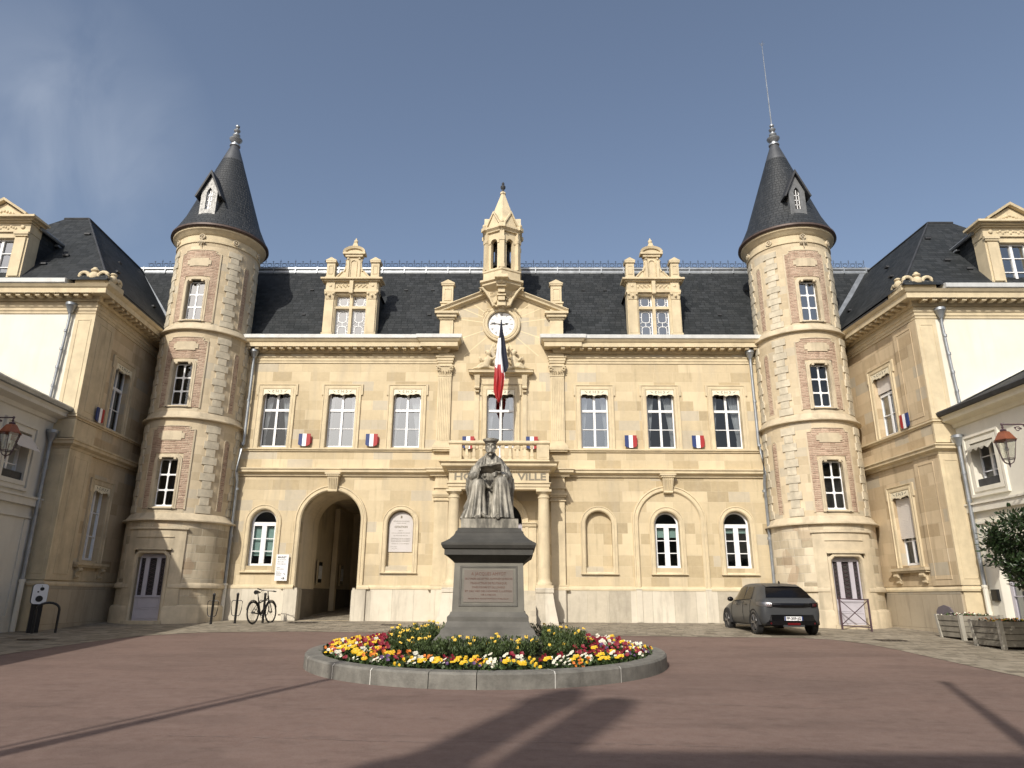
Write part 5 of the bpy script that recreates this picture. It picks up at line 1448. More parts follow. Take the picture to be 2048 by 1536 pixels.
def wing(sg, label):
    A = (-12.6, -4.8) if sg < 0 else (13.1, -4.5)
    B = (-12.85, -0.4) if sg < 0 else (12.79, -0.4)
    t = thing('corner_wing', label, 'building', (A[0], A[1], gz(A[1])))
    f = Wall(A, B, 1 if sg < 0 else -1)            # courtyard side, u from the near corner
    ff = Wall(A, (A[0] + sg * 1.0, A[1]), -1 if sg < 0 else 1)    # front, u outwards from the corner
    cu, cl = 2.22, 2.16
    m = MB(f)
    m.panel([(0, -0.5), (5.5, -0.5), (5.5, 9.6), (0, 9.6)], [rect(cu - 0.50, cu + 0.50, 6.0, 8.14), rect(cl - 0.47, cl + 0.47, 1.82, 4.06)], 0, 0.26)
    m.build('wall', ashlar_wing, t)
    m = MB(ff); m.panel([(0, -0.6), (9.5, -0.6), (9.5, 9.6), (0, 9.6)], [], 0, 0.1)
    m.build('plastered_wall', plaster, t)
    m = MB(f); m.box(0.8, 4.4, -2.6, -0.262, 1.3, 8.6); o = m.build('dark_room', dark_room, t)
    bm = bmesh.new(); bm.from_mesh(o.data)
    fx = f(0, -0.262, 0)
    bm.faces.ensure_lookup_table()
    best = [q for q in bm.faces if abs((Vector(q.calc_center_median()[:2]) - Vector(f.o)).dot(f.n) + 0.262) < 0.01]
    bmesh.ops.delete(bm, geom=best, context='FACES'); bm.to_mesh(o.data); bm.free()
    # windows
    french_window(t, f, cu - 0.49, cu + 0.49, 6.02, 8.12, -0.17, 7.42, [6.72], gl=glass if sg < 0 else glass_grey, curtain=True)
    french_window(t, f, cl - 0.46, cl + 0.46, 1.84, 4.05, -0.17, None, [2.57, 3.30], gl=glass, curtain=(sg > 0))
    lambrequin(t, f, cu, 7.97, 8.185, 0.505, 0.035); lambrequin(t, f, cl, 3.90, 4.115, 0.47, 0.035)
    for c_, h_, z0_, z1_ in ((cu, 0.515, 5.93, 8.19), (cl, 0.475, 1.76, 4.12)):
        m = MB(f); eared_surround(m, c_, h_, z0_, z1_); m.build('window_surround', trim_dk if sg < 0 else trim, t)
    if sg > 0:
        m = MB(f); m.box(cu - 0.48, cu + 0.48, -0.13, -0.11, 7.50, 8.0); m.build('blind', ivory_blind, t)
        m = MB(f)
        for k in range(24):
            z = 2.66 + k * 0.052; m.box(cl - 0.465, cl + 0.465, -0.12, -0.10, z, z + 0.048)
        m.build('roller_shutter', ivory_blind, t)
    m = MB(f)
    m.box(cl - 0.92, cl + 0.92, 0, 0.20, 1.66, 1.74); m.box(cl - 0.88, cl + 0.88, 0, 0.15, 1.60, 1.66)
    for s_ in (-1, 1):
        c = cl + s_ * 0.66
        m.prism_v([(c - 0.10, 1.28), (c + 0.10, 1.28), (c + 0.10, 1.60), (c - 0.10, 1.60)], lambda p: (p[0], 0, p[1]), lambda p: (p[0], 0.05 if p[1] < 1.4 else 0.14, p[1]))
        m.tube([(c - 0.11, 0.12, 1.52), (c + 0.11, 0.12, 1.52)], 0.06, 8); m.tube([(c - 0.10, 0.06, 1.32), (c + 0.10, 0.06, 1.32)], 0.045, 8)
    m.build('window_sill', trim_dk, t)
    # corner pilasters with sunk panels, both faces
    m = MB(f); n_ = MB(ff)
    PF = [(0, 0.062), (0, 0.075), (0.03, 0.075), (0.04, 0.05), (0.05, 0.062)]
    for z0, z1 in ((1.20, 4.92), (5.98, 9.18)):
        m.box(0.062 * 0, 1.18, 0, 0.062, z0, z1); m.mould(rect(0.30, 0.98, z0 + 0.2, z1 - 0.2), PF, closed=True, flip=-1)
        n_.box(-0.06, 0.56, 0, 0.062, z0, z1); n_.mould(rect(0.08, 0.44, z0 + 0.2, z1 - 0.2), PF, closed=True, flip=-1)
    m.box(1.18, 5.0, 0.0, 0.02, 1.20, 1.50)
    n_.box(-0.08, 0.58, 0, 0.085, 5.26, 5.82); m.box(0, 1.18, 0, 0.03, 5.26, 5.82); n_.box(-0.02, 0.62, 0, 0.05, -0.5, 1.18)
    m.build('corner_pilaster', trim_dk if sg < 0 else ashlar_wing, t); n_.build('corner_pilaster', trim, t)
    m = MB(f); m.box(0.0, 5.2, 0, 0.085, -0.5, 1.04); m.build('plinth', plinth_old, t)
    far, cor, out_ = B, A, (A[0] + sg * 9.4, A[1])
    path = [out_, cor, far] if sg < 0 else [far, cor, out_]
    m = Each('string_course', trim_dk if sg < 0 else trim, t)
    for P_ in (PLC, MID, SIL, ARC): m.cornice(path if P_ is ARC else ([(A[0] + sg * 0.62, A[1]), cor, far] if sg < 0 else [far, cor, (A[0] + sg * 0.62, A[1])]), P_)
    m.cornice(path, [(0, 9.50), (0.03, 9.50), (0.03, 9.62), (0, 9.62)])
    m = MB(); m.cornice(path, COR); m.build('eaves_cornice', trim, t)
    dentils(t, trim, path, 9.675, 9.763, 0.15, 0.40, 0.30, 0.14)
    gp = [(A[0] + sg * 9.4, A[1]), (A[0] + sg * 0.75, A[1])]
    m = MB(); m.cornice(gp if sg < 0 else gp[::-1], GUT); m.build('gutter', gutter_m, t)
    gp = [(A[0] + (B[0] - A[0]) * 0.12, A[1] + 0.5), B]
    m = MB(); m.cornice(gp if sg < 0 else gp[::-1], [(0.0, 10.03), (0.50, 10.03), (0.52, 10.10), (0.0, 10.16)]); m.build('gutter', zinc_dk, t)
    # scrolled ornament on the corner
    m = MB(); ax, ay = A[0] - sg * 0.38, A[1] - 0.38
    m.box(min(ax, ax + sg * 0.95), max(ax, ax + sg * 0.95), ay - 0.02, ay + 0.25, 10.02, 10.20)
    m.box(ax - 0.13, ax + 0.13, ay, ay + 0.8, 10.02, 10.20)
    def scroll(x, y, dx, dy, r):
        pts = []
        for k in range(15):
            a = k * 0.42; rr = r * (1 - k / 19)
            pts.append((x + dx * rr * math.cos(a), y + dy * rr * math.cos(a), 10.34 + rr * math.sin(a)))
        m.tube(pts, 0.06, 8)
    scroll(ax + sg * 0.12, ay + 0.06, sg, 0, 0.19); scroll(ax + sg * 0.78, ay + 0.06, -sg, 0, 0.19); scroll(ax + 0.02, ay + 0.66, 0, -1, 0.13)
    m.ball((ax + sg * 0.45, ay + 0.08, 10.36), (0.16, 0.13, 0.17), 10, 8); m.ball((ax + sg * 0.45, ay + 0.08, 10.56), (0.13, 0.12, 0.07), 10, 6); m.ball((ax + sg * 0.45, ay + 0.08, 10.63), (0.07, 0.07, 0.05), 8, 5)
    m.ball((ax, ay + 0.35, 10.36), (0.12, 0.14, 0.15), 10, 8); m.ball((ax, ay + 0.35, 10.53), (0.10, 0.11, 0.06), 10, 6)
    m.build('corner_ornament', trim, t, smooth=True)
    # hipped slate roof
    e = 0.50
    c0 = (A[0] - sg * e, A[1] - e, EZ); c1 = (B[0] - sg * e - sg * 0.0 + (B[0] - A[0]) * 2.2, 9.0, EZ)
    r0 = (A[0] + sg * 2.6, A[1] + 2.55, 14.05); r1 = (A[0] + sg * 2.6 + (B[0] - A[0]) * 2.6, 9.0, 14.05)
    r2 = (r0[0] + sg * 0.9, r0[1], 14.05); r3 = (r1[0] + sg * 0.9, 9.0, 14.05)
    c2 = (A[0] + sg * 6.6, A[1] - e, EZ); c3 = (A[0] + sg * 6.6 + (B[0] - A[0]) * 2.6, 9.0, EZ)
    m = MB(); m.poly([c0, c1, r1, r0]); m.poly([c0, r0, r2, c2]); m.poly([c2, r2, r3, c3]); m.poly([r0, r1, r3, r2])
    wr = m.build('roof', slate, t)
    m = MB()
    m.tube([(c0[0], c0[1], c0[2] + 0.02), (r0[0], r0[1], r0[2] + 0.02)], 0.03, 6); m.tube([(r0[0], r0[1], 14.06), (r1[0], r1[1], 14.06)], 0.05, 6); m.tube([(r0[0], r0[1], 14.06), (r2[0], r2[1], 14.06)], 0.05, 6)
    m.build('hip_flashing', zinc_dk, wr)
    # valley where the two roofs meet
    m = MB()
    k0 = (EZ, 14.05); vx0 = c0[0] + (B[0] - A[0]) * (roof_y(EZ) - A[1]) / 4.4; vx1 = r0[0] + (B[0] - A[0]) * (roof_y(14.05) - A[1]) / 4.4
    pa = Vector((vx0, roof_y(EZ), EZ + 0.03)); pb = Vector((vx1, roof_y(14.05), 14.05 + 0.03)); off = Vector((0.11, 0, 0))
    m.poly([pa - off, pa + off, pb + off, pb - off]); m.build('valley_flashing', zinc, wr)
    m = MB()
    for du, z in ((1.5, 11.4), (3.0, 12.5), (4.0, 11.2)):
        q = (z - EZ) / (14.05 - EZ)
        x = c0[0] + (r0[0] - c0[0]) * q + (B[0] - A[0]) * du / 4.4; m = MB(); m.box(x - sg * 0.02 - 0.06, x - sg * 0.02 + 0.06, A[1] + du, A[1] + du + 0.18, z, z + 0.06); m.build('roof_vent', zinc_dk, wr)
    for dx, z in ((1.9, 12.9), (1.7, 11.5), (2.1, 11.0)):
        q = (z - EZ) / (14.05 - EZ); y = c0[1] + (r0[1] - c0[1]) * q; x = A[0] + sg * dx; m = MB(); m.box(x - 0.1, x + 0.1, y - 0.06, y + 0.08, z, z + 0.06); m.build('roof_vent', zinc_dk, wr)
    # pedimented dormer on the front slope
    c = A[0] + sg * 3.25; y0 = A[1] - 0.40; fd = Flat((0, y0), (1, 0)); d = MB(fd)
    for s_ in (-1, 1):
        a, b = sorted((c + s_ * 0.46, c + s_ * 0.90)); d.box(a, b, -0.5, 0.0, 10.20, 11.95)
        a, b = sorted((c + s_ * 0.52, c + s_ * 0.84)); d.box(a, b, 0.0, 0.05, 10.32, 11.66)
        for z0, z1, ee in ((11.70, 11.76, 0.02), (11.76, 11.84, 0.05)): a, b = sorted((c + s_ * (0.50 - ee), c + s_ * (0.88 + ee))); d.box(a, b, 0, 0.05 + ee, z0, z1)
        d.ball((c + s_ * 0.68, 0.06, 12.02), (0.07, 0.04, 0.07), 8, 5)
    d.box(c - 0.46, c + 0.46, -0.3, -0.02, 11.68, 11.86); d.box(c - 0.92, c + 0.92, -0.5, 0.04, 11.86, 12.16)
    for k in range(12): d.ball((c - 0.45 + k * 0.082, 0.045, 12.01 + 0.04 * math.sin(k * 2.2)), (0.045, 0.03, 0.045), 6, 4)
    for z0, z1, ee in ((12.16, 12.21, 0.06), (12.21, 12.27, 0.14), (12.27, 12.34, 0.26)): d.box(c - 0.90 - ee, c + 0.90 + ee, -0.5, 0.05 + ee, z0, z1)
    d.box(c - 0.88, c + 0.88, -0.4, 0.10, 12.34, 12.40)
    d.prism([(c - 0.72, 12.40), (c + 0.72, 12.40), (c, 12.86)], -0.4, 0.10)
    d.mould([(c - 0.80, 12.38), (c, 12.90), (c + 0.80, 12.38)], [(0, -0.4), (0, 0.24), (0.07, 0.26), (0.09, -0.4)], flip=1)
    for k in range(7): d.ball((c - 0.3 + k * 0.1, 0.11, 12.47 + 0.10 * (1 - abs(k - 3) / 3)), (0.05, 0.035, 0.05), 6, 4)
    do = d.build('dormer', trim, t)
    q = MB()
    def fy(z): return c0[1] + (r0[1] - c0[1]) * (z - EZ) / (14.05 - EZ) + 0.03
    for s_ in (-1, 1):
        x = c + s_ * 0.88
        q.poly([(x, y0 + 0.4, 10.2), (x, y0 + 0.4, 12.2), (x, fy(12.2), 12.2), (x, fy(10.2), 10.2)])
        q.poly([(c + s_ * 0.98, y0 + 0.3, 12.24), (c, y0 + 0.3, 12.7), (c, fy(12.7), 12.7), (c + s_ * 0.98, fy(12.24), 12.24)])
    q.poly([(c - 0.86, y0 + 0.45, 10.2), (c + 0.86, y0 + 0.45, 10.2), (c + 0.86, y0 + 0.45, 12.3), (c - 0.86, y0 + 0.45, 12.3)])
    q.build('dormer_cheek', slate, do)
    q = MB(); x = c - sg * 0.9; q.box(min(x, x - sg * 0.12), max(x, x - sg * 0.12), fy(11.95) - 0.14, fy(12.35) + 0.02, 12.0, 12.06); q.tube([(c - sg * 1.0, y0 + 0.3, 12.16), (c - sg * 1.0, fy(12.2), 12.16)], 0.06, 6); q.build('dormer_flashing', zinc, do)
    french_window(do, fd, c - 0.45, c + 0.45, 10.22, 11.68, -0.16, None, [10.70, 11.18], gl=glass_grey, curtain=False)
    dp = (A[0] + sg * 0.72, A[1] - 0.10)
    downpipe(t, [(dp[0], dp[1] - 0.02, 9.20), (dp[0], dp[1], 9.0), (dp[0] + sg * 0.10, dp[1], 6.25)], r=0.042, cast=None, mat=zinc)
    return t
wing(-1, 'shaded stone corner wing behind the charging post, with hipped slate roof')
wing(1, 'stone corner wing behind the planters, with hipped roof and half lowered shutter')
m = MB(Wall((13.1, -4.5), (12.79, -0.4), -1))
m.prism(rect(0.42, 1.12, 0.0, 0.48) [:2] + [(1.12, 0.48), (1.02, 0.60), (0.77, 0.66), (0.52, 0.60), (0.42, 0.48)], 0.088, 0.13)
m.box(0.50, 1.04, 0.13, 0.145, 0.08, 0.42)
vh = m.build('cellar_vent', vent_m)
tag(vh, 'mauve grey arched cellar vent cover low on the right wing wall behind the first planter', 'vent cover')

# ------------------------------------------------------------------ low side buildings
def low_building(sg, label):
    A = (-13.15, -4.86) if sg < 0 else (13.65, -4.56)
    B = (-12.55, -14.0) if sg < 0 else (14.1, -14.0)
    t = thing('side_building', label, 'building', (A[0], A[1], gz(A[1])))
    f = Wall(A, B, -1 if sg < 0 else 1)
    # windows and a door
    ws = [(1.45, 3.80, 5.10), (5.0, 3.80, 5.10)] if sg < 0 else [(1.02, 3.84, 5.08), (4.4, 3.84, 5.08)]
    dc = 2.3 if sg < 0 else 1.35
    hs = [rect(c - 0.47, c + 0.47, a, b) for c, a, b in ws] + [rect(dc - 0.62, dc + 0.62, -0.10, 2.35)]
    m = MB(f); m.panel([(0, -0.9), (18, -0.9), (18, 5.8), (0, 5.8)], hs, 0, 0.30)
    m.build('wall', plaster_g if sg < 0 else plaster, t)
    m = MB(f); m.box(0.4, 6, -0.9, -0.85, -0.5, 5.6); m.build('dark_room', dark_room, t)
    m = MB(f)
    for c, a, b in ws:
        m.mould([(c - 0.47, a), (c - 0.47, b), (c + 0.47, b), (c + 0.47, a)], [(0, 0), (0, 0.05), (0.12, 0.05), (0.13, 0.02), (0.17, 0.02), (0.18, 0.07), (0.26, 0.07), (0.27, 0)], closed=True, flip=1)
    m.mould([(dc - 0.62, -0.3), (dc - 0.62, 2.35), (dc + 0.62, 2.35), (dc + 0.62, -0.3)], [(0, 0), (0, 0.04), (0.22, 0.04), (0.23, 0.0)], flip=1)
    m.box(0, 18, 0, 0.10, 3.18, 3.38); m.box(0, 18, 0, 0.14, 3.38, 3.43); m.box(0, 18, 0, 0.05, 2.84, 2.90)
    m.box(0, 0.5, 0, 0.03, 0.0, 2.8); m.box(0, dc - 0.86, 0, 0.06, -0.7, 0.25); m.box(dc + 0.86, 18, 0, 0.06, -0.9, 0.25)
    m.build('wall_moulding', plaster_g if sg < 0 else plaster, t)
    pa, pb = A, f(18, 0, 0)[:2]
    path = [pb, pa] if sg < 0 else [pa, pb]
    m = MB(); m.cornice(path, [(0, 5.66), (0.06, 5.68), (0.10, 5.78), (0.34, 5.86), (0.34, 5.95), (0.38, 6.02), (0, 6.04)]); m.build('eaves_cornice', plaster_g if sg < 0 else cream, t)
    m = MB(); m.cornice(path, [(0.30, 6.02), (0.46, 6.03), (0.50, 6.12), (0.46, 6.17), (0.30, 6.15)]); m.build('gutter', zinc_dk if sg > 0 else zinc, t)
    m = MB(f); m.poly([(-0.0, 0.44, 6.10), (18, 0.44, 6.10), (18, -4.5, 8.5), (-0.0, -4.5, 8.5)]); m.poly([(0, -4.5, 8.5), (18, -4.5, 8.5), (18, -9, 6.0), (0, -9, 6.0)])
    rf_ = m.build('roof', slate, t)
    m = MB(f); m.box(-0.03, 0.22, 0.40, -4.5, 6.14, 6.14) if False else m.poly([(-0.02, 0.46, 6.13), (0.20, 0.46, 6.13), (0.20, -4.5, 8.54), (-0.02, -4.5, 8.54)]); m.build('verge_flashing', zinc, rf_)
    for c, a, b in ws:
        french_window(t, f, c - 0.46, c + 0.46, a + 0.01, b - 0.01, -0.20, None, [a + 0.43, a + 0.85], gl=glass, curtain=False)
    dw = french_window(t, f, dc - 0.61, dc + 0.61, -0.05, 2.34, -0.20, None, [0.9, 1.6], mat=lilac, gl=glass_grey, curtain=False, sash=0.10)
    dw.name = 'door'
    for c, a, b in ws[:1]:
        if sg < 0:
            m = MB(f); m.box(c - 0.47, c - 0.43, -0.02, 0.30, 4.70, 4.74)
            m.poly([(c - 0.50, 0.02, 5.04), (c + 0.50, 0.02, 5.04), (c + 0.50, 0.34, 4.62), (c - 0.50, 0.34, 4.62)])
            m.poly([(c - 0.50, 0.02, 5.03), (c + 0.50, 0.02, 5.03), (c + 0.50, 0.34, 4.61), (c - 0.50, 0.34, 4.61)])
            m.build('awning', ivory_blind, t)
        else:
            m = MB(f); pts = [(c - 0.46, 5.06), (c - 0.46, 4.88)]
            for k in range(25): pts.append((c - 0.46 + 0.92 * k / 24, 4.84 - 0.035 * math.cos(k * PI / 3)))
            pts += [(c + 0.46, 5.06)]
            m.prism_v(pts, lambda p: (p[0], 0.0 if p[1] > 5 else 0.22, p[1]), lambda p: (p[0], -0.02 if p[1] > 5 else 0.20, p[1]))
            m.build('awning', wood_trim, t)
        m = MB(f); m.box(c - 0.47, c + 0.47, -0.16, -0.02, a + 0.0, a + 0.22); m.build('window_box', zinc_dk, t)
    # pipe in the inner corner
    p0 = f(0.22, 0.12, 0)
    downpipe(t, [(p0[0], p0[1], 5.10), (p0[0], p0[1], 1.15)], mat=zinc)
    if sg > 0:
        m = MB(f); m.box(0.38, 0.64, 0.0, 0.10, 0.78, 1.08); m.box(0.40, 0.62, 0.10, 0.11, 0.80, 1.06); m.build('letter_box', black, t)
        m = MB(); q = f(0.1, 0.12, 5.30); m.ball(q, (0.10, 0.10, 0.13), 10, 8); m.build('siren', white, t)
    return t
low_building(-1, 'low grey plastered building at the left edge, in shade below the left wing')
low_building(1, 'low cream plastered building at the right edge, behind the small tree and planters')

# ------------------------------------------------------------------ tricolour shields on the walls
def shield(f, u, z, w, label, name='tricolour_shield'):
    t = None
    H, W2 = 0.46, 0.215
    def outline(a, b):
        pts = [(u + a, z + 0.23), (u + a, z - 0.14 if abs(a) > 0.2 else z - 0.19)]
        def low(x): return z - 0.16 - 0.07 * (1 - (x / W2) ** 2) ** 0.6 if abs(x) < W2 else z - 0.16
        n_ = 4
        pts = [(u + a, z + 0.23)] + [(u + a + (b - a) * k / n_, low(a + (b - a) * k / n_)) for k in range(n_ + 1)] + [(u + b, z + 0.23)]
        return pts
    m = MB(f)
    for k, (a, b) in enumerate(((-W2, -0.072), (-0.072, 0.072), (0.072, W2))):
        m.cur = k; m.prism(outline(a, b), w, w + 0.035)
    o = m.build(name, [blue_p, white_p, red_p])
    b_ = MB(f); b_.box(u + 0.05, u + 0.24, 0.0, w - 0.002, z - 0.10, z + 0.14)
    b_.build('flag_bracket', red_p, o)
    return tag(o, label, 'shield', 'tricolour shields on the town hall walls')
for u, z, lab in ((-7.13, 6.24, 'tricolour shield between the first and second upper windows from the left tower'),
                  (-4.68, 6.24, 'tricolour shield between the second and third upper windows from the left tower'),
                  (-1.16, 6.16, 'tricolour shield behind the balustrade on the left of the flagpole'),
                  (1.15, 6.16, 'tricolour shield behind the balustrade on the right of the flagpole'),
                  (4.73, 6.22, 'tricolour shield between the first two upper windows right of the porch'),
                  (7.16, 6.22, 'tricolour shield on the front wall nearest the right tower')):
    shield(FRONT, u, z, 0.10, lab)
fw = Wall((-12.6, -4.8), (-12.85, -0.4), 1)
shield(fw, 1.05, 6.20, 0.12, 'tricolour shield in shade on the side wall of the left corner wing')
fw = Wall((13.1, -4.5), (12.79, -0.4), -1)
shield(fw, 1.15, 6.20, 0.12, 'tricolour shield on the side wall of the right corner wing')

# ------------------------------------------------------------------ flag on its pole
FXY = (0.02, -1.05)
fp = thing('flagpole', 'white flagpole standing on the porch balcony with a limp tricolour flag', 'flagpole', (FXY[0], FXY[1], 5.24))
m = MB(); m.tube([(FXY[0], FXY[1], 5.24), (FXY[0], FXY[1], 10.55)], [0.028, 0.02], 10); m.ball((FXY[0], FXY[1], 10.58), 0.045, 8, 6); m.tube([(FXY[0], FXY[1], 5.24), (FXY[0], FXY[1], 5.5)], 0.05, 10)
m.build('pole', white, fp, smooth=True)
def hang(name, left, right, mat, amp=0.05, nf=3.0, ph=0.0, yo=0.0):
    """limp cloth between two edges given as [(x, z)] from top to bottom"""
    q = MB(); rows = []
    N = 40
    def at(e, t):
        k = t * (len(e) - 1); i = min(int(k), len(e) - 2); s_ = k - i
        return e[i][0] * (1 - s_) + e[i + 1][0] * s_, e[i][1] * (1 - s_) + e[i + 1][1] * s_
    for i in range(N + 1):
        t = i / N; a = at(left, t); b = at(right, t); row = []
        for j in range(17):
            s_ = j / 16
            row.append(q.vert((a[0] * (1 - s_) + b[0] * s_, FXY[1] - 0.05 + yo + amp * min(1, t * 3) * math.sin(s_ * nf * 2 * PI + ph + t * 1.6), a[1] * (1 - s_) + b[1] * s_)))
        rows.append(row)
    for i in range(N):
        for j in range(16): q.face((rows[i][j], rows[i][j + 1], rows[i + 1][j + 1], rows[i + 1][j]))
    return q.build(name, mat, fp, smooth=True)
# edges measured at the flag's own plane
hang('flag_blue_band', [(0.0, 10.52), (-0.04, 10.05), (-0.08, 9.65), (-0.06, 9.1), (0.02, 8.7), (0.12, 8.48)], [(0.04, 10.52), (0.10, 10.05), (0.17, 9.7), (0.24, 9.2), (0.31, 8.75), (0.24, 8.55)], navy_p, 0.03, 1.5, 0.4, -0.04)
hang('flag_white_band', [(-0.085, 9.80), (-0.14, 9.3), (-0.18, 8.95), (-0.20, 8.74)], [(0.01, 9.82), (0.06, 9.2), (0.15, 8.6), (0.18, 8.20)], white_p, 0.035, 2.0, 1.0, -0.085)
hang('flag_red_band', [(-0.19, 8.78), (-0.22, 8.3), (-0.23, 7.8), (-0.14, 7.55), (-0.06, 7.37)], [(0.06, 8.80), (0.16, 8.35), (0.14, 8.05), (0.07, 7.6), (-0.01, 7.34)], red_p, 0.045, 2.2, 0.3, -0.10)

# ------------------------------------------------------------------ signs and plaques
sgn = MB(FRONT); sgn.box(-7.71, -7.28, 0.11, 0.135, 1.30, 2.18)
so = sgn.build('direction_sign', white)
tag(so, 'tall white town hall direction sign with black arrow beside the carriage archway', 'sign')
text_mesh('MAIRIE*', 0.095, 'sign_text', print_m, so, (-7.51, -0.137, 2.08), bold=0.0012, depth=0.002, width=0.29)
for k, (txt, wd, z) in enumerate((('État civil, élections', 0.30, 2.00), ('Affaires scolaires', 0.24, 1.93), ('Service logement', 0.30, 1.86), ('Hôtel', 0.10, 1.74), ('de la commune', 0.24, 1.69), ('Entrée', 0.13, 1.59), ('par la cour', 0.18, 1.54), ('intérieure', 0.16, 1.49))):
    text_mesh(txt, 0.045, 'sign_text', print_m, so, (-7.66 + wd / 2, -0.137, z), depth=0.002, width=wd)
m = MB(FRONT); m.box(-7.48, -7.37, 0.1355, 0.139, 1.375, 1.39)
for s_ in (-1, 1): m.prism([(-7.36, 1.3825), (-7.41, 1.3825 + s_ * 0.045), (-7.425, 1.3825 + s_ * 0.035), (-7.385, 1.3825)], 0.1355, 0.139)
m.prism([(-7.42, 1.55), (-7.36, 1.53), (-7.35, 1.50), (-7.40, 1.52)], 0.1355, 0.139)
m.build('arrow', print_m, so)
pl_ = MB(FRONT); pl_.prism([(-3.90, 2.30), (-3.06, 2.30), (-3.06, 3.30)] + [(-3.48 + 0.42 * math.cos(PI * k / 16), 3.28 + 0.40 * math.sin(PI * k / 16)) for k in range(17)] + [(-3.90, 3.30)], -0.168, -0.135)
po = pl_.build('citation_plaque', plaque_m)
tag(po, 'grey marble war citation plaque in the arched niche between archway and porch', 'plaque')
text_mesh('CITATION', 0.10, 'plaque_text', lettering, po, (-3.48, 0.133, 3.16), bold=0.003, depth=0.003, width=0.46)
for txt, sz, wd, z in (('RÉPUBLIQUE FRANÇAISE', 0.05, 0.56, 3.36), ('GUERRE 1939-1945', 0.04, 0.34, 3.29), ('DÉCISION Nº', 0.035, 0.16, 3.03), ('CITE A L’ORDRE DE L’ARMEE', 0.04, 0.66, 2.95), ('LA VILLE DE MELUN', 0.04, 0.50, 2.86),
                       ('CETTE CITATION COMPORTE L’ATTRIBUTION', 0.035, 0.68, 2.76), ('DE LA CROIX DE GUERRE', 0.035, 0.68, 2.71), ('AVEC ETOILE D’ARGENT', 0.035, 0.66, 2.66), ('PARIS LE 11 NOVEMBRE', 0.035, 0.60, 2.58)):
    text_mesh(txt, sz, 'plaque_text', lettering, po, (-3.48, 0.133, z), depth=0.002, width=wd)
text_mesh('Pour copie', 0.03, 'plaque_text', lettering, po, (-3.70, 0.133, 2.48), depth=0.002, width=0.22)
m = MB(FRONT)
m.tube([(-3.78, -0.133, 2.40), (-3.72, -0.133, 2.43), (-3.70, -0.133, 2.38), (-3.64, -0.133, 2.43), (-3.58, -0.133, 2.40)], 0.004, 4); m.box(-3.51, -3.45, -0.135, -0.128, 3.47, 3.55); m.box(-3.50, -3.49, -0.128, -0.125, 3.46, 3.56)
m.build('plaque_mark', lettering, po)
# notice cases in the passage
for k, (x, y, w_) in enumerate(((-7.185, 3.4, 0.30), (-7.185, 6.9, 0.30))):
    m = MB(); m.box(x, x + 0.06, y - w_, y + w_, 1.25, 2.15)
    o = m.build('notice_case', trim_dk)
    tag(o, ('wall mounted notice case nearest the mouth of the carriage passage', 'wall mounted notice case deeper inside the dark carriage passage')[k], 'notice case', 'notice cases in the carriage passage')
    m = MB(); m.box(x + 0.061, x + 0.066, y - w_ + 0.05, y + w_ - 0.05, 1.31, 2.09); m.build('pane', glass_bright, o)
    m = MB(); 
    for q in range(3): m.box(x + 0.067, x + 0.070, y - w_ + 0.08 + q * 0.17, y - w_ + 0.20 + q * 0.17, 1.45, 1.95)
    m.build('notice_sheet', white, o)

# ------------------------------------------------------------------ monument
PX, PYC, G0 = 0.13, -10.55, gz(-10.55)
def sq_stack(m, rows, cx, cy):
    """rows: (half width, z); square plan"""
    prev = None
    for h, z in rows:
        r = [m.vert((cx + sx * h, cy + sy * h, z)) for sx, sy in ((-1, -1), (1, -1), (1, 1), (-1, 1))]
        if prev:
            for q in range(4): m.face((prev[q], prev[(q + 1) % 4], r[(q + 1) % 4], r[q]))
        else: m.face(r)
        prev = r
    m.face(prev)
ped = thing('statue_pedestal', 'dark grey stone pedestal with inscribed panel rising from the flower bed', 'pedestal', (PX, PYC, G0))
m = MB(); sq_stack(m, [(1.02, G0), (1.00, 0.02), (0.90, 0.13), (0.88, 0.15), (0.86, 0.22), (0.80, 0.26), (0.78, 0.32), (0.76, 0.36), (0.76, 0.44), (0.72, 0.48), (0.70, 0.53)], PX, PYC)
m.build('base', granite, ped)
m = MB(); sq_stack(m, [(0.68, 0.53), (0.655, 1.42)], PX, PYC)
m.build('die', plain('pedestal_die', (0.165, 0.158, 0.135), 0.8, 0.2, 2.0, bump=0.25, streak=0.4, streak_col=(0.10, 0.095, 0.08)), ped)
m = MB(); sq_stack(m, [(0.66, 1.42), (0.70, 1.46), (0.80, 1.54), (0.84, 1.56), (0.84, 1.66), (0.87, 1.68), (0.90, 1.74), (0.90, 1.78)], PX, PYC)
sq_stack(m, [(0.895, 1.78), (0.84, 1.81), (0.76, 1.86), (0.69, 1.93), (0.66, 1.98), (0.66, 2.0), (0.62, 2.04), (0.615, 2.08)], PX, PYC)
m.build('cap', granite_d, ped)
f = Flat((PX, PYC - 0.66), (1, 0)); m = MB(f)
def tilt(z): return -0.655 - (1.42 - z) / 0.89 * 0.025
m2 = MB(); 
fr_ = [(PX - 0.52, 0.66), (PX + 0.52, 0.66), (PX + 0.51, 1.33), (PX - 0.51, 1.33)]
f2 = lambda u, w, z: (u, PYC + tilt(z) - w, z)
m2.f = f2; m2.mould(fr_, [(0, -0.01), (0, 0.012), (0.03, 0.012), (0.045, -0.01)], closed=True, flip=-1)
m2.build('panel_border', granite, ped)
m2 = MB(f2); m2.prism([(PX - 0.47, 0.70), (PX + 0.47, 0.70), (PX + 0.465, 1.29), (PX - 0.465, 1.29)], 0.0, 0.008)
m2.build('inscription_panel', plain('warm_stone_panel', (0.165, 0.142, 0.122), 0.7, 0.12), ped)
red_let = plain('faded_red_lettering', (0.14, 0.07, 0.055), 0.8, 0.1)
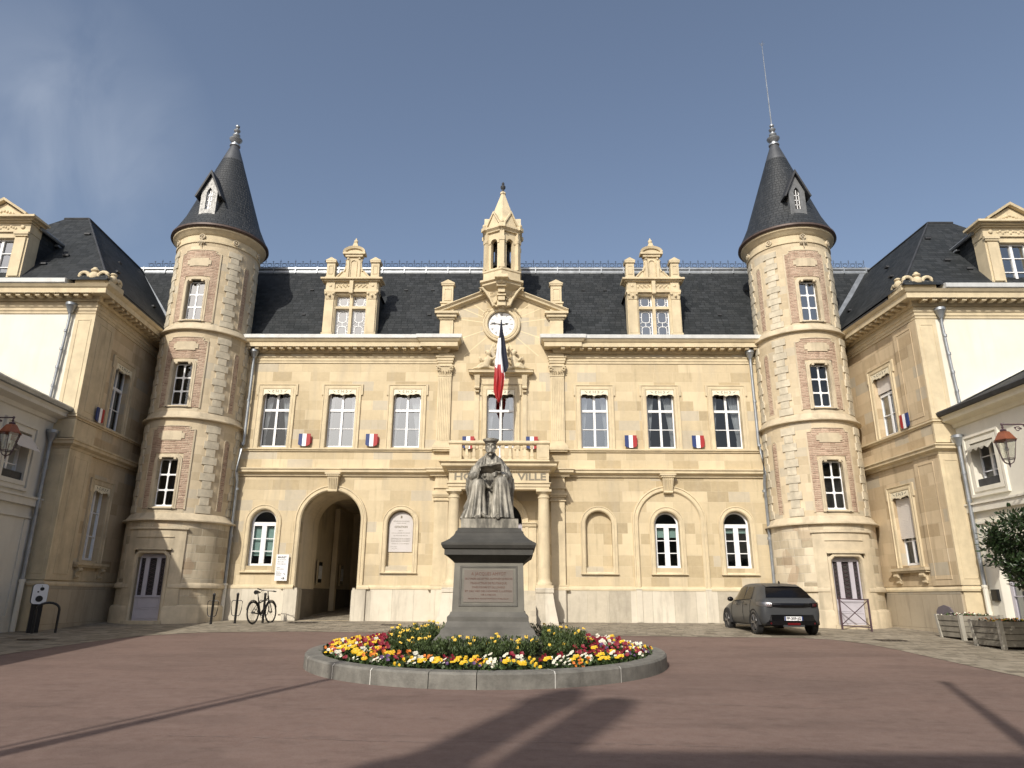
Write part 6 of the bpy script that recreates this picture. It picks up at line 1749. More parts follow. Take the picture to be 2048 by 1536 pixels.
for txt, sz, wd, z in (('A JACQUES AMYOT', 0.085, 0.66, 1.215), ('DE L’ORDRE DES LETTRES, AUMONIER DE FRANCE', 0.05, 0.90, 1.125), ('TRADUCTEUR DE PLUTARQUE,', 0.055, 0.70, 1.045),
                       ('D’HELIODORE ET DE LONGUS', 0.05, 0.62, 0.970), ('ET DES VIES DES HOMMES ILLUSTRES', 0.045, 0.88, 0.90), ('NÉ A MELUN', 0.04, 0.28, 0.835), ('ERIGE PAR SOUSCRIPTION PUBLIQUE', 0.03, 0.76, 0.765)):
    text_mesh(txt, sz, 'inscription', red_let, ped, (PX, PYC + tilt(z) - 0.010, z), depth=0.003, width=wd)

stt = thing('seated_statue', 'grey bronze statue of a seated bearded man in flat hat with an open book', 'statue', (PX - 0.02, PYC, 2.08))
m = MB(); m.box(PX - 0.56, PX + 0.56, PYC - 0.62, PYC + 0.55, 2.083, 2.26)
m.build('bronze_plinth', bronze, stt)
SX, SY, SZ = PX - 0.03, PYC + 0.05, 2.25
def L(p): return (SX + p[0], SY + p[1], SZ + p[2])
m = MB()
def B(c, r, a=16, b=12): m.ball(L(c), r, a, b)
def T(pts, r, s_=12): m.tube([L(p) for p in pts], r, s_)
def drape(keys, n, ph=0.0, tw=0.6, N=72):
    """closed volume with pleats: keys (x, y, z, rx, ry, pleat depth)"""
    rows = []; M = (len(keys) - 1) * 6
    for i in range(M + 1):
        t = i / 6; j = min(int(t), len(keys) - 2); f_ = t - j; f_ = f_ * f_ * (3 - 2 * f_) if False else f_
        k = [keys[j][q] * (1 - f_) + keys[j + 1][q] * f_ for q in range(6)]
        row = []
        for c in range(N):
            th = 2 * PI * c / N
            w = 1 + k[5] * (math.cos(n * th + ph + tw * t) * 0.7 + 0.5 * math.cos((n * 0.5 + 1.5) * 2 * th / 2 * 1.0 + ph * 2.3 - tw * t) * 0.5)
            row.append(m.vert(L((k[0] + k[3] * w * math.sin(th), k[1] - k[4] * w * math.cos(th), k[2]))))
        rows.append(row)
    for p_, q_ in zip(rows, rows[1:]):
        for c in range(N): m.face((p_[c], p_[(c + 1) % N], q_[(c + 1) % N], q_[c]))
    m.face(rows[0]); m.face(rows[-1])
# seat, hips and torso under a pleated mantle
m.box(*[v for v in (SX - 0.33, SX + 0.33, SY + 0.04, SY + 0.46, SZ - 0.01, SZ + 0.58)])
B((0, 0.16, 0.66), (0.32, 0.26, 0.19))
drape([(0, 0.08, 1.44, 0.07, 0.07, 0), (0, 0.09, 1.40, 0.14, 0.11, 0.015), (0, 0.10, 1.33, 0.245, 0.16, 0.02), (0, 0.10, 1.22, 0.325, 0.20, 0.03), (0, 0.10, 1.06, 0.385, 0.225, 0.045), (0, 0.12, 0.84, 0.395, 0.24, 0.07), (0, 0.15, 0.58, 0.38, 0.25, 0.06)], 19)
T([(0, 0.07, 1.36), (0.005, 0.02, 1.50)], [0.095, 0.078])
for s_ in (-1, 1):
    # open edges of the gown, arms, cuffs and hanging sleeves
    T([(s_ * 0.075, 0.03, 1.43), (s_ * 0.12, -0.045, 1.32), (s_ * 0.13, -0.10, 1.14), (s_ * 0.10, -0.12, 0.92)], [0.035, 0.032, 0.032, 0.03], 8)
    for q_ in (0.20, 0.27, 0.33): T([(s_ * q_ * 0.75, 0.0 + q_ * 0.15, 1.34 - (q_ - 0.2) * 0.5), (s_ * q_ * 1.02, -0.09 + q_ * 0.2, 1.16), (s_ * q_ * 1.08, -0.14 + q_ * 0.25, 0.98)], [0.010, 0.020, 0.024], 7)
    T([(s_ * 0.30, 0.05, 1.12), (s_ * 0.365, 0.0, 0.92), (s_ * 0.31, -0.17, 0.90), (s_ * 0.19, -0.33, 0.96)], [0.10, 0.115, 0.095, 0.055])
    T([(s_ * 0.30, -0.19, 0.90), (s_ * 0.24, -0.27, 0.93)], [0.115, 0.085], 14)
    for k in range(4): T([(s_ * (0.30 + 0.05 * k), -0.20 + 0.06 * k, 0.90), (s_ * (0.37 + 0.035 * k), -0.17 + 0.06 * k, 0.70), (s_ * (0.37 + 0.03 * k), -0.12 + 0.05 * k, 0.46 + 0.04 * abs(k - 1))], [0.05, 0.042, 0.018], 7)
    T([(s_ * 0.30, 0.14, 1.0), (s_ * 0.38, 0.22, 0.6), (s_ * 0.40, 0.24, 0.03)], [0.10, 0.11, 0.09])
# thighs and robe over each leg
T([(-0.14, 0.14, 0.66), (-0.20, -0.14, 0.72), (-0.225, -0.34, 0.70)], [0.17, 0.155, 0.145], 16); T([(0.14, 0.14, 0.68), (0.21, -0.16, 0.75), (0.235, -0.38, 0.74)], [0.17, 0.16, 0.15], 16)
drape([(-0.225, -0.36, 0.85, 0.04, 0.05, 0), (-0.225, -0.36, 0.81, 0.115, 0.115, 0.01), (-0.23, -0.36, 0.70, 0.148, 0.145, 0.03), (-0.235, -0.37, 0.50, 0.15, 0.15, 0.15), (-0.245, -0.38, 0.25, 0.175, 0.175, 0.24), (-0.26, -0.40, 0.03, 0.21, 0.215, 0.28)], 9, 0.4, 0.35)
drape([(0.235, -0.40, 0.89, 0.04, 0.05, 0), (0.235, -0.40, 0.85, 0.12, 0.12, 0.01), (0.24, -0.40, 0.73, 0.158, 0.15, 0.03), (0.245, -0.41, 0.52, 0.165, 0.155, 0.15), (0.255, -0.42, 0.26, 0.195, 0.18, 0.23), (0.265, -0.44, 0.03, 0.215, 0.22, 0.27)], 9, 1.9, -0.3)
drape([(0, 0.02, 0.70, 0.14, 0.14, 0), (0, -0.06, 0.50, 0.13, 0.12, 0.08), (0, -0.20, 0.24, 0.15, 0.14, 0.14), (0, -0.32, 0.03, 0.18, 0.17, 0.2)], 7, 0.0, 1.6)
T([(-0.16, -0.22, 0.84), (-0.03, -0.20, 0.70), (0.02, -0.24, 0.66), (0.14, -0.28, 0.86)], [0.03, 0.035, 0.035, 0.03], 8)
T([(-0.26, -0.50, 0.30), (-0.18, -0.55, 0.16), (-0.06, -0.54, 0.06), (0.05, -0.54, 0.05)], [0.012, 0.026, 0.040, 0.035], 8)
for k in range(5):      # cloak trailing on the left
    T([(-0.34 - 0.01 * k, -0.10 + 0.06 * k, 0.60), (-0.42 - 0.02 * k, -0.17 + 0.06 * k, 0.32), (-0.55 + 0.03 * k, -0.32 + 0.06 * k, 0.03)], [0.045, 0.050, 0.045], 8)
for k in range(3): T([(0.35, -0.20 + 0.1 * k, 0.60), (0.39, -0.26 + 0.1 * k, 0.30), (0.45, -0.34 + 0.1 * k, 0.04)], [0.05, 0.055, 0.05], 8)
# shoes
T([(-0.21, -0.54, 0.05), (-0.22, -0.66, 0.035)], [0.055, 0.04]); T([(0.19, -0.58, 0.055), (0.19, -0.71, 0.035)], [0.06, 0.042])
# head: skull, jaw, nose, brow, beard, ears
HX, HY, HZ = 0.005, -0.03, 1.555
B((HX, HY + 0.015, HZ + 0.03), (0.115, 0.130, 0.125), 24, 18); B((HX, HY - 0.035, HZ - 0.055), (0.092, 0.088, 0.085), 20, 14)
T([(HX, HY - 0.112, HZ + 0.035), (HX, HY - 0.142, HZ - 0.015), (HX, HY - 0.128, HZ - 0.026)], [0.010, 0.017, 0.014], 10)
for s_ in (-1, 1):
    T([(HX + s_ * 0.010, HY - 0.118, HZ + 0.048), (HX + s_ * 0.045, HY - 0.116, HZ + 0.056), (HX + s_ * 0.085, HY - 0.088, HZ + 0.040)], [0.014, 0.015, 0.010], 8)
    B((HX + s_ * 0.060, HY - 0.088, HZ - 0.012), (0.026, 0.026, 0.020), 10, 8); B((HX + s_ * 0.112, HY + 0.01, HZ + 0.0), (0.014, 0.026, 0.036), 8, 6)
    T([(HX + s_ * 0.004, HY - 0.128, HZ - 0.044), (HX + s_ * 0.035, HY - 0.122, HZ - 0.052), (HX + s_ * 0.062, HY - 0.098, HZ - 0.078)], [0.015, 0.014, 0.008], 8)
    T([(HX + s_ * 0.085, HY - 0.035, HZ - 0.02), (HX + s_ * 0.075, HY - 0.065, HZ - 0.09), (HX + s_ * 0.03, HY - 0.10, HZ - 0.14)], [0.025, 0.03, 0.025], 8)
T([(HX, HY - 0.105, HZ - 0.080), (HX, HY - 0.122, HZ - 0.125), (HX, HY - 0.115, HZ - 0.175), (HX, HY - 0.10, HZ - 0.215)], [0.040, 0.052, 0.038, 0.010], 12)
# hands on the book
for s_, wx, wz in ((-1, -0.185, 0.985), (1, 0.21, 0.965)):
    B((wx, -0.37, wz), (0.045, 0.055, 0.028), 10, 8)
    for q in range(4): T([(wx - s_ * 0.02 - s_ * 0.004 * q, -0.38 - 0.018 * q + 0.03, wz + 0.01), (wx - s_ * 0.075, -0.40 - 0.016 * q + 0.03, wz + 0.022), (wx - s_ * (0.10 - 0.006 * abs(q - 1)), -0.405 - 0.016 * q + 0.03, wz + 0.004)], [0.0125, 0.0115, 0.009], 6)
    T([(wx - s_ * 0.01, -0.34, wz + 0.02), (wx - s_ * 0.05, -0.33, wz + 0.05)], [0.013, 0.010], 6)
body = mesh_part(voxel(m, 0.0105, 1), 'person_figure', bronze, stt)
# flat hat
m = MB()
m.tube([L((HX, HY + 0.01, HZ + 0.075)), L((HX, HY + 0.01, HZ + 0.11)), L((HX, HY, HZ + 0.145)), L((HX, HY, HZ + 0.165)), L((HX, HY, HZ + 0.178)), L((HX, HY, HZ + 0.20))], [0.122, 0.130, 0.165, 0.172, 0.14, 0.04], 32)
hm = m.build('hat', bronze, stt, smooth=True)
# open book held up towards the reader, covers to the square
bk_ = MB()
for s_ in (-1, 1):
    pts = []
    for k in range(11):
        t = k / 10; pts.append((0.03 + s_ * 0.205 * t, 0.016 * math.sin(PI * t ** 0.7) + (0.05 * t if s_ > 0 else -0.01 * t)))
    for a, b in zip(pts, pts[1:]):
        i = [bk_.vert(L((p[0], y, 1.03 + p[1] + dz - th))) for p in (a, b) for y, dz in ((-0.54, 0.07), (-0.30, -0.04)) for th in (0.0, 0.035)]
        bk_.face((i[0], i[2], i[6], i[4])); bk_.face((i[1], i[3], i[7], i[5])); bk_.face((i[0], i[1], i[5], i[4])); bk_.face((i[2], i[3], i[7], i[6])); bk_.face((i[0], i[1], i[3], i[2])); bk_.face((i[4], i[5], i[7], i[6]))
bb_ = bk_.build('open_book', bronze, stt)
m = MB()
for k in range(6): m.tube([L((-0.18 - 0.008 * k, -0.52 + 0.03 * k, 1.06)), L((-0.21 - 0.004 * k, -0.50 + 0.03 * k, 0.92)), L((-0.24, -0.46 + 0.03 * k, 0.80))], 0.012, 5)
m.build('hanging_page', bronze, bb_)
# ------------------------------------------------------------------ round flower bed
BC = (0.10, -10.70); BR = 3.37
bed = thing('flower_bed', 'round raised flower bed edged with grey granite kerb around the statue pedestal', 'flower bed', (BC[0], BC[1], gz(BC[1])))
angs = [0.0]
rb = random.Random(5)
while angs[-1] < 2 * PI - 0.28: angs.append(angs[-1] + rb.uniform(0.26, 0.40))
angs.append(2 * PI)
for a0, a1 in zip(angs, angs[1:]):
    if a1 - a0 < 0.02: continue
    m = MB(); n_ = 6; g_ = 0.0018; rows = []
    for k in range(n_ + 1):
        a = a0 + g_ + (a1 - a0 - 2 * g_) * k / n_
        def P_(r, dz): x = BC[0] + math.sin(a) * r; y = BC[1] - math.cos(a) * r; return (x, y, (gz(y) - 0.05 if dz is None else gz(y) - 0.035 + dz))
        top = 0.265
        rows.append([m.vert(P_(BR, None)), m.vert(P_(BR - 0.01, top - 0.03)), m.vert(P_(BR - 0.035, top)), m.vert(P_(BR - 0.30, top)), m.vert(P_(BR - 0.32, top - 0.02)), m.vert(P_(BR - 0.32, -0.05))])
    for p_, q_ in zip(rows, rows[1:]):
        for j in range(6): m.face((p_[j], p_[(j + 1) % 6], q_[(j + 1) % 6], q_[j]))
    m.face(rows[0]); m.face(rows[-1])
    m.build('kerb_stone', kerb_m, bed)
def kz(x, y): return gz(y) - 0.035 + 0.265
def soil_z(x, y):
    r = math.hypot(x - BC[0], y - BC[1]); return kz(x, y) - 0.10 + 0.20 * max(0, 1 - r / (BR - 0.3)) ** 0.8
m = MB(); rows = []
for i in range(12):
    r = (BR - 0.31) * i / 11
    rows.append([m.vert((BC[0] + math.sin(a) * r, BC[1] - math.cos(a) * r, soil_z(BC[0] + math.sin(a) * r, BC[1] - math.cos(a) * r))) for a in [2 * PI * k / 48 for k in range(48)]])
for i in range(11):
    for k in range(48): m.face((rows[i][k], rows[i][(k + 1) % 48], rows[i + 1][(k + 1) % 48], rows[i + 1][k]))
m.build('soil', soil_m, bed, smooth=True)
m = MB()     # white mortar in the kerb joints
for a in angs[:-1]:
    d = Vector((math.sin(a), -math.cos(a))); tn = Vector((d.y, -d.x)) * 0.008
    if rb.random() < 0.45: continue
    pts = []
    for r, zz in ((BR + 0.003, -0.05), (BR + 0.001, 0.235), (BR - 0.034, 0.268), (BR - 0.30, 0.268)):
        x = BC[0] + d.x * r; y = BC[1] + d.y * r; z = (gz(y) if zz < 0 else gz(y) - 0.035 + zz); pts.append((x, y, z))
    for p_, q_ in zip(pts, pts[1:]): m.poly([(p_[0] - tn.x, p_[1] - tn.y, p_[2]), (p_[0] + tn.x, p_[1] + tn.y, p_[2]), (q_[0] + tn.x, q_[1] + tn.y, q_[2]), (q_[0] - tn.x, q_[1] - tn.y, q_[2])])
m.build('mortar_joint', plain('white_mortar', (0.55, 0.54, 0.50), 0.9, 0.1), bed)

rf_ = random.Random(21)
def leafy(m, x, y, z, n, spread, hgt, size, up=0.5):
    for _ in range(n):
        a = rf_.uniform(0, 2 * PI); r = spread * math.sqrt(rf_.random()); px_, py_ = x + r * math.cos(a), y + r * math.sin(a); pz = z + hgt * rf_.random()
        da = rf_.uniform(0, 2 * PI); el = rf_.uniform(-0.2, 1.1) * up * 2; s_ = size * rf_.uniform(0.6, 1.3)
        d = Vector((math.cos(da) * math.cos(el), math.sin(da) * math.cos(el), math.sin(el))) * s_
        sd = Vector((-math.sin(da), math.cos(da), rf_.uniform(-0.3, 0.3))) * s_ * 0.34
        p = Vector((px_, py_, pz))
        m.poly([p, p + d * 0.5 + sd, p + d, p + d * 0.5 - sd])
def pansy(color, seed):
    """one bedding plant: a low tuft of leaves with several blooms of one colour"""
    r_ = random.Random(seed); m = MB()
    global rf_
    keep = rf_; rf_ = r_
    leafy(m, 0, 0, 0.0, 34, 0.11, 0.10, 0.075, 0.5)
    rf_ = keep
    o = m.build('pansy_plant', leaf_bed)
    m = MB(); e = MB()
    for k in range(r_.choice((4, 5, 6)) if color != 'violet' else 2):
        a = r_.uniform(0, 2 * PI); rr = r_.uniform(0.0, 0.10); c = Vector((rr * math.cos(a), rr * math.sin(a), r_.uniform(0.11, 0.18)))
        fa = r_.uniform(-0.9, 0.9) - PI / 2; tilt_ = r_.uniform(0.3, 1.2)
        nrm = Vector((math.cos(fa) * math.cos(tilt_), math.sin(fa) * math.cos(tilt_), math.sin(tilt_))); u = nrm.cross(Vector((0, 0, 1))).normalized(); v = nrm.cross(u); s_ = r_.uniform(0.021, 0.032)
        for q in range(5):
            b = q * 2 * PI / 5 + 0.3; ctr = c + (u * math.cos(b) + v * math.sin(b)) * s_ * 0.62
            ring = [ctr + (u * math.cos(t) + v * math.sin(t)) * s_ * 0.62 + nrm * (0.004 * (q % 2) + 0.006 * math.cos(t - b)) for t in [w_ * PI / 3 for w_ in range(6)]]
            m.poly(ring)
        e.poly([c + (u * math.cos(t) + v * math.sin(t)) * s_ * 0.2 + nrm * 0.012 for t in [w_ * PI / 2 for w_ in range(4)]])
    bl_ = m.build('bloom', petal[color], o)
    if color in ('yellow', 'white', 'orange'): e.build('bloom_eye', petal_eye, bl_)
    return o
proto = {c: [pansy(c, 100 + 7 * i + j) for j in range(2)] for i, c in enumerate(('yellow', 'white', 'crimson', 'orange', 'violet'))}
WORD = {'yellow': 'bright yellow pansy', 'white': 'cream white pansy', 'crimson': 'deep crimson pansy', 'orange': 'rusty orange pansy', 'violet': 'small violet pansy'}
used = set(); count = 0
rp = random.Random(31)
places = []
for ring_i, r in enumerate((2.96, 2.79, 2.61, 2.43, 2.24, 2.06)):
    n_ = int(2 * PI * r / 0.228)
    for k in range(n_):
        a = 2 * PI * (k + 0.5 * (ring_i % 2)) / n_ + rp.uniform(-0.02, 0.02)
        a = (a + PI) % (2 * PI) - PI
        if abs(a) > 2.25: continue
        inner_lim = 2.13 if abs(a) < 1.0 else 1.8
        if r < inner_lim + 0.15 and abs(a) < 0.9: continue
        places.append((a, r + rp.uniform(-0.05, 0.05), ring_i))
for a, r, ring_i in places:
    x, y = BC[0] + math.sin(a) * r, BC[1] - math.cos(a) * r
    side = 'left' if a < -0.8 else ('right' if a > 0.8 else 'front')
    q = rp.random()
    if side == 'right': c = 'crimson' if q < (0.62 if r < 2.75 else 0.30) else ('white' if q < 0.76 else ('yellow' if q < 0.92 else 'violet'))
    elif side == 'left': c = 'yellow' if q < (0.55 if r > 2.55 else 0.2) else ('crimson' if q < 0.80 else ('white' if q < 0.95 else 'orange'))
    else: c = 'yellow' if q < 0.42 else ('crimson' if q < 0.60 and r < 2.75 else ('white' if q < 0.86 else ('orange' if q < 0.93 else 'violet')))
    j = rp.randrange(2); src = proto[c][j]
    if (c, j) not in used: o = src; used.add((c, j))
    else: o = copy_tree(src)
    s_ = rp.uniform(0.85, 1.2)
    o.location = (x, y, soil_z(x, y) + 0.0); o.rotation_euler = (0, 0, rp.uniform(-0.6, 0.6)); o.scale = (s_, s_, s_)
    rowword = {0: 'against the kerb', 1: 'one row in from the kerb', 2: 'two rows in from the kerb', 3: 'three rows in from the kerb', 4: 'beside the tall greenery', 5: 'beside the tall greenery'}[ring_i]
    tag(o, f'{WORD[c]} {rowword}, {side} part of the round flower bed', 'flower', 'pansies planted round the statue')
    count += 1
for k_, lst in proto.items():
    for j, o in enumerate(lst):
        if (k_, j) not in used:
            for ch in list(o.children):
                for gch in list(ch.children): bpy.data.objects.remove(gch)
                bpy.data.objects.remove(ch)
            bpy.data.objects.remove(o)
# dense wallflower planting inside the pansies
m = MB(); fl = MB()
rf_ = random.Random(77)
for _ in range(1300):
    a = rf_.uniform(-PI, PI); lim = 2.10 if abs(a) < 0.95 else 1.88
    r = math.sqrt(rf_.uniform(0.9 ** 2, lim ** 2)); x, y = BC[0] + math.sin(a) * r, BC[1] - math.cos(a) * r
    if abs(x - PX) < 1.03 and abs(y - PYC) < 1.03: continue
    z = soil_z(x, y); h = rf_.uniform(0.16, 0.30) * (1.25 if abs(a) > 0.9 else 0.95)
    for _2 in range(26):
        t = rf_.random() ** 0.7; da = rf_.uniform(0, 2 * PI); sz = 0.085 * (1.15 - 0.6 * t)
        el = 0.3 + 0.8 * t; d = Vector((math.cos(da) * math.cos(el), math.sin(da) * math.cos(el), math.sin(el))) * sz; sd = Vector((-math.sin(da), math.cos(da), 0)) * sz * 0.17
        p = Vector((x + rf_.uniform(-0.03, 0.03), y + rf_.uniform(-0.03, 0.03), z + h * t)); m.poly([p, p + d * 0.5 + sd, p + d, p + d * 0.5 - sd])
    if rf_.random() < 0.085:
        p = Vector((x, y, z + h + 0.03))
        for q in range(7):
            a2 = rf_.uniform(0, 2 * PI); c = p + Vector((0.022 * math.cos(a2), 0.022 * math.sin(a2), rf_.uniform(0, 0.03))); 
            fl.poly([c + Vector((0.012 * math.cos(t), 0.005 * math.sin(t), 0.012 * math.sin(t))) for t in [w_ * PI / 3 for w_ in range(6)]])
wf = m.build('wallflower_greenery', leaf_stem); tag(wf, 'dense dark green wallflowers around the foot of the pedestal', 'plants', kind='stuff')
fl.build('yellow_wallflower_bloom', petal['yellow'], wf)
m = MB()
for a, r, ring_i in places:
    for _ in range(2):
        x, y = BC[0] + math.sin(a) * r + rf_.uniform(-0.12, 0.12), BC[1] - math.cos(a) * r + rf_.uniform(-0.12, 0.12)
        if math.hypot(x - BC[0], y - BC[1]) > BR - 0.36: continue
        leafy(m, x, y, soil_z(x, y), 9, 0.08, 0.08, 0.07, 0.5)
tag(m.build('ground_cover_leaves', leaf_bed), 'low green leaves filling between the pansies', 'leaves', kind='stuff')

# ------------------------------------------------------------------ parked car
def car(loc, heading):
    t = thing('parked_car', 'grey hatchback parked facing the wall in front of the right round tower', 'car', loc)
    XF = Matrix.Translation(loc) @ Matrix.Rotation(heading, 4, 'Z') @ Matrix.Scale(0.955, 4)
    # local: x right, y forward (rear bumper at y=0), z up
    #  y, z_bottom, half_sill, half_max, half_belt, z_belt, half_roof, z_roof
    ST = [(0.00, 0.42, 0.60, 0.66, 0.60, 0.80, 0.55, 0.84),
          (0.05, 0.30, 0.74, 0.80, 0.73, 0.90, 0.60, 0.95),
          (0.16, 0.25, 0.80, 0.865, 0.79, 0.97, 0.60, 1.03),
          (0.36, 0.23, 0.82, 0.882, 0.81, 0.99, 0.575, 1.20),
          (0.60, 0.22, 0.82, 0.885, 0.81, 0.985, 0.56, 1.355),
          (0.78, 0.22, 0.82, 0.885, 0.815, 0.975, 0.56, 1.405),
          (1.20, 0.20, 0.80, 0.87, 0.82, 0.955, 0.575, 1.44),
          (1.80, 0.20, 0.79, 0.86, 0.815, 0.935, 0.58, 1.455),
          (2.30, 0.20, 0.79, 0.86, 0.81, 0.92, 0.57, 1.42),
          (2.62, 0.20, 0.79, 0.865, 0.80, 0.915, 0.53, 1.30),
          (2.95, 0.20, 0.80, 0.87, 0.78, 0.90, 0.50, 1.06),
          (3.15, 0.21, 0.80, 0.87, 0.76, 0.88, 0.50, 0.955),
          (3.55, 0.22, 0.80, 0.86, 0.70, 0.83, 0.46, 0.87),
          (3.88, 0.24, 0.76, 0.80, 0.62, 0.74, 0.40, 0.77),
          (4.05, 0.30, 0.60, 0.62, 0.50, 0.60, 0.30, 0.64)]
    m = MB(); rows = []
    for (y, zb, hs_, hm, hb, zbl, hr, zr) in ST:
        side = [(hs_ * 0.9, zb), (hs_, zb + 0.04), (hm - 0.01, zb + 0.20), (hm, zb + (zbl - zb) * 0.55), (hm - 0.015, zb + (zbl - zb) * 0.80), (hb, zbl), ((hb * 0.45 + hr * 0.55), zbl + (zr - zbl) * 0.58), (hr + 0.02, zr - 0.035 * (zr - zbl > 0.2)), (hr - 0.06, zr), (hr * 0.5, zr + 0.012), (0, zr + 0.018)]
        pts = [(x, y, z) for x, z in side] + [(-x, y, z) for x, z in reversed(side[:-1])]
        rows.append([m.vert(p) for p in pts])
    n_ = len(rows[0])
    for a, b in zip(rows, rows[1:]):
        for j in range(n_ - 1): m.face((a[j], a[j + 1], b[j + 1], b[j]))
        m.face((a[n_ - 1], a[0], b[0], b[n_ - 1]))
    m.face(rows[0]); m.face(rows[-1])
    me = m.build('body', car_paint, t, xf=XF)
    for p in me.data.polygons: p.use_smooth = True
    sb = me.modifiers.new('smooth_surface', 'SUBSURF'); sb.levels = 2; sb.render_levels = 2
    body_ = me
    def surf_pts(y):
        for a, b in zip(ST, ST[1:]):
            if a[0] <= y <= b[0]:
                k = (y - a[0]) / (b[0] - a[0]); return [a[i] * (1 - k) + b[i] * k for i in range(8)]
    # side glass, slightly proud
    for sx in (-1, 1):
        for (y0, y1, y2, y3) in ((0.95, 0.98, 1.52, 1.62), (1.62, 1.68, 2.50, 2.80)):
            q = MB()
            def sp(y, k, e=0.02):
                y_, zb, hs_, hm, hb, zbl, hr, zr = surf_pts(y); x = hb + (hr + 0.02 - hb) * k; z = zbl + (zr - 0.045 - zbl) * k
                return (sx * (x + e - 0.012 * k), y, z)
            N = 8; ra = []; 
            for i in range(N + 1):
                s_ = i / N
                yb = y0 + (y3 - y0) * s_; yt = y1 + 0.10 * (y0 < 1) + (y2 - y1 - 0.10 * (y0 < 1)) * s_
                ra.append([q.vert(sp(yb + (yt - yb) * k, 0.08 + 0.80 * k)) for k in (0, 0.5, 1)])
            for a, b in zip(ra, ra[1:]):
                for j in range(2): q.face((a[j], a[j + 1], b[j + 1], b[j]))
            q.build('side_window', gloss_black, t, xf=XF, smooth=True)
        # shut lines
        for yl in (0.98, 1.66, 2.74):
            y_, zb, hs_, hm, hb, zbl, hr, zr = surf_pts(yl)
            q = MB(); q.tube([(sx * x_, yl + dy, z_) for x_, z_, dy in ((hs_ + 0.004, zb + 0.08, 0), (hm - 0.006, zb + 0.22, 0), (hm + 0.001, zb + (zbl - zb) * 0.55, 0), (hm - 0.012, zb + (zbl - zb) * 0.80, 0), (hb + 0.006, zbl - 0.01, 0))], 0.0045, 4)
            q.build('door_gap', gloss_black, t, xf=XF)
        q = MB(); q.tube([(sx * 0.81, 1.05, 0.235), (sx * 0.81, 2.85, 0.235)], 0.022, 6); q.build('side_sill', gloss_black, t, xf=XF)
        # mirror
        q = MB(); q.ball((sx * 0.93, 2.55, 0.985), (0.10, 0.07, 0.075), 12, 8); q.build('mirror', gloss_black, t, xf=XF, smooth=True)
        for y in (1.35, 2.15):
            q = MB(); q.tube([(sx * 0.868, y - 0.09, 0.83), (sx * 0.883, y, 0.835), (sx * 0.868, y + 0.09, 0.84)], 0.014, 6); q.build('door_handle', gloss_black, t, xf=XF)
    # rear window, spoiler, lights, bumper, plate
    q = MB(); ra = []
    for i in range(13):
        s_ = -1 + 2 * i / 12
        ra.append([q.vert((s_ * w_, y - 0.02 - 0.02 * (1 - s_ * s_) , z)) for w_, y, z in ((0.66, 0.16, 1.03), (0.60, 0.33, 1.18), (0.52, 0.53, 1.325))])
    for a, b in zip(ra, ra[1:]):
        for j in range(2): q.face((a[j], a[j + 1], b[j + 1], b[j]))
    q.build('rear_window', gloss_black, t, xf=XF, smooth=True)
    q = MB(); rows = []
    for i in range(13):
        s_ = -1 + 2 * i / 12; d = 0.03 * s_ * s_
        rows.append([q.vert(p) for p in ((s_ * 0.50, 0.46 + d, 1.355 - 0.02 * abs(s_)), (s_ * 0.50, 0.80, 1.41), (s_ * 0.49, 0.80, 1.34), (s_ * 0.49, 0.49 + d, 1.335 - 0.02 * abs(s_)))])
    for a, b in zip(rows, rows[1:]):
        for j in range(4): q.face((a[j], a[(j + 1) % 4], b[(j + 1) % 4], b[j]))
    q.face(rows[0]); q.face(rows[-1])
    q.build('spoiler', car_paint, t, xf=XF, smooth=True)
    def band_(name, mat, z0, z1, half, e, curve=0.10, parent=t):
        q = MB(); ra = []
        for i in range(17):
            s_ = -1 + 2 * i / 16; y = -e + curve * abs(s_) ** 3.0
            ra.append([q.vert((s_ * half, y, z0)), q.vert((s_ * half, y - 0.008, (z0 + z1) / 2)), q.vert((s_ * half, y + 0.02, z1)), q.vert((s_ * half, y + 0.12, z1)), q.vert((s_ * half, y + 0.12, z0))])
        for a, b in zip(ra, ra[1:]):
            for j in range(5): q.face((a[j], a[(j + 1) % 5], b[(j + 1) % 5], b[j]))
        q.face(ra[0]); q.face(ra[-1])
        return q.build(name, mat, parent, xf=XF, smooth=True)
    band_('tail_light_band', gloss_black, 0.775, 0.875, 0.72, 0.045, 0.11)
    for sx in (-1, 1):
        q = MB(); ra = []
        for (x_, y_, za_, zb_) in ((0.58, -0.035, 0.775, 0.875), (0.70, 0.005, 0.775, 0.89), (0.79, 0.075, 0.78, 0.90), (0.855, 0.19, 0.795, 0.91), (0.885, 0.36, 0.83, 0.905)):
            ra.append([q.vert((sx * x_, y_, za_)), q.vert((sx * (x_ + 0.004), y_ - 0.004, (za_ + zb_) / 2)), q.vert((sx * (x_ - 0.01), y_ + 0.01, zb_)), q.vert((sx * (x_ - 0.08), y_ + 0.08, zb_)), q.vert((sx * (x_ - 0.08), y_ + 0.08, za_))])
        for a, b in zip(ra, ra[1:]):
            for j in range(5): q.face((a[j], a[(j + 1) % 5], b[(j + 1) % 5], b[j]))
        q.face(ra[0]); q.face(ra[-1]); q.build('tail_light', alloy if sx < 0 else gloss_black, t, xf=XF, smooth=True)
        q = MB()
        for k in range(3): q.tube([(sx * (0.60 + 0.045 * k), -0.042 + 0.016 * k, 0.79), (sx * (0.615 + 0.045 * k), -0.038 + 0.018 * k, 0.865)], 0.008, 4)
        q.build('light_claw', red_lens, t, xf=XF)
        q = MB(); q.prism_v([(0.52, 0.30), (0.64, 0.31), (0.64, 0.35), (0.52, 0.34)], lambda p: (sx * p[0], 0.05, p[1]), lambda p: (sx * p[0], 0.0, p[1])); q.build('reflector', red_lens, t, xf=XF)
    # lower bumper: dark insert with plate
    q = MB(); ra = []
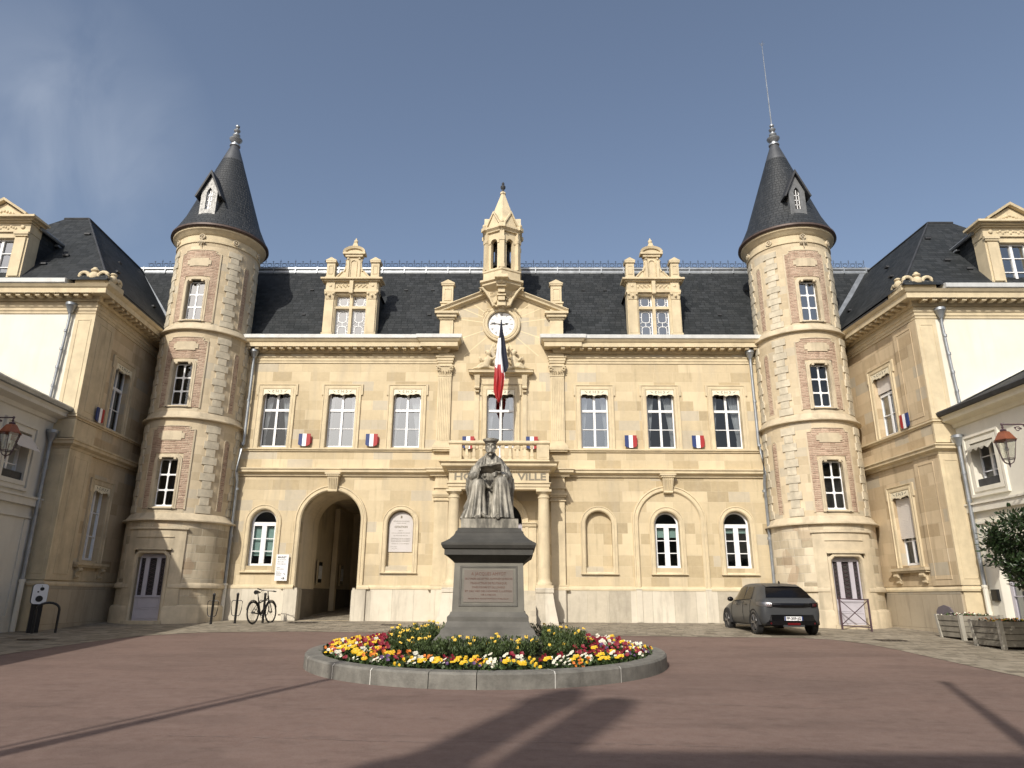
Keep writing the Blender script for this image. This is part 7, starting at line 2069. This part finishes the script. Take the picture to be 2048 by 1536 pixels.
    for (x, y) in ((-0.72, 0.10), (-0.60, 0.03), (-0.3, -0.015), (0, -0.025), (0.3, -0.015), (0.60, 0.03), (0.72, 0.10)):
        hz = 0.05 if abs(x) > 0.7 else 0.0
        ra.append([q.vert((x, y - 0.03, 0.28)), q.vert((x, y - 0.035, 0.40)), q.vert((x, y - 0.02, 0.56 - hz * 1.5)), q.vert((x, y + 0.1, 0.56 - hz * 1.5)), q.vert((x, y + 0.1, 0.26))])
    for a, b in zip(ra, ra[1:]):
        for j in range(5): q.face((a[j], a[(j + 1) % 5], b[(j + 1) % 5], b[j]))
    q.face(ra[0]); q.face(ra[-1]); q.build('bumper_insert', gloss_black, t, xf=XF)
    q = MB(); q.box(-0.30, 0.30, -0.05, -0.02, 0.235, 0.285); q.build('bumper_lip', car_paint, t, xf=XF)
    q = MB(); q.box(-0.18, 0.18, -0.07, -0.05, 0.285, 0.345); q.build('fog_light', red_lens, t, xf=XF)
    q = MB(); q.box(-0.26, 0.26, -0.080, -0.062, 0.405, 0.515); q.cur = 1; q.box(-0.26, -0.225, -0.0825, -0.080, 0.405, 0.515); q.box(0.225, 0.26, -0.0825, -0.080, 0.405, 0.515)
    pt = q.build('number_plate', [white, blue_p], t, xf=XF)
    o_ = XF @ Vector((0, -0.083, 0.459)); ux = (XF.to_3x3() @ Vector((1, 0, 0)))
    text_mesh('FP-309-JG', 0.098, 'plate_text', print_m, pt, o_, udir=ux, depth=0.001, bold=0.003, width=0.41)
    q = MB(); q.tube([(0, 0.75, 1.44), (0, 0.78, 1.50)], [0.03, 0.015], 8); q.build('antenna', gloss_black, t, xf=XF, smooth=True)
    # wheels with arches
    for sx in (-1, 1):
        for y in (0.68, 3.22):
            wm = MB(); cz = 0.325; x0 = sx * 0.70; x1 = sx * 0.885
            for (ra_, rb_) in (((0.325, 0.0), None),):
                ring0 = []
            prof = [(0.0, 0.70), (0.325 * 0.93, 0.70), (0.325, 0.725), (0.325, 0.865), (0.30, 0.888), (0.235, 0.882)]
            rws = []
            for r_, xx in prof: rws.append([wm.vert((sx * xx, y + r_ * math.sin(2 * PI * k / 32), cz + r_ * math.cos(2 * PI * k / 32))) for k in range(32)])
            for a, b in zip(rws, rws[1:]):
                for k in range(32): wm.face((a[k], a[(k + 1) % 32], b[(k + 1) % 32], b[k]))
            wh = wm.build('wheel', rubber, t, xf=XF, smooth=True)
            q = MB(); q.mould([(0, 0)], [(0, 0)]) if False else None
            rim = [(0.236, 0.884), (0.225, 0.872), (0.215, 0.84), (0.0, 0.83)]
            rws = []
            for r_, xx in rim: rws.append([q.vert((sx * xx, y + r_ * math.sin(2 * PI * k / 32), cz + r_ * math.cos(2 * PI * k / 32))) for k in range(32)])
            for a, b in zip(rws, rws[1:]):
                for k in range(32): q.face((a[k], a[(k + 1) % 32], b[(k + 1) % 32], b[k]))
            q.build('rim_well', gloss_black, wh, xf=XF)
            q = MB()
            for k in range(5):
                a = 2 * PI * k / 5 + 0.2
                for da in (-0.16, 0.16):
                    q.tube([(sx * 0.865, y + 0.04 * math.sin(a), cz + 0.04 * math.cos(a)), (sx * 0.878, y + 0.222 * math.sin(a + da), cz + 0.222 * math.cos(a + da))], [0.020, 0.014], 6)
            q.ball((sx * 0.868, y, cz), (0.02, 0.05, 0.05), 10, 6)
            q.tube([(sx * 0.88, y + 0.23 * math.sin(2 * PI * k / 24), cz + 0.23 * math.cos(2 * PI * k / 24)) for k in range(25)], 0.008, 5)
            q.build('rim', alloy, wh, xf=XF, smooth=True)
            q = MB()     # arch lip: dark ring just outside the body
            n2 = 18; ra = []
            for k in range(n2 + 1):
                a = -PI * 0.54 + PI * 1.08 * k / n2
                ra.append([q.vert((sx * xx, y + r_ * math.sin(a), cz + r_ * math.cos(a))) for r_, xx in ((0.335, 0.70), (0.345, 0.880), (0.385, 0.889), (0.395, 0.872), (0.39, 0.70))])
            for a, b in zip(ra, ra[1:]):
                for j in range(4): q.face((a[j], a[j + 1], b[j + 1], b[j]))
            q.build('wheel_arch', rubber, t, xf=XF, smooth=True)
            q = MB()     # dark wheel well disc
            rr2 = [q.vert((sx * 0.872, y + 0.35 * math.sin(2 * PI * k / 32), cz + max(-0.11, 0.35 * math.cos(2 * PI * k / 32)))) for k in range(32)]
            q.face(rr2); q.build('wheel_well', rubber, t, xf=XF)
    return t
car((8.13, -4.90, gz(-4.2) - 0.0), R(1.5))

# ------------------------------------------------------------------ bicycle, bike posts
def bike():
    ra = Vector((-7.64, -1.95)); fa = Vector((-7.44, -0.93))
    d3 = (fa - ra).normalized(); t = thing('bicycle', 'black city bicycle leaning on a bike post beside the carriage archway', 'bicycle', (ra.x, ra.y, gz(-1.5)))
    g0 = gz(-1.5); lean = Vector((-0.06, 0.0))
    nrm = Vector((d3.y, -d3.x))
    def P(s_, z, o=0.0):     # along the bike, up, sideways
        l_ = lean * z
        p = ra + d3 * s_ + nrm * o + Vector((l_.x, l_.y)); return (p.x, p.y, g0 + z)
    r_ = 0.345
    for s0, nm in ((0.0, 'wheel'), (1.06, 'wheel')):
        m = MB(); m.tube([P(s0 + (r_ - 0.02) * math.cos(a), r_ + (r_ - 0.02) * math.sin(a)) for a in [2 * PI * k / 36 for k in range(37)]], 0.024, 8)
        w = m.build(nm, rubber, t, smooth=True)
        m = MB()
        for k in range(14):
            a = 2 * PI * k / 14; m.tube([P(s0, r_), P(s0 + 0.31 * math.cos(a), r_ + 0.31 * math.sin(a))], 0.0025, 3)
        m.tube([P(s0 + 0.30 * math.cos(a), r_ + 0.30 * math.sin(a)) for a in [2 * PI * k / 30 for k in range(31)]], 0.010, 5)
        m.tube([P(s0, r_, -0.05), P(s0, r_, 0.05)], 0.03 if s0 == 0 else 0.02, 8)
        m.build('spokes', black, w)
    m = MB()
    bb = (0.44, 0.28); seat = (0.27, 0.80); head = (0.86, 0.86); headl = (0.92, 0.66)
    m.tube([P(*bb), P(*headl)], 0.036, 8); m.tube([P(*seat), P(head[0], head[1] - 0.04)], 0.020, 8) if False else m.tube([P(0.30, 0.62), P(0.88, 0.78)], 0.022, 8)
    m.tube([P(*bb), P(*seat)], 0.019, 8); m.tube([P(*head), P(*headl)], 0.026, 8)
    for o in (-0.05, 0.05):
        m.tube([P(*bb, o * 0.6), P(0.0, r_, o)], 0.011, 6); m.tube([P(0.32, 0.66, o * 0.4), P(0.0, r_, o)], 0.010, 6); m.tube([P(*headl, o * 0.8), P(1.06, r_, o)], 0.014, 6)
    m.build('bike_frame', black, t, smooth=True)
    m = MB(); m.tube([P(*seat), P(0.23, 0.93)], 0.014, 6); m.build('seat_post', black, t)
    m = MB(); m.tube([P(0.10, 0.955), P(0.20, 0.965), P(0.38, 0.955)], [0.07, 0.055, 0.018], 8); m.build('saddle', black, t, smooth=True)
    m = MB(); m.tube([P(*head), P(0.84, 1.00)], 0.016, 6)
    m.tube([P(0.74, 1.08, -0.33), P(0.82, 1.03, -0.20), P(0.86, 1.01, 0), P(0.82, 1.0, 0.20), P(0.74, 0.99, 0.33)], 0.013, 8)
    for o in (-1, 1): m.tube([P(0.74, 1.08 if o < 0 else 0.99, o * 0.33), P(0.80, 1.045 if o < 0 else 0.992, o * 0.23)], 0.020, 8); m.tube([P(0.83, 1.02, o * 0.2), P(0.90, 0.99, o * 0.28)], 0.008, 5)
    m.build('handlebar', black, t, smooth=True)
    m = MB()
    for (s0, a0, a1) in ((0.0, -0.1, 2.9), (1.06, 0.4, 2.6)):
        pts = [P(s0 + 0.372 * math.cos(a0 + (a1 - a0) * k / 12), r_ + 0.372 * math.sin(a0 + (a1 - a0) * k / 12)) for k in range(13)]; m.tube(pts, 0.018, 5)
    m.build('mudguard', black, t)
    m = MB(); m.tube([P(0.44 + 0.09 * math.cos(a), 0.28 + 0.09 * math.sin(a), 0.06) for a in [2 * PI * k / 16 for k in range(17)]], 0.008, 5)
    m.tube([P(0.44, 0.28, 0.07), P(0.50, 0.12, 0.10), P(0.50, 0.12, 0.18)], 0.012, 5); m.tube([P(0.44, 0.28, -0.07), P(0.38, 0.44, -0.10), P(0.38, 0.44, -0.18)], 0.012, 5); m.build('crankset', black, t)
    return t
bike()
def bike_post(x, y, label):
    z0 = gz(y); t = thing('bike_post', label, 'bike post', (x, y, z0), 'bike parking posts along the wall')
    m = MB(); m.lathe([(0.0, z0 - 0.02), (0.038, z0 - 0.02), (0.038, z0 + 0.86), (0.045, z0 + 0.87), (0.045, z0 + 0.91), (0.03, z0 + 0.94), (0.0, z0 + 0.95)], (x, y), 14); m.build('post', black, t, smooth=True)
    for s_ in (-1, 1):
        m = MB(); pts = [(x + s_ * 0.03, y, z0 + 0.70), (x + s_ * 0.13, y, z0 + 0.71), (x + s_ * 0.17, y, z0 + 0.67), (x + s_ * 0.165, y, z0 + 0.45), (x + s_ * 0.13, y, z0 + 0.28), (x + s_ * 0.09, y, z0 + 0.24), (x + s_ * 0.03, y, z0 + 0.24)]
        m.tube(pts, 0.013, 8); m.build('locking_hoop', black, t, smooth=True)
    return t
bike_post(-8.97, -1.90, 'black bike post with side hoops standing in shade at the foot of the left tower')
bike_post(-8.37, -1.50, 'black bike post with side hoops standing free beside the downpipe')
bike_post(-7.58, -1.22, 'black bike post half hidden behind the leaning bicycle')

# ------------------------------------------------------------------ charging post, hoop barrier, cross barrier
x, y = -12.28, -5.35; z0 = gz(y)
t = thing('charging_post', 'black electric car charging post with white front plate by the left wing', 'charging post', (x, y, z0))
XF = Matrix.Translation((x, y, z0)) @ Matrix.Rotation(R(38), 4, 'Z') @ Matrix.Scale(0.94, 4, (0, 0, 1))
m = MB(); m.box(-0.13, 0.13, -0.05, 0.20, 0.0, 0.92); m.build('stand', black, t, xf=XF)
def rounded(u0, u1, z0_, z1_, r_):
    return arc(u1 - r_, z0_ + r_, r_, -PI / 2, 0, 4) + arc(u1 - r_, z1_ - r_, r_, 0, PI / 2, 4) + arc(u0 + r_, z1_ - r_, r_, PI / 2, PI, 4) + arc(u0 + r_, z0_ + r_, r_, PI, 3 * PI / 2, 4)
m = MB(); m.prism(rounded(-0.18, 0.18, 0.78, 1.34, 0.09), -0.16, 0.16); m.build('charger_body', green_m, t, xf=XF)
m = MB(); m.prism(rounded(-0.175, 0.175, 0.785, 1.335, 0.085), -0.175, -0.161); fpz = m.build('front_plate', white, t, xf=XF)
m = MB()
for (cx_, cz_, rr_) in ((0.0, 0.93, 0.085), (0.03, 1.20, 0.05), (-0.05, 1.12, 0.022), (0.02, 1.28, 0.012)): m.prism([(cx_ + rr_ * math.cos(2 * PI * k / 20), cz_ + rr_ * math.sin(2 * PI * k / 20)) for k in range(20)], -0.185, -0.176)
m.build('socket', black, fpz, xf=XF)
x, y = -11.9, -5.45; z0 = gz(y)
m = MB(); m.tube([(x - 0.22, y - 0.14, z0), (x - 0.22, y - 0.14, z0 + 0.60)] + [(x - 0.22 + 0.22 * (1 - math.cos(k * PI / 10)), y - 0.14 + 0.14 * (1 - math.cos(k * PI / 10)), z0 + 0.60 + 0.18 * math.sin(k * PI / 10)) for k in range(1, 11)] + [(x + 0.22, y + 0.14, z0)], 0.032, 10)
tag(m.build('hoop_barrier', black, smooth=True), 'low black steel hoop guarding the charging post', 'barrier')
ax_, ay_ = 10.55, -2.35; bx_, by_ = 11.05, -3.15
t = thing('cross_barrier', 'maroon steel barrier with a crossed panel in front of the right tower door', 'barrier', (ax_, ay_, gz(-2.7)))
d2 = Vector((bx_ - ax_, by_ - ay_))
zA, zB = gz(ay_), gz(by_)
for (px_, py_, zz) in ((ax_, ay_, zA), (bx_, by_, zB)):
    m = MB(); m.box(px_ - 0.022, px_ + 0.022, py_ - 0.022, py_ + 0.022, zz - 0.02, zz + 0.93); m.build('post', maroon, t)
m = MB()
m.tube([(ax_, ay_, zA + 0.90), (bx_, by_, zB + 0.90)], 0.020, 6); m.tube([(ax_, ay_, zA + 0.12), (bx_, by_, zB + 0.12)], 0.018, 6)
m.build('rail', maroon, t)
m = MB(); m.tube([(ax_, ay_, zA + 0.88), (bx_, by_, zB + 0.14)], 0.013, 6); m.tube([(ax_, ay_, zA + 0.14), (bx_, by_, zB + 0.88)], 0.013, 6); m.build('cross_brace', maroon, t)

# ------------------------------------------------------------------ planters and the small tree
def planter(x, y, w_, d_, label, flowers):
    z0 = gz(y) - 0.02; h = 0.62
    t = thing('wooden_planter', label, 'planter', (x, y, z0), 'grey wooden planters along the right building')
    m = MB()
    x0, x1, y0, y1 = x - w_ / 2, x + w_ / 2, y - d_ / 2, y + d_ / 2; zb = z0 + 0.07
    ws_ = 0.04
    for k in range(4):
        a, b = zb + (h - 0.07) * k / 4 + 0.006, zb + (h - 0.07) * (k + 1) / 4 - 0.006
        fl = 0.015 * k
        m.box(x0 - fl, x1 + fl, y0 - fl, y0 - fl + 0.03, a, b); m.box(x0 - fl, x1 + fl, y1 + fl - 0.03, y1 + fl, a, b)
        m.box(x0 - fl, x0 - fl + 0.03, y0 - fl + 0.03, y1 + fl - 0.03, a, b); m.box(x1 + fl - 0.03, x1 + fl, y0 - fl + 0.03, y1 + fl - 0.03, a, b)
    m.build('plank_side', wood_m, t)
    for sx in (0, 1):
        for sy in (0, 1):
            m = MB(); cx_, cy_ = (x0, x1)[sx], (y0, y1)[sy]
            e = 0.055; ox = (-1, 1)[sx]; oy = (-1, 1)[sy]
            pts0 = (cx_ - e + ox * 0.012, cx_ + e * 0.0 + ox * 0.012); 
            a0, a1 = sorted((cx_ - ox * 0.07, cx_ + ox * 0.022)); b0, b1 = sorted((cy_ - oy * 0.07, cy_ + oy * 0.022))
            i0 = [m.vert(p) for p in ((a0, b0, z0), (a1, b0, z0), (a1, b1, z0), (a0, b1, z0))]; s_ = 0.05
            i1 = [m.vert((p[0] + ox * s_, p[1] + oy * s_, z0 + h + 0.02)) for p in ((a0, b0), (a1, b0), (a1, b1), (a0, b1))]
            m.face(i0); m.face(i1)
            for q in range(4): m.face((i0[q], i0[(q + 1) % 4], i1[(q + 1) % 4], i1[q]))
            m.build('corner_batten', wood_trim, t)
    m = MB(); m.box(x0 + 0.03, x1 - 0.03, y0 + 0.03, y1 - 0.03, z0 + 0.05, z0 + h - 0.06); m.build('soil', soil_m, t)
    global rf_
    rf_ = random.Random(int(abs(x * 100)))
    m = MB()
    for _ in range(60): leafy(m, rf_.uniform(x0 + 0.08, x1 - 0.08), rf_.uniform(y0 + 0.08, y1 - 0.08), z0 + h - 0.06, 8, 0.07, 0.08, 0.06)
    pf = m.build('bedding_plants', leaf_bed, t)
    for c in flowers:
        m = MB()
        for _ in range(34):
            p = Vector((rf_.uniform(x0 + 0.06, x1 - 0.06), rf_.uniform(y0 + 0.06, y1 - 0.06), z0 + h + rf_.uniform(-0.02, 0.07))); a = rf_.uniform(0, PI)
            nr = Vector((rf_.uniform(-1, 1), rf_.uniform(-1.4, 0.2), 1)).normalized(); u = nr.cross(Vector((0, 1, 0.1))).normalized(); v = nr.cross(u)
            m.poly([p + (u * math.cos(q) + v * math.sin(q)) * 0.022 * rf_.uniform(0.8, 1.2) for q in [k * PI / 4 for k in range(8)]])
        m.build('bloom', petal[c], pf)
    return t
planter(12.62, -5.30, 1.0, 1.0, 'grey wooden planter with white and red flowers, in front of the cellar vent', ('white', 'crimson'))
planter(12.15, -7.55, 1.0, 1.0, 'grey wooden planter full of yellow flowers, between the other two planters', ('yellow', 'orange'))
planter(11.88, -9.95, 1.0, 1.0, 'grey wooden planter cut by the right edge, holding the small tree', ('yellow', 'crimson'))
tx, ty = 11.75, -9.75; z0 = gz(ty) + 0.5
t = thing('small_tree', 'small evergreen tree with glossy dark leaves at the right edge', 'tree', (tx, ty, z0))
m = MB()
m.tube([(tx, ty, z0), (tx + 0.02, ty, z0 + 0.5), (tx - 0.04, ty + 0.02, z0 + 1.0), (tx, ty, z0 + 1.9)], [0.045, 0.04, 0.032, 0.012], 8)
rt = random.Random(4)
for k in range(13):
    a = rt.uniform(0, 2 * PI) if k > 2 else PI + 0.2 * k; zz = z0 + 0.75 + 0.09 * k; L_ = rt.uniform(0.55, 1.0) * (1 if k > 2 else 1.25)
    p0 = Vector((tx - 0.02, ty, zz)); p1 = p0 + Vector((math.cos(a) * L_ * 0.5, math.sin(a) * L_ * 0.5, 0.08)); p2 = p0 + Vector((math.cos(a) * L_, math.sin(a) * L_, 0.18 + 0.1 * rt.random()))
    m.tube([p0, p1, p2], [0.018, 0.012, 0.006], 5)
m.build('trunk', bark, t)
m = MB()
clumps = []
while len(clumps) < 118:
    v = Vector((rt.uniform(-1, 1), rt.uniform(-1, 1), rt.uniform(-1, 1)))
    if v.length > 1 or v.length < 0.25: continue
    clumps.append(Vector((tx + 0.02 + v.x * 1.10, ty + v.y * 0.98, z0 + 1.70 + v.z * 0.80)))
for c in clumps:
    rad = rt.uniform(0.14, 0.26)
    for _ in range(64):
        dv = Vector((rt.gauss(0, 1), rt.gauss(0, 1), rt.gauss(0, 0.8))).normalized()
        p = c + dv * rad * rt.random() ** 0.5; d = (dv + Vector((rt.uniform(-.6, .6), rt.uniform(-.6, .6), rt.uniform(-.2, .8)))).normalized()
        L_ = rt.uniform(0.08, 0.14); w_ = d.cross(Vector((rt.uniform(-1, 1), rt.uniform(-1, 1), 1))).normalized() * L_ * 0.20; nn = d.cross(w_).normalized() * 0.01
        m.poly([p, p + d * L_ * 0.35 + w_ + nn, p + d * L_ * 0.75 + w_ * 0.8 + nn, p + d * L_, p + d * L_ * 0.75 - w_ * 0.8 + nn, p + d * L_ * 0.35 - w_ + nn])
m.build('crown', leaf_dark, t)

# ------------------------------------------------------------------ wall lanterns
def lantern(x, y, zt, wallx, label):
    """zt: top of the hood finial"""
    sg = 1 if wallx > x else -1
    t = thing('wall_lantern', label, 'lantern', (wallx, y, zt), 'copper hooded lanterns on the side buildings')
    m = MB()
    m.tube([(wallx, y, zt + 0.06), (x, y, zt + 0.06)], 0.018, 8); m.ball((x, y, zt + 0.06), 0.035, 8, 6)
    m.tube([(wallx - sg * 0.02, y, zt + 0.2), (wallx - sg * 0.02, y, zt - 0.65)], 0.02, 6)
    m.tube([(wallx - sg * 0.02, y, zt - 0.55), (wallx - sg * 0.25, y, zt - 0.40), (x + sg * 0.62, y, zt - 0.10), (x + sg * 0.50, y, zt + 0.04)], 0.013, 6)
    for cx_, cz_, r_ in ((x + sg * 0.36, zt - 0.05, 0.07), (x + sg * 0.60, zt - 0.14, 0.09), (x + sg * 0.82, zt - 0.08, 0.07)):
        m.tube([(cx_ + r_ * (1 - k / 22) * math.cos(k * 0.55), y, cz_ + r_ * (1 - k / 22) * math.sin(k * 0.55)) for k in range(16)], 0.011, 5)
    for k in range(4): m.ball((x + sg * (0.30 + 0.13 * k), y, zt - 0.02 - 0.02 * (k % 2)), 0.026, 6, 5)
    m.build('bracket', maroon, t)
    m = MB()
    def sqr(rows):
        prev = None
        for h, z in rows:
            r_ = [m.vert((x + h * math.sin(a), y + h * math.cos(a), z)) for a in [PI / 6 + k * PI / 3 for k in range(6)]]
            if prev:
                for q in range(6): m.face((prev[q], prev[(q + 1) % 6], r_[(q + 1) % 6], r_[q]))
            prev = r_
        return prev
    sqr([(0.0, zt + 0.04), (0.03, zt), (0.02, zt - 0.05), (0.07, zt - 0.07), (0.08, zt - 0.10), (0.05, zt - 0.12)])
    m.build('chimney_cap', maroon, t)
    m = MB(); sqr([(0.06, zt - 0.11), (0.13, zt - 0.14), (0.17, zt - 0.20), (0.25, zt - 0.33), (0.27, zt - 0.335), (0.25, zt - 0.35)]); m.build('lamp_hood', lamp_copper, t)
    m = MB(); zb = zt - 0.78
    for k in range(6):
        a = PI / 6 + k * PI / 3; m.tube([(x + 0.235 * math.sin(a), y + 0.235 * math.cos(a), zt - 0.34), (x + 0.14 * math.sin(a), y + 0.14 * math.cos(a), zb)], 0.008, 5)
        a2 = a + PI / 3; m.tube([(x + 0.14 * math.sin(a), y + 0.14 * math.cos(a), zb), (x + 0.14 * math.sin(a2), y + 0.14 * math.cos(a2), zb)], 0.010, 5)
        m.tube([(x + 0.14 * math.sin(a), y + 0.14 * math.cos(a), zb), (x + 0.10 * math.sin(a), y + 0.10 * math.cos(a), zb - 0.08), (x, y, zb - 0.14)], 0.009, 5)
    m.tube([(x, y, zb - 0.20), (x, y, zb - 0.10)], [0.01, 0.03], 6)
    m.build('lantern_frame', maroon, t)
    m = MB(); sqr([(0.225, zt - 0.345), (0.135, zb + 0.005)]); m.build('lantern_glass', glass_lamp, t)
    m = MB(); m.tube([(x, y, zt - 0.36), (x, y, zt - 0.50)], 0.03, 8); m.ball((x, y, zt - 0.55), 0.05, 8, 6); m.build('lamp_bulb', white, t)
    return t
lantern(12.30, -8.50, 4.78, 13.85, 'copper hooded lantern on a scrolled bracket above the small tree')
lantern(-11.90, -8.20, 4.95, -12.95, 'copper hooded wall lantern in shade before the low grey building')

# ------------------------------------------------------------------ covers in the paving
iron = plain('rusty_iron', (0.075, 0.06, 0.045), 0.7, 0.3, 6.0, bump=0.5)
for (x, y, w_, d_, lab) in ((-6.35, -1.0, 0.95, 0.62, 'rusty rectangular drain cover in the setts in front of the carriage archway'), (-3.35, -1.7, 0.6, 0.5, 'small square drain cover in the setts left of the porch steps'),
                            (10.2, -5.9, 0.7, 0.55, 'rusty drain cover in the setts between the car and the planters'), (-11.0, -7.2, 0.6, 0.5, 'small drain cover in the shaded setts by the charging post')):
    m = MB()
    i = [m.vert(p) for p in ((x - w_ / 2, y - d_ / 2, gz(y - d_ / 2) + 0.012), (x + w_ / 2, y - d_ / 2, gz(y - d_ / 2) + 0.012), (x + w_ / 2, y + d_ / 2, gz(y + d_ / 2) + 0.012), (x - w_ / 2, y + d_ / 2, gz(y + d_ / 2) + 0.012))]
    m.face(i); m.f = None
    for k in range(5):
        xx = x - w_ / 2 + w_ * (k + 0.5) / 5; m.box(xx - 0.02, xx + 0.02, y - d_ / 2 + 0.05, y + d_ / 2 - 0.05, gz(y) + 0.008, gz(y) + 0.022)
    tag(m.build('drain_cover', iron), lab, 'drain cover', 'drain covers in the paving')

# ------------------------------------------------------------------ unseen objects behind the camera, placed to throw shadows into the square
gh = thing('gate_building', 'stone building across the square, behind the camera', 'building', (6, -36, -1.4))
m = MB(); bx0 = -6.2
m.box(bx0, 40, -46, -36, -1.5, 13.3); m.build('wall', ashlar, gh)
m = MB(); m.box(bx0 - 0.15, 40.3, -46.3, -35.8, 13.3, 13.6); m.build('eaves_cornice', trim, gh)
m = MB(); m.lathe([(0.9, -1.5), (0.7, 1.0), (0.42, 1.2), (0.34, 12.0), (0.5, 12.2), (0.62, 13.4), (0.35, 13.8), (0.30, 15.8), (0.40, 16.2), (0.26, 16.8), (0.08, 17.1), (0.0, 17.3)], (-7.13, -36.5), 16)  # unseen column, added and shaped to cast the long shadow band on the asphalt
tag(m.build('shadow_column', trim), 'tall slender column added unseen behind the camera to cast a shadow', 'column')
m = MB(); m.lathe([(0.30, 13.6), (0.34, 15.9), (0.28, 16.3), (0, 16.45)], (-6.30, -36.5), 16); m.build('roof_shadow_caster', trim, gh)  # unseen rounded roof piece, added to cast the blunt shadow beside the band
def street_lamp(x, y, h, label, two=False):
    z0 = gz(y); t = thing('street_lamp', label, 'street lamp', (x, y, z0), 'tall street lamps behind the camera')
    m = MB(); m.tube([(x, y, z0), (x, y, z0 + 1.0), (x, y, z0 + h * 0.55), (x, y, z0 + h)], [0.20, 0.15, 0.13, 0.06], 12); m.build('pole', black, t, smooth=True)
    m = MB(); m.ball((x, y, z0 + h), (0.10, 0.10, 0.16), 12, 8); m.build('lamp_head', black, t, smooth=True)
    if two:
        m = MB(); m.tube([(x - 0.35, y - 0.25, z0), (x - 0.35, y - 0.25, z0 + h * 0.93)], 0.035, 8); m.build('banner_pole', black, t)
    return t
k_ = 1 / math.tan(R(SUN_EL))
for (tipx, tipy, h, lab, two) in ((-2.1, -12.7, 11.0, 'tall black street lamp left of the camera', True), (7.4, -13.1, 11.0, 'tall black street lamp right of the camera', False)):
    for _ in range(6):
        bxx = tipx - math.sin(R(SUN_AZ)) * hh_ * k_ if _ else tipx - 3; byy = tipy - math.cos(R(SUN_AZ)) * hh_ * k_ if _ else tipy - 8
        hh_ = gz(byy) + h - gz(tipy)
    street_lamp(bxx, byy, h, lab, two)
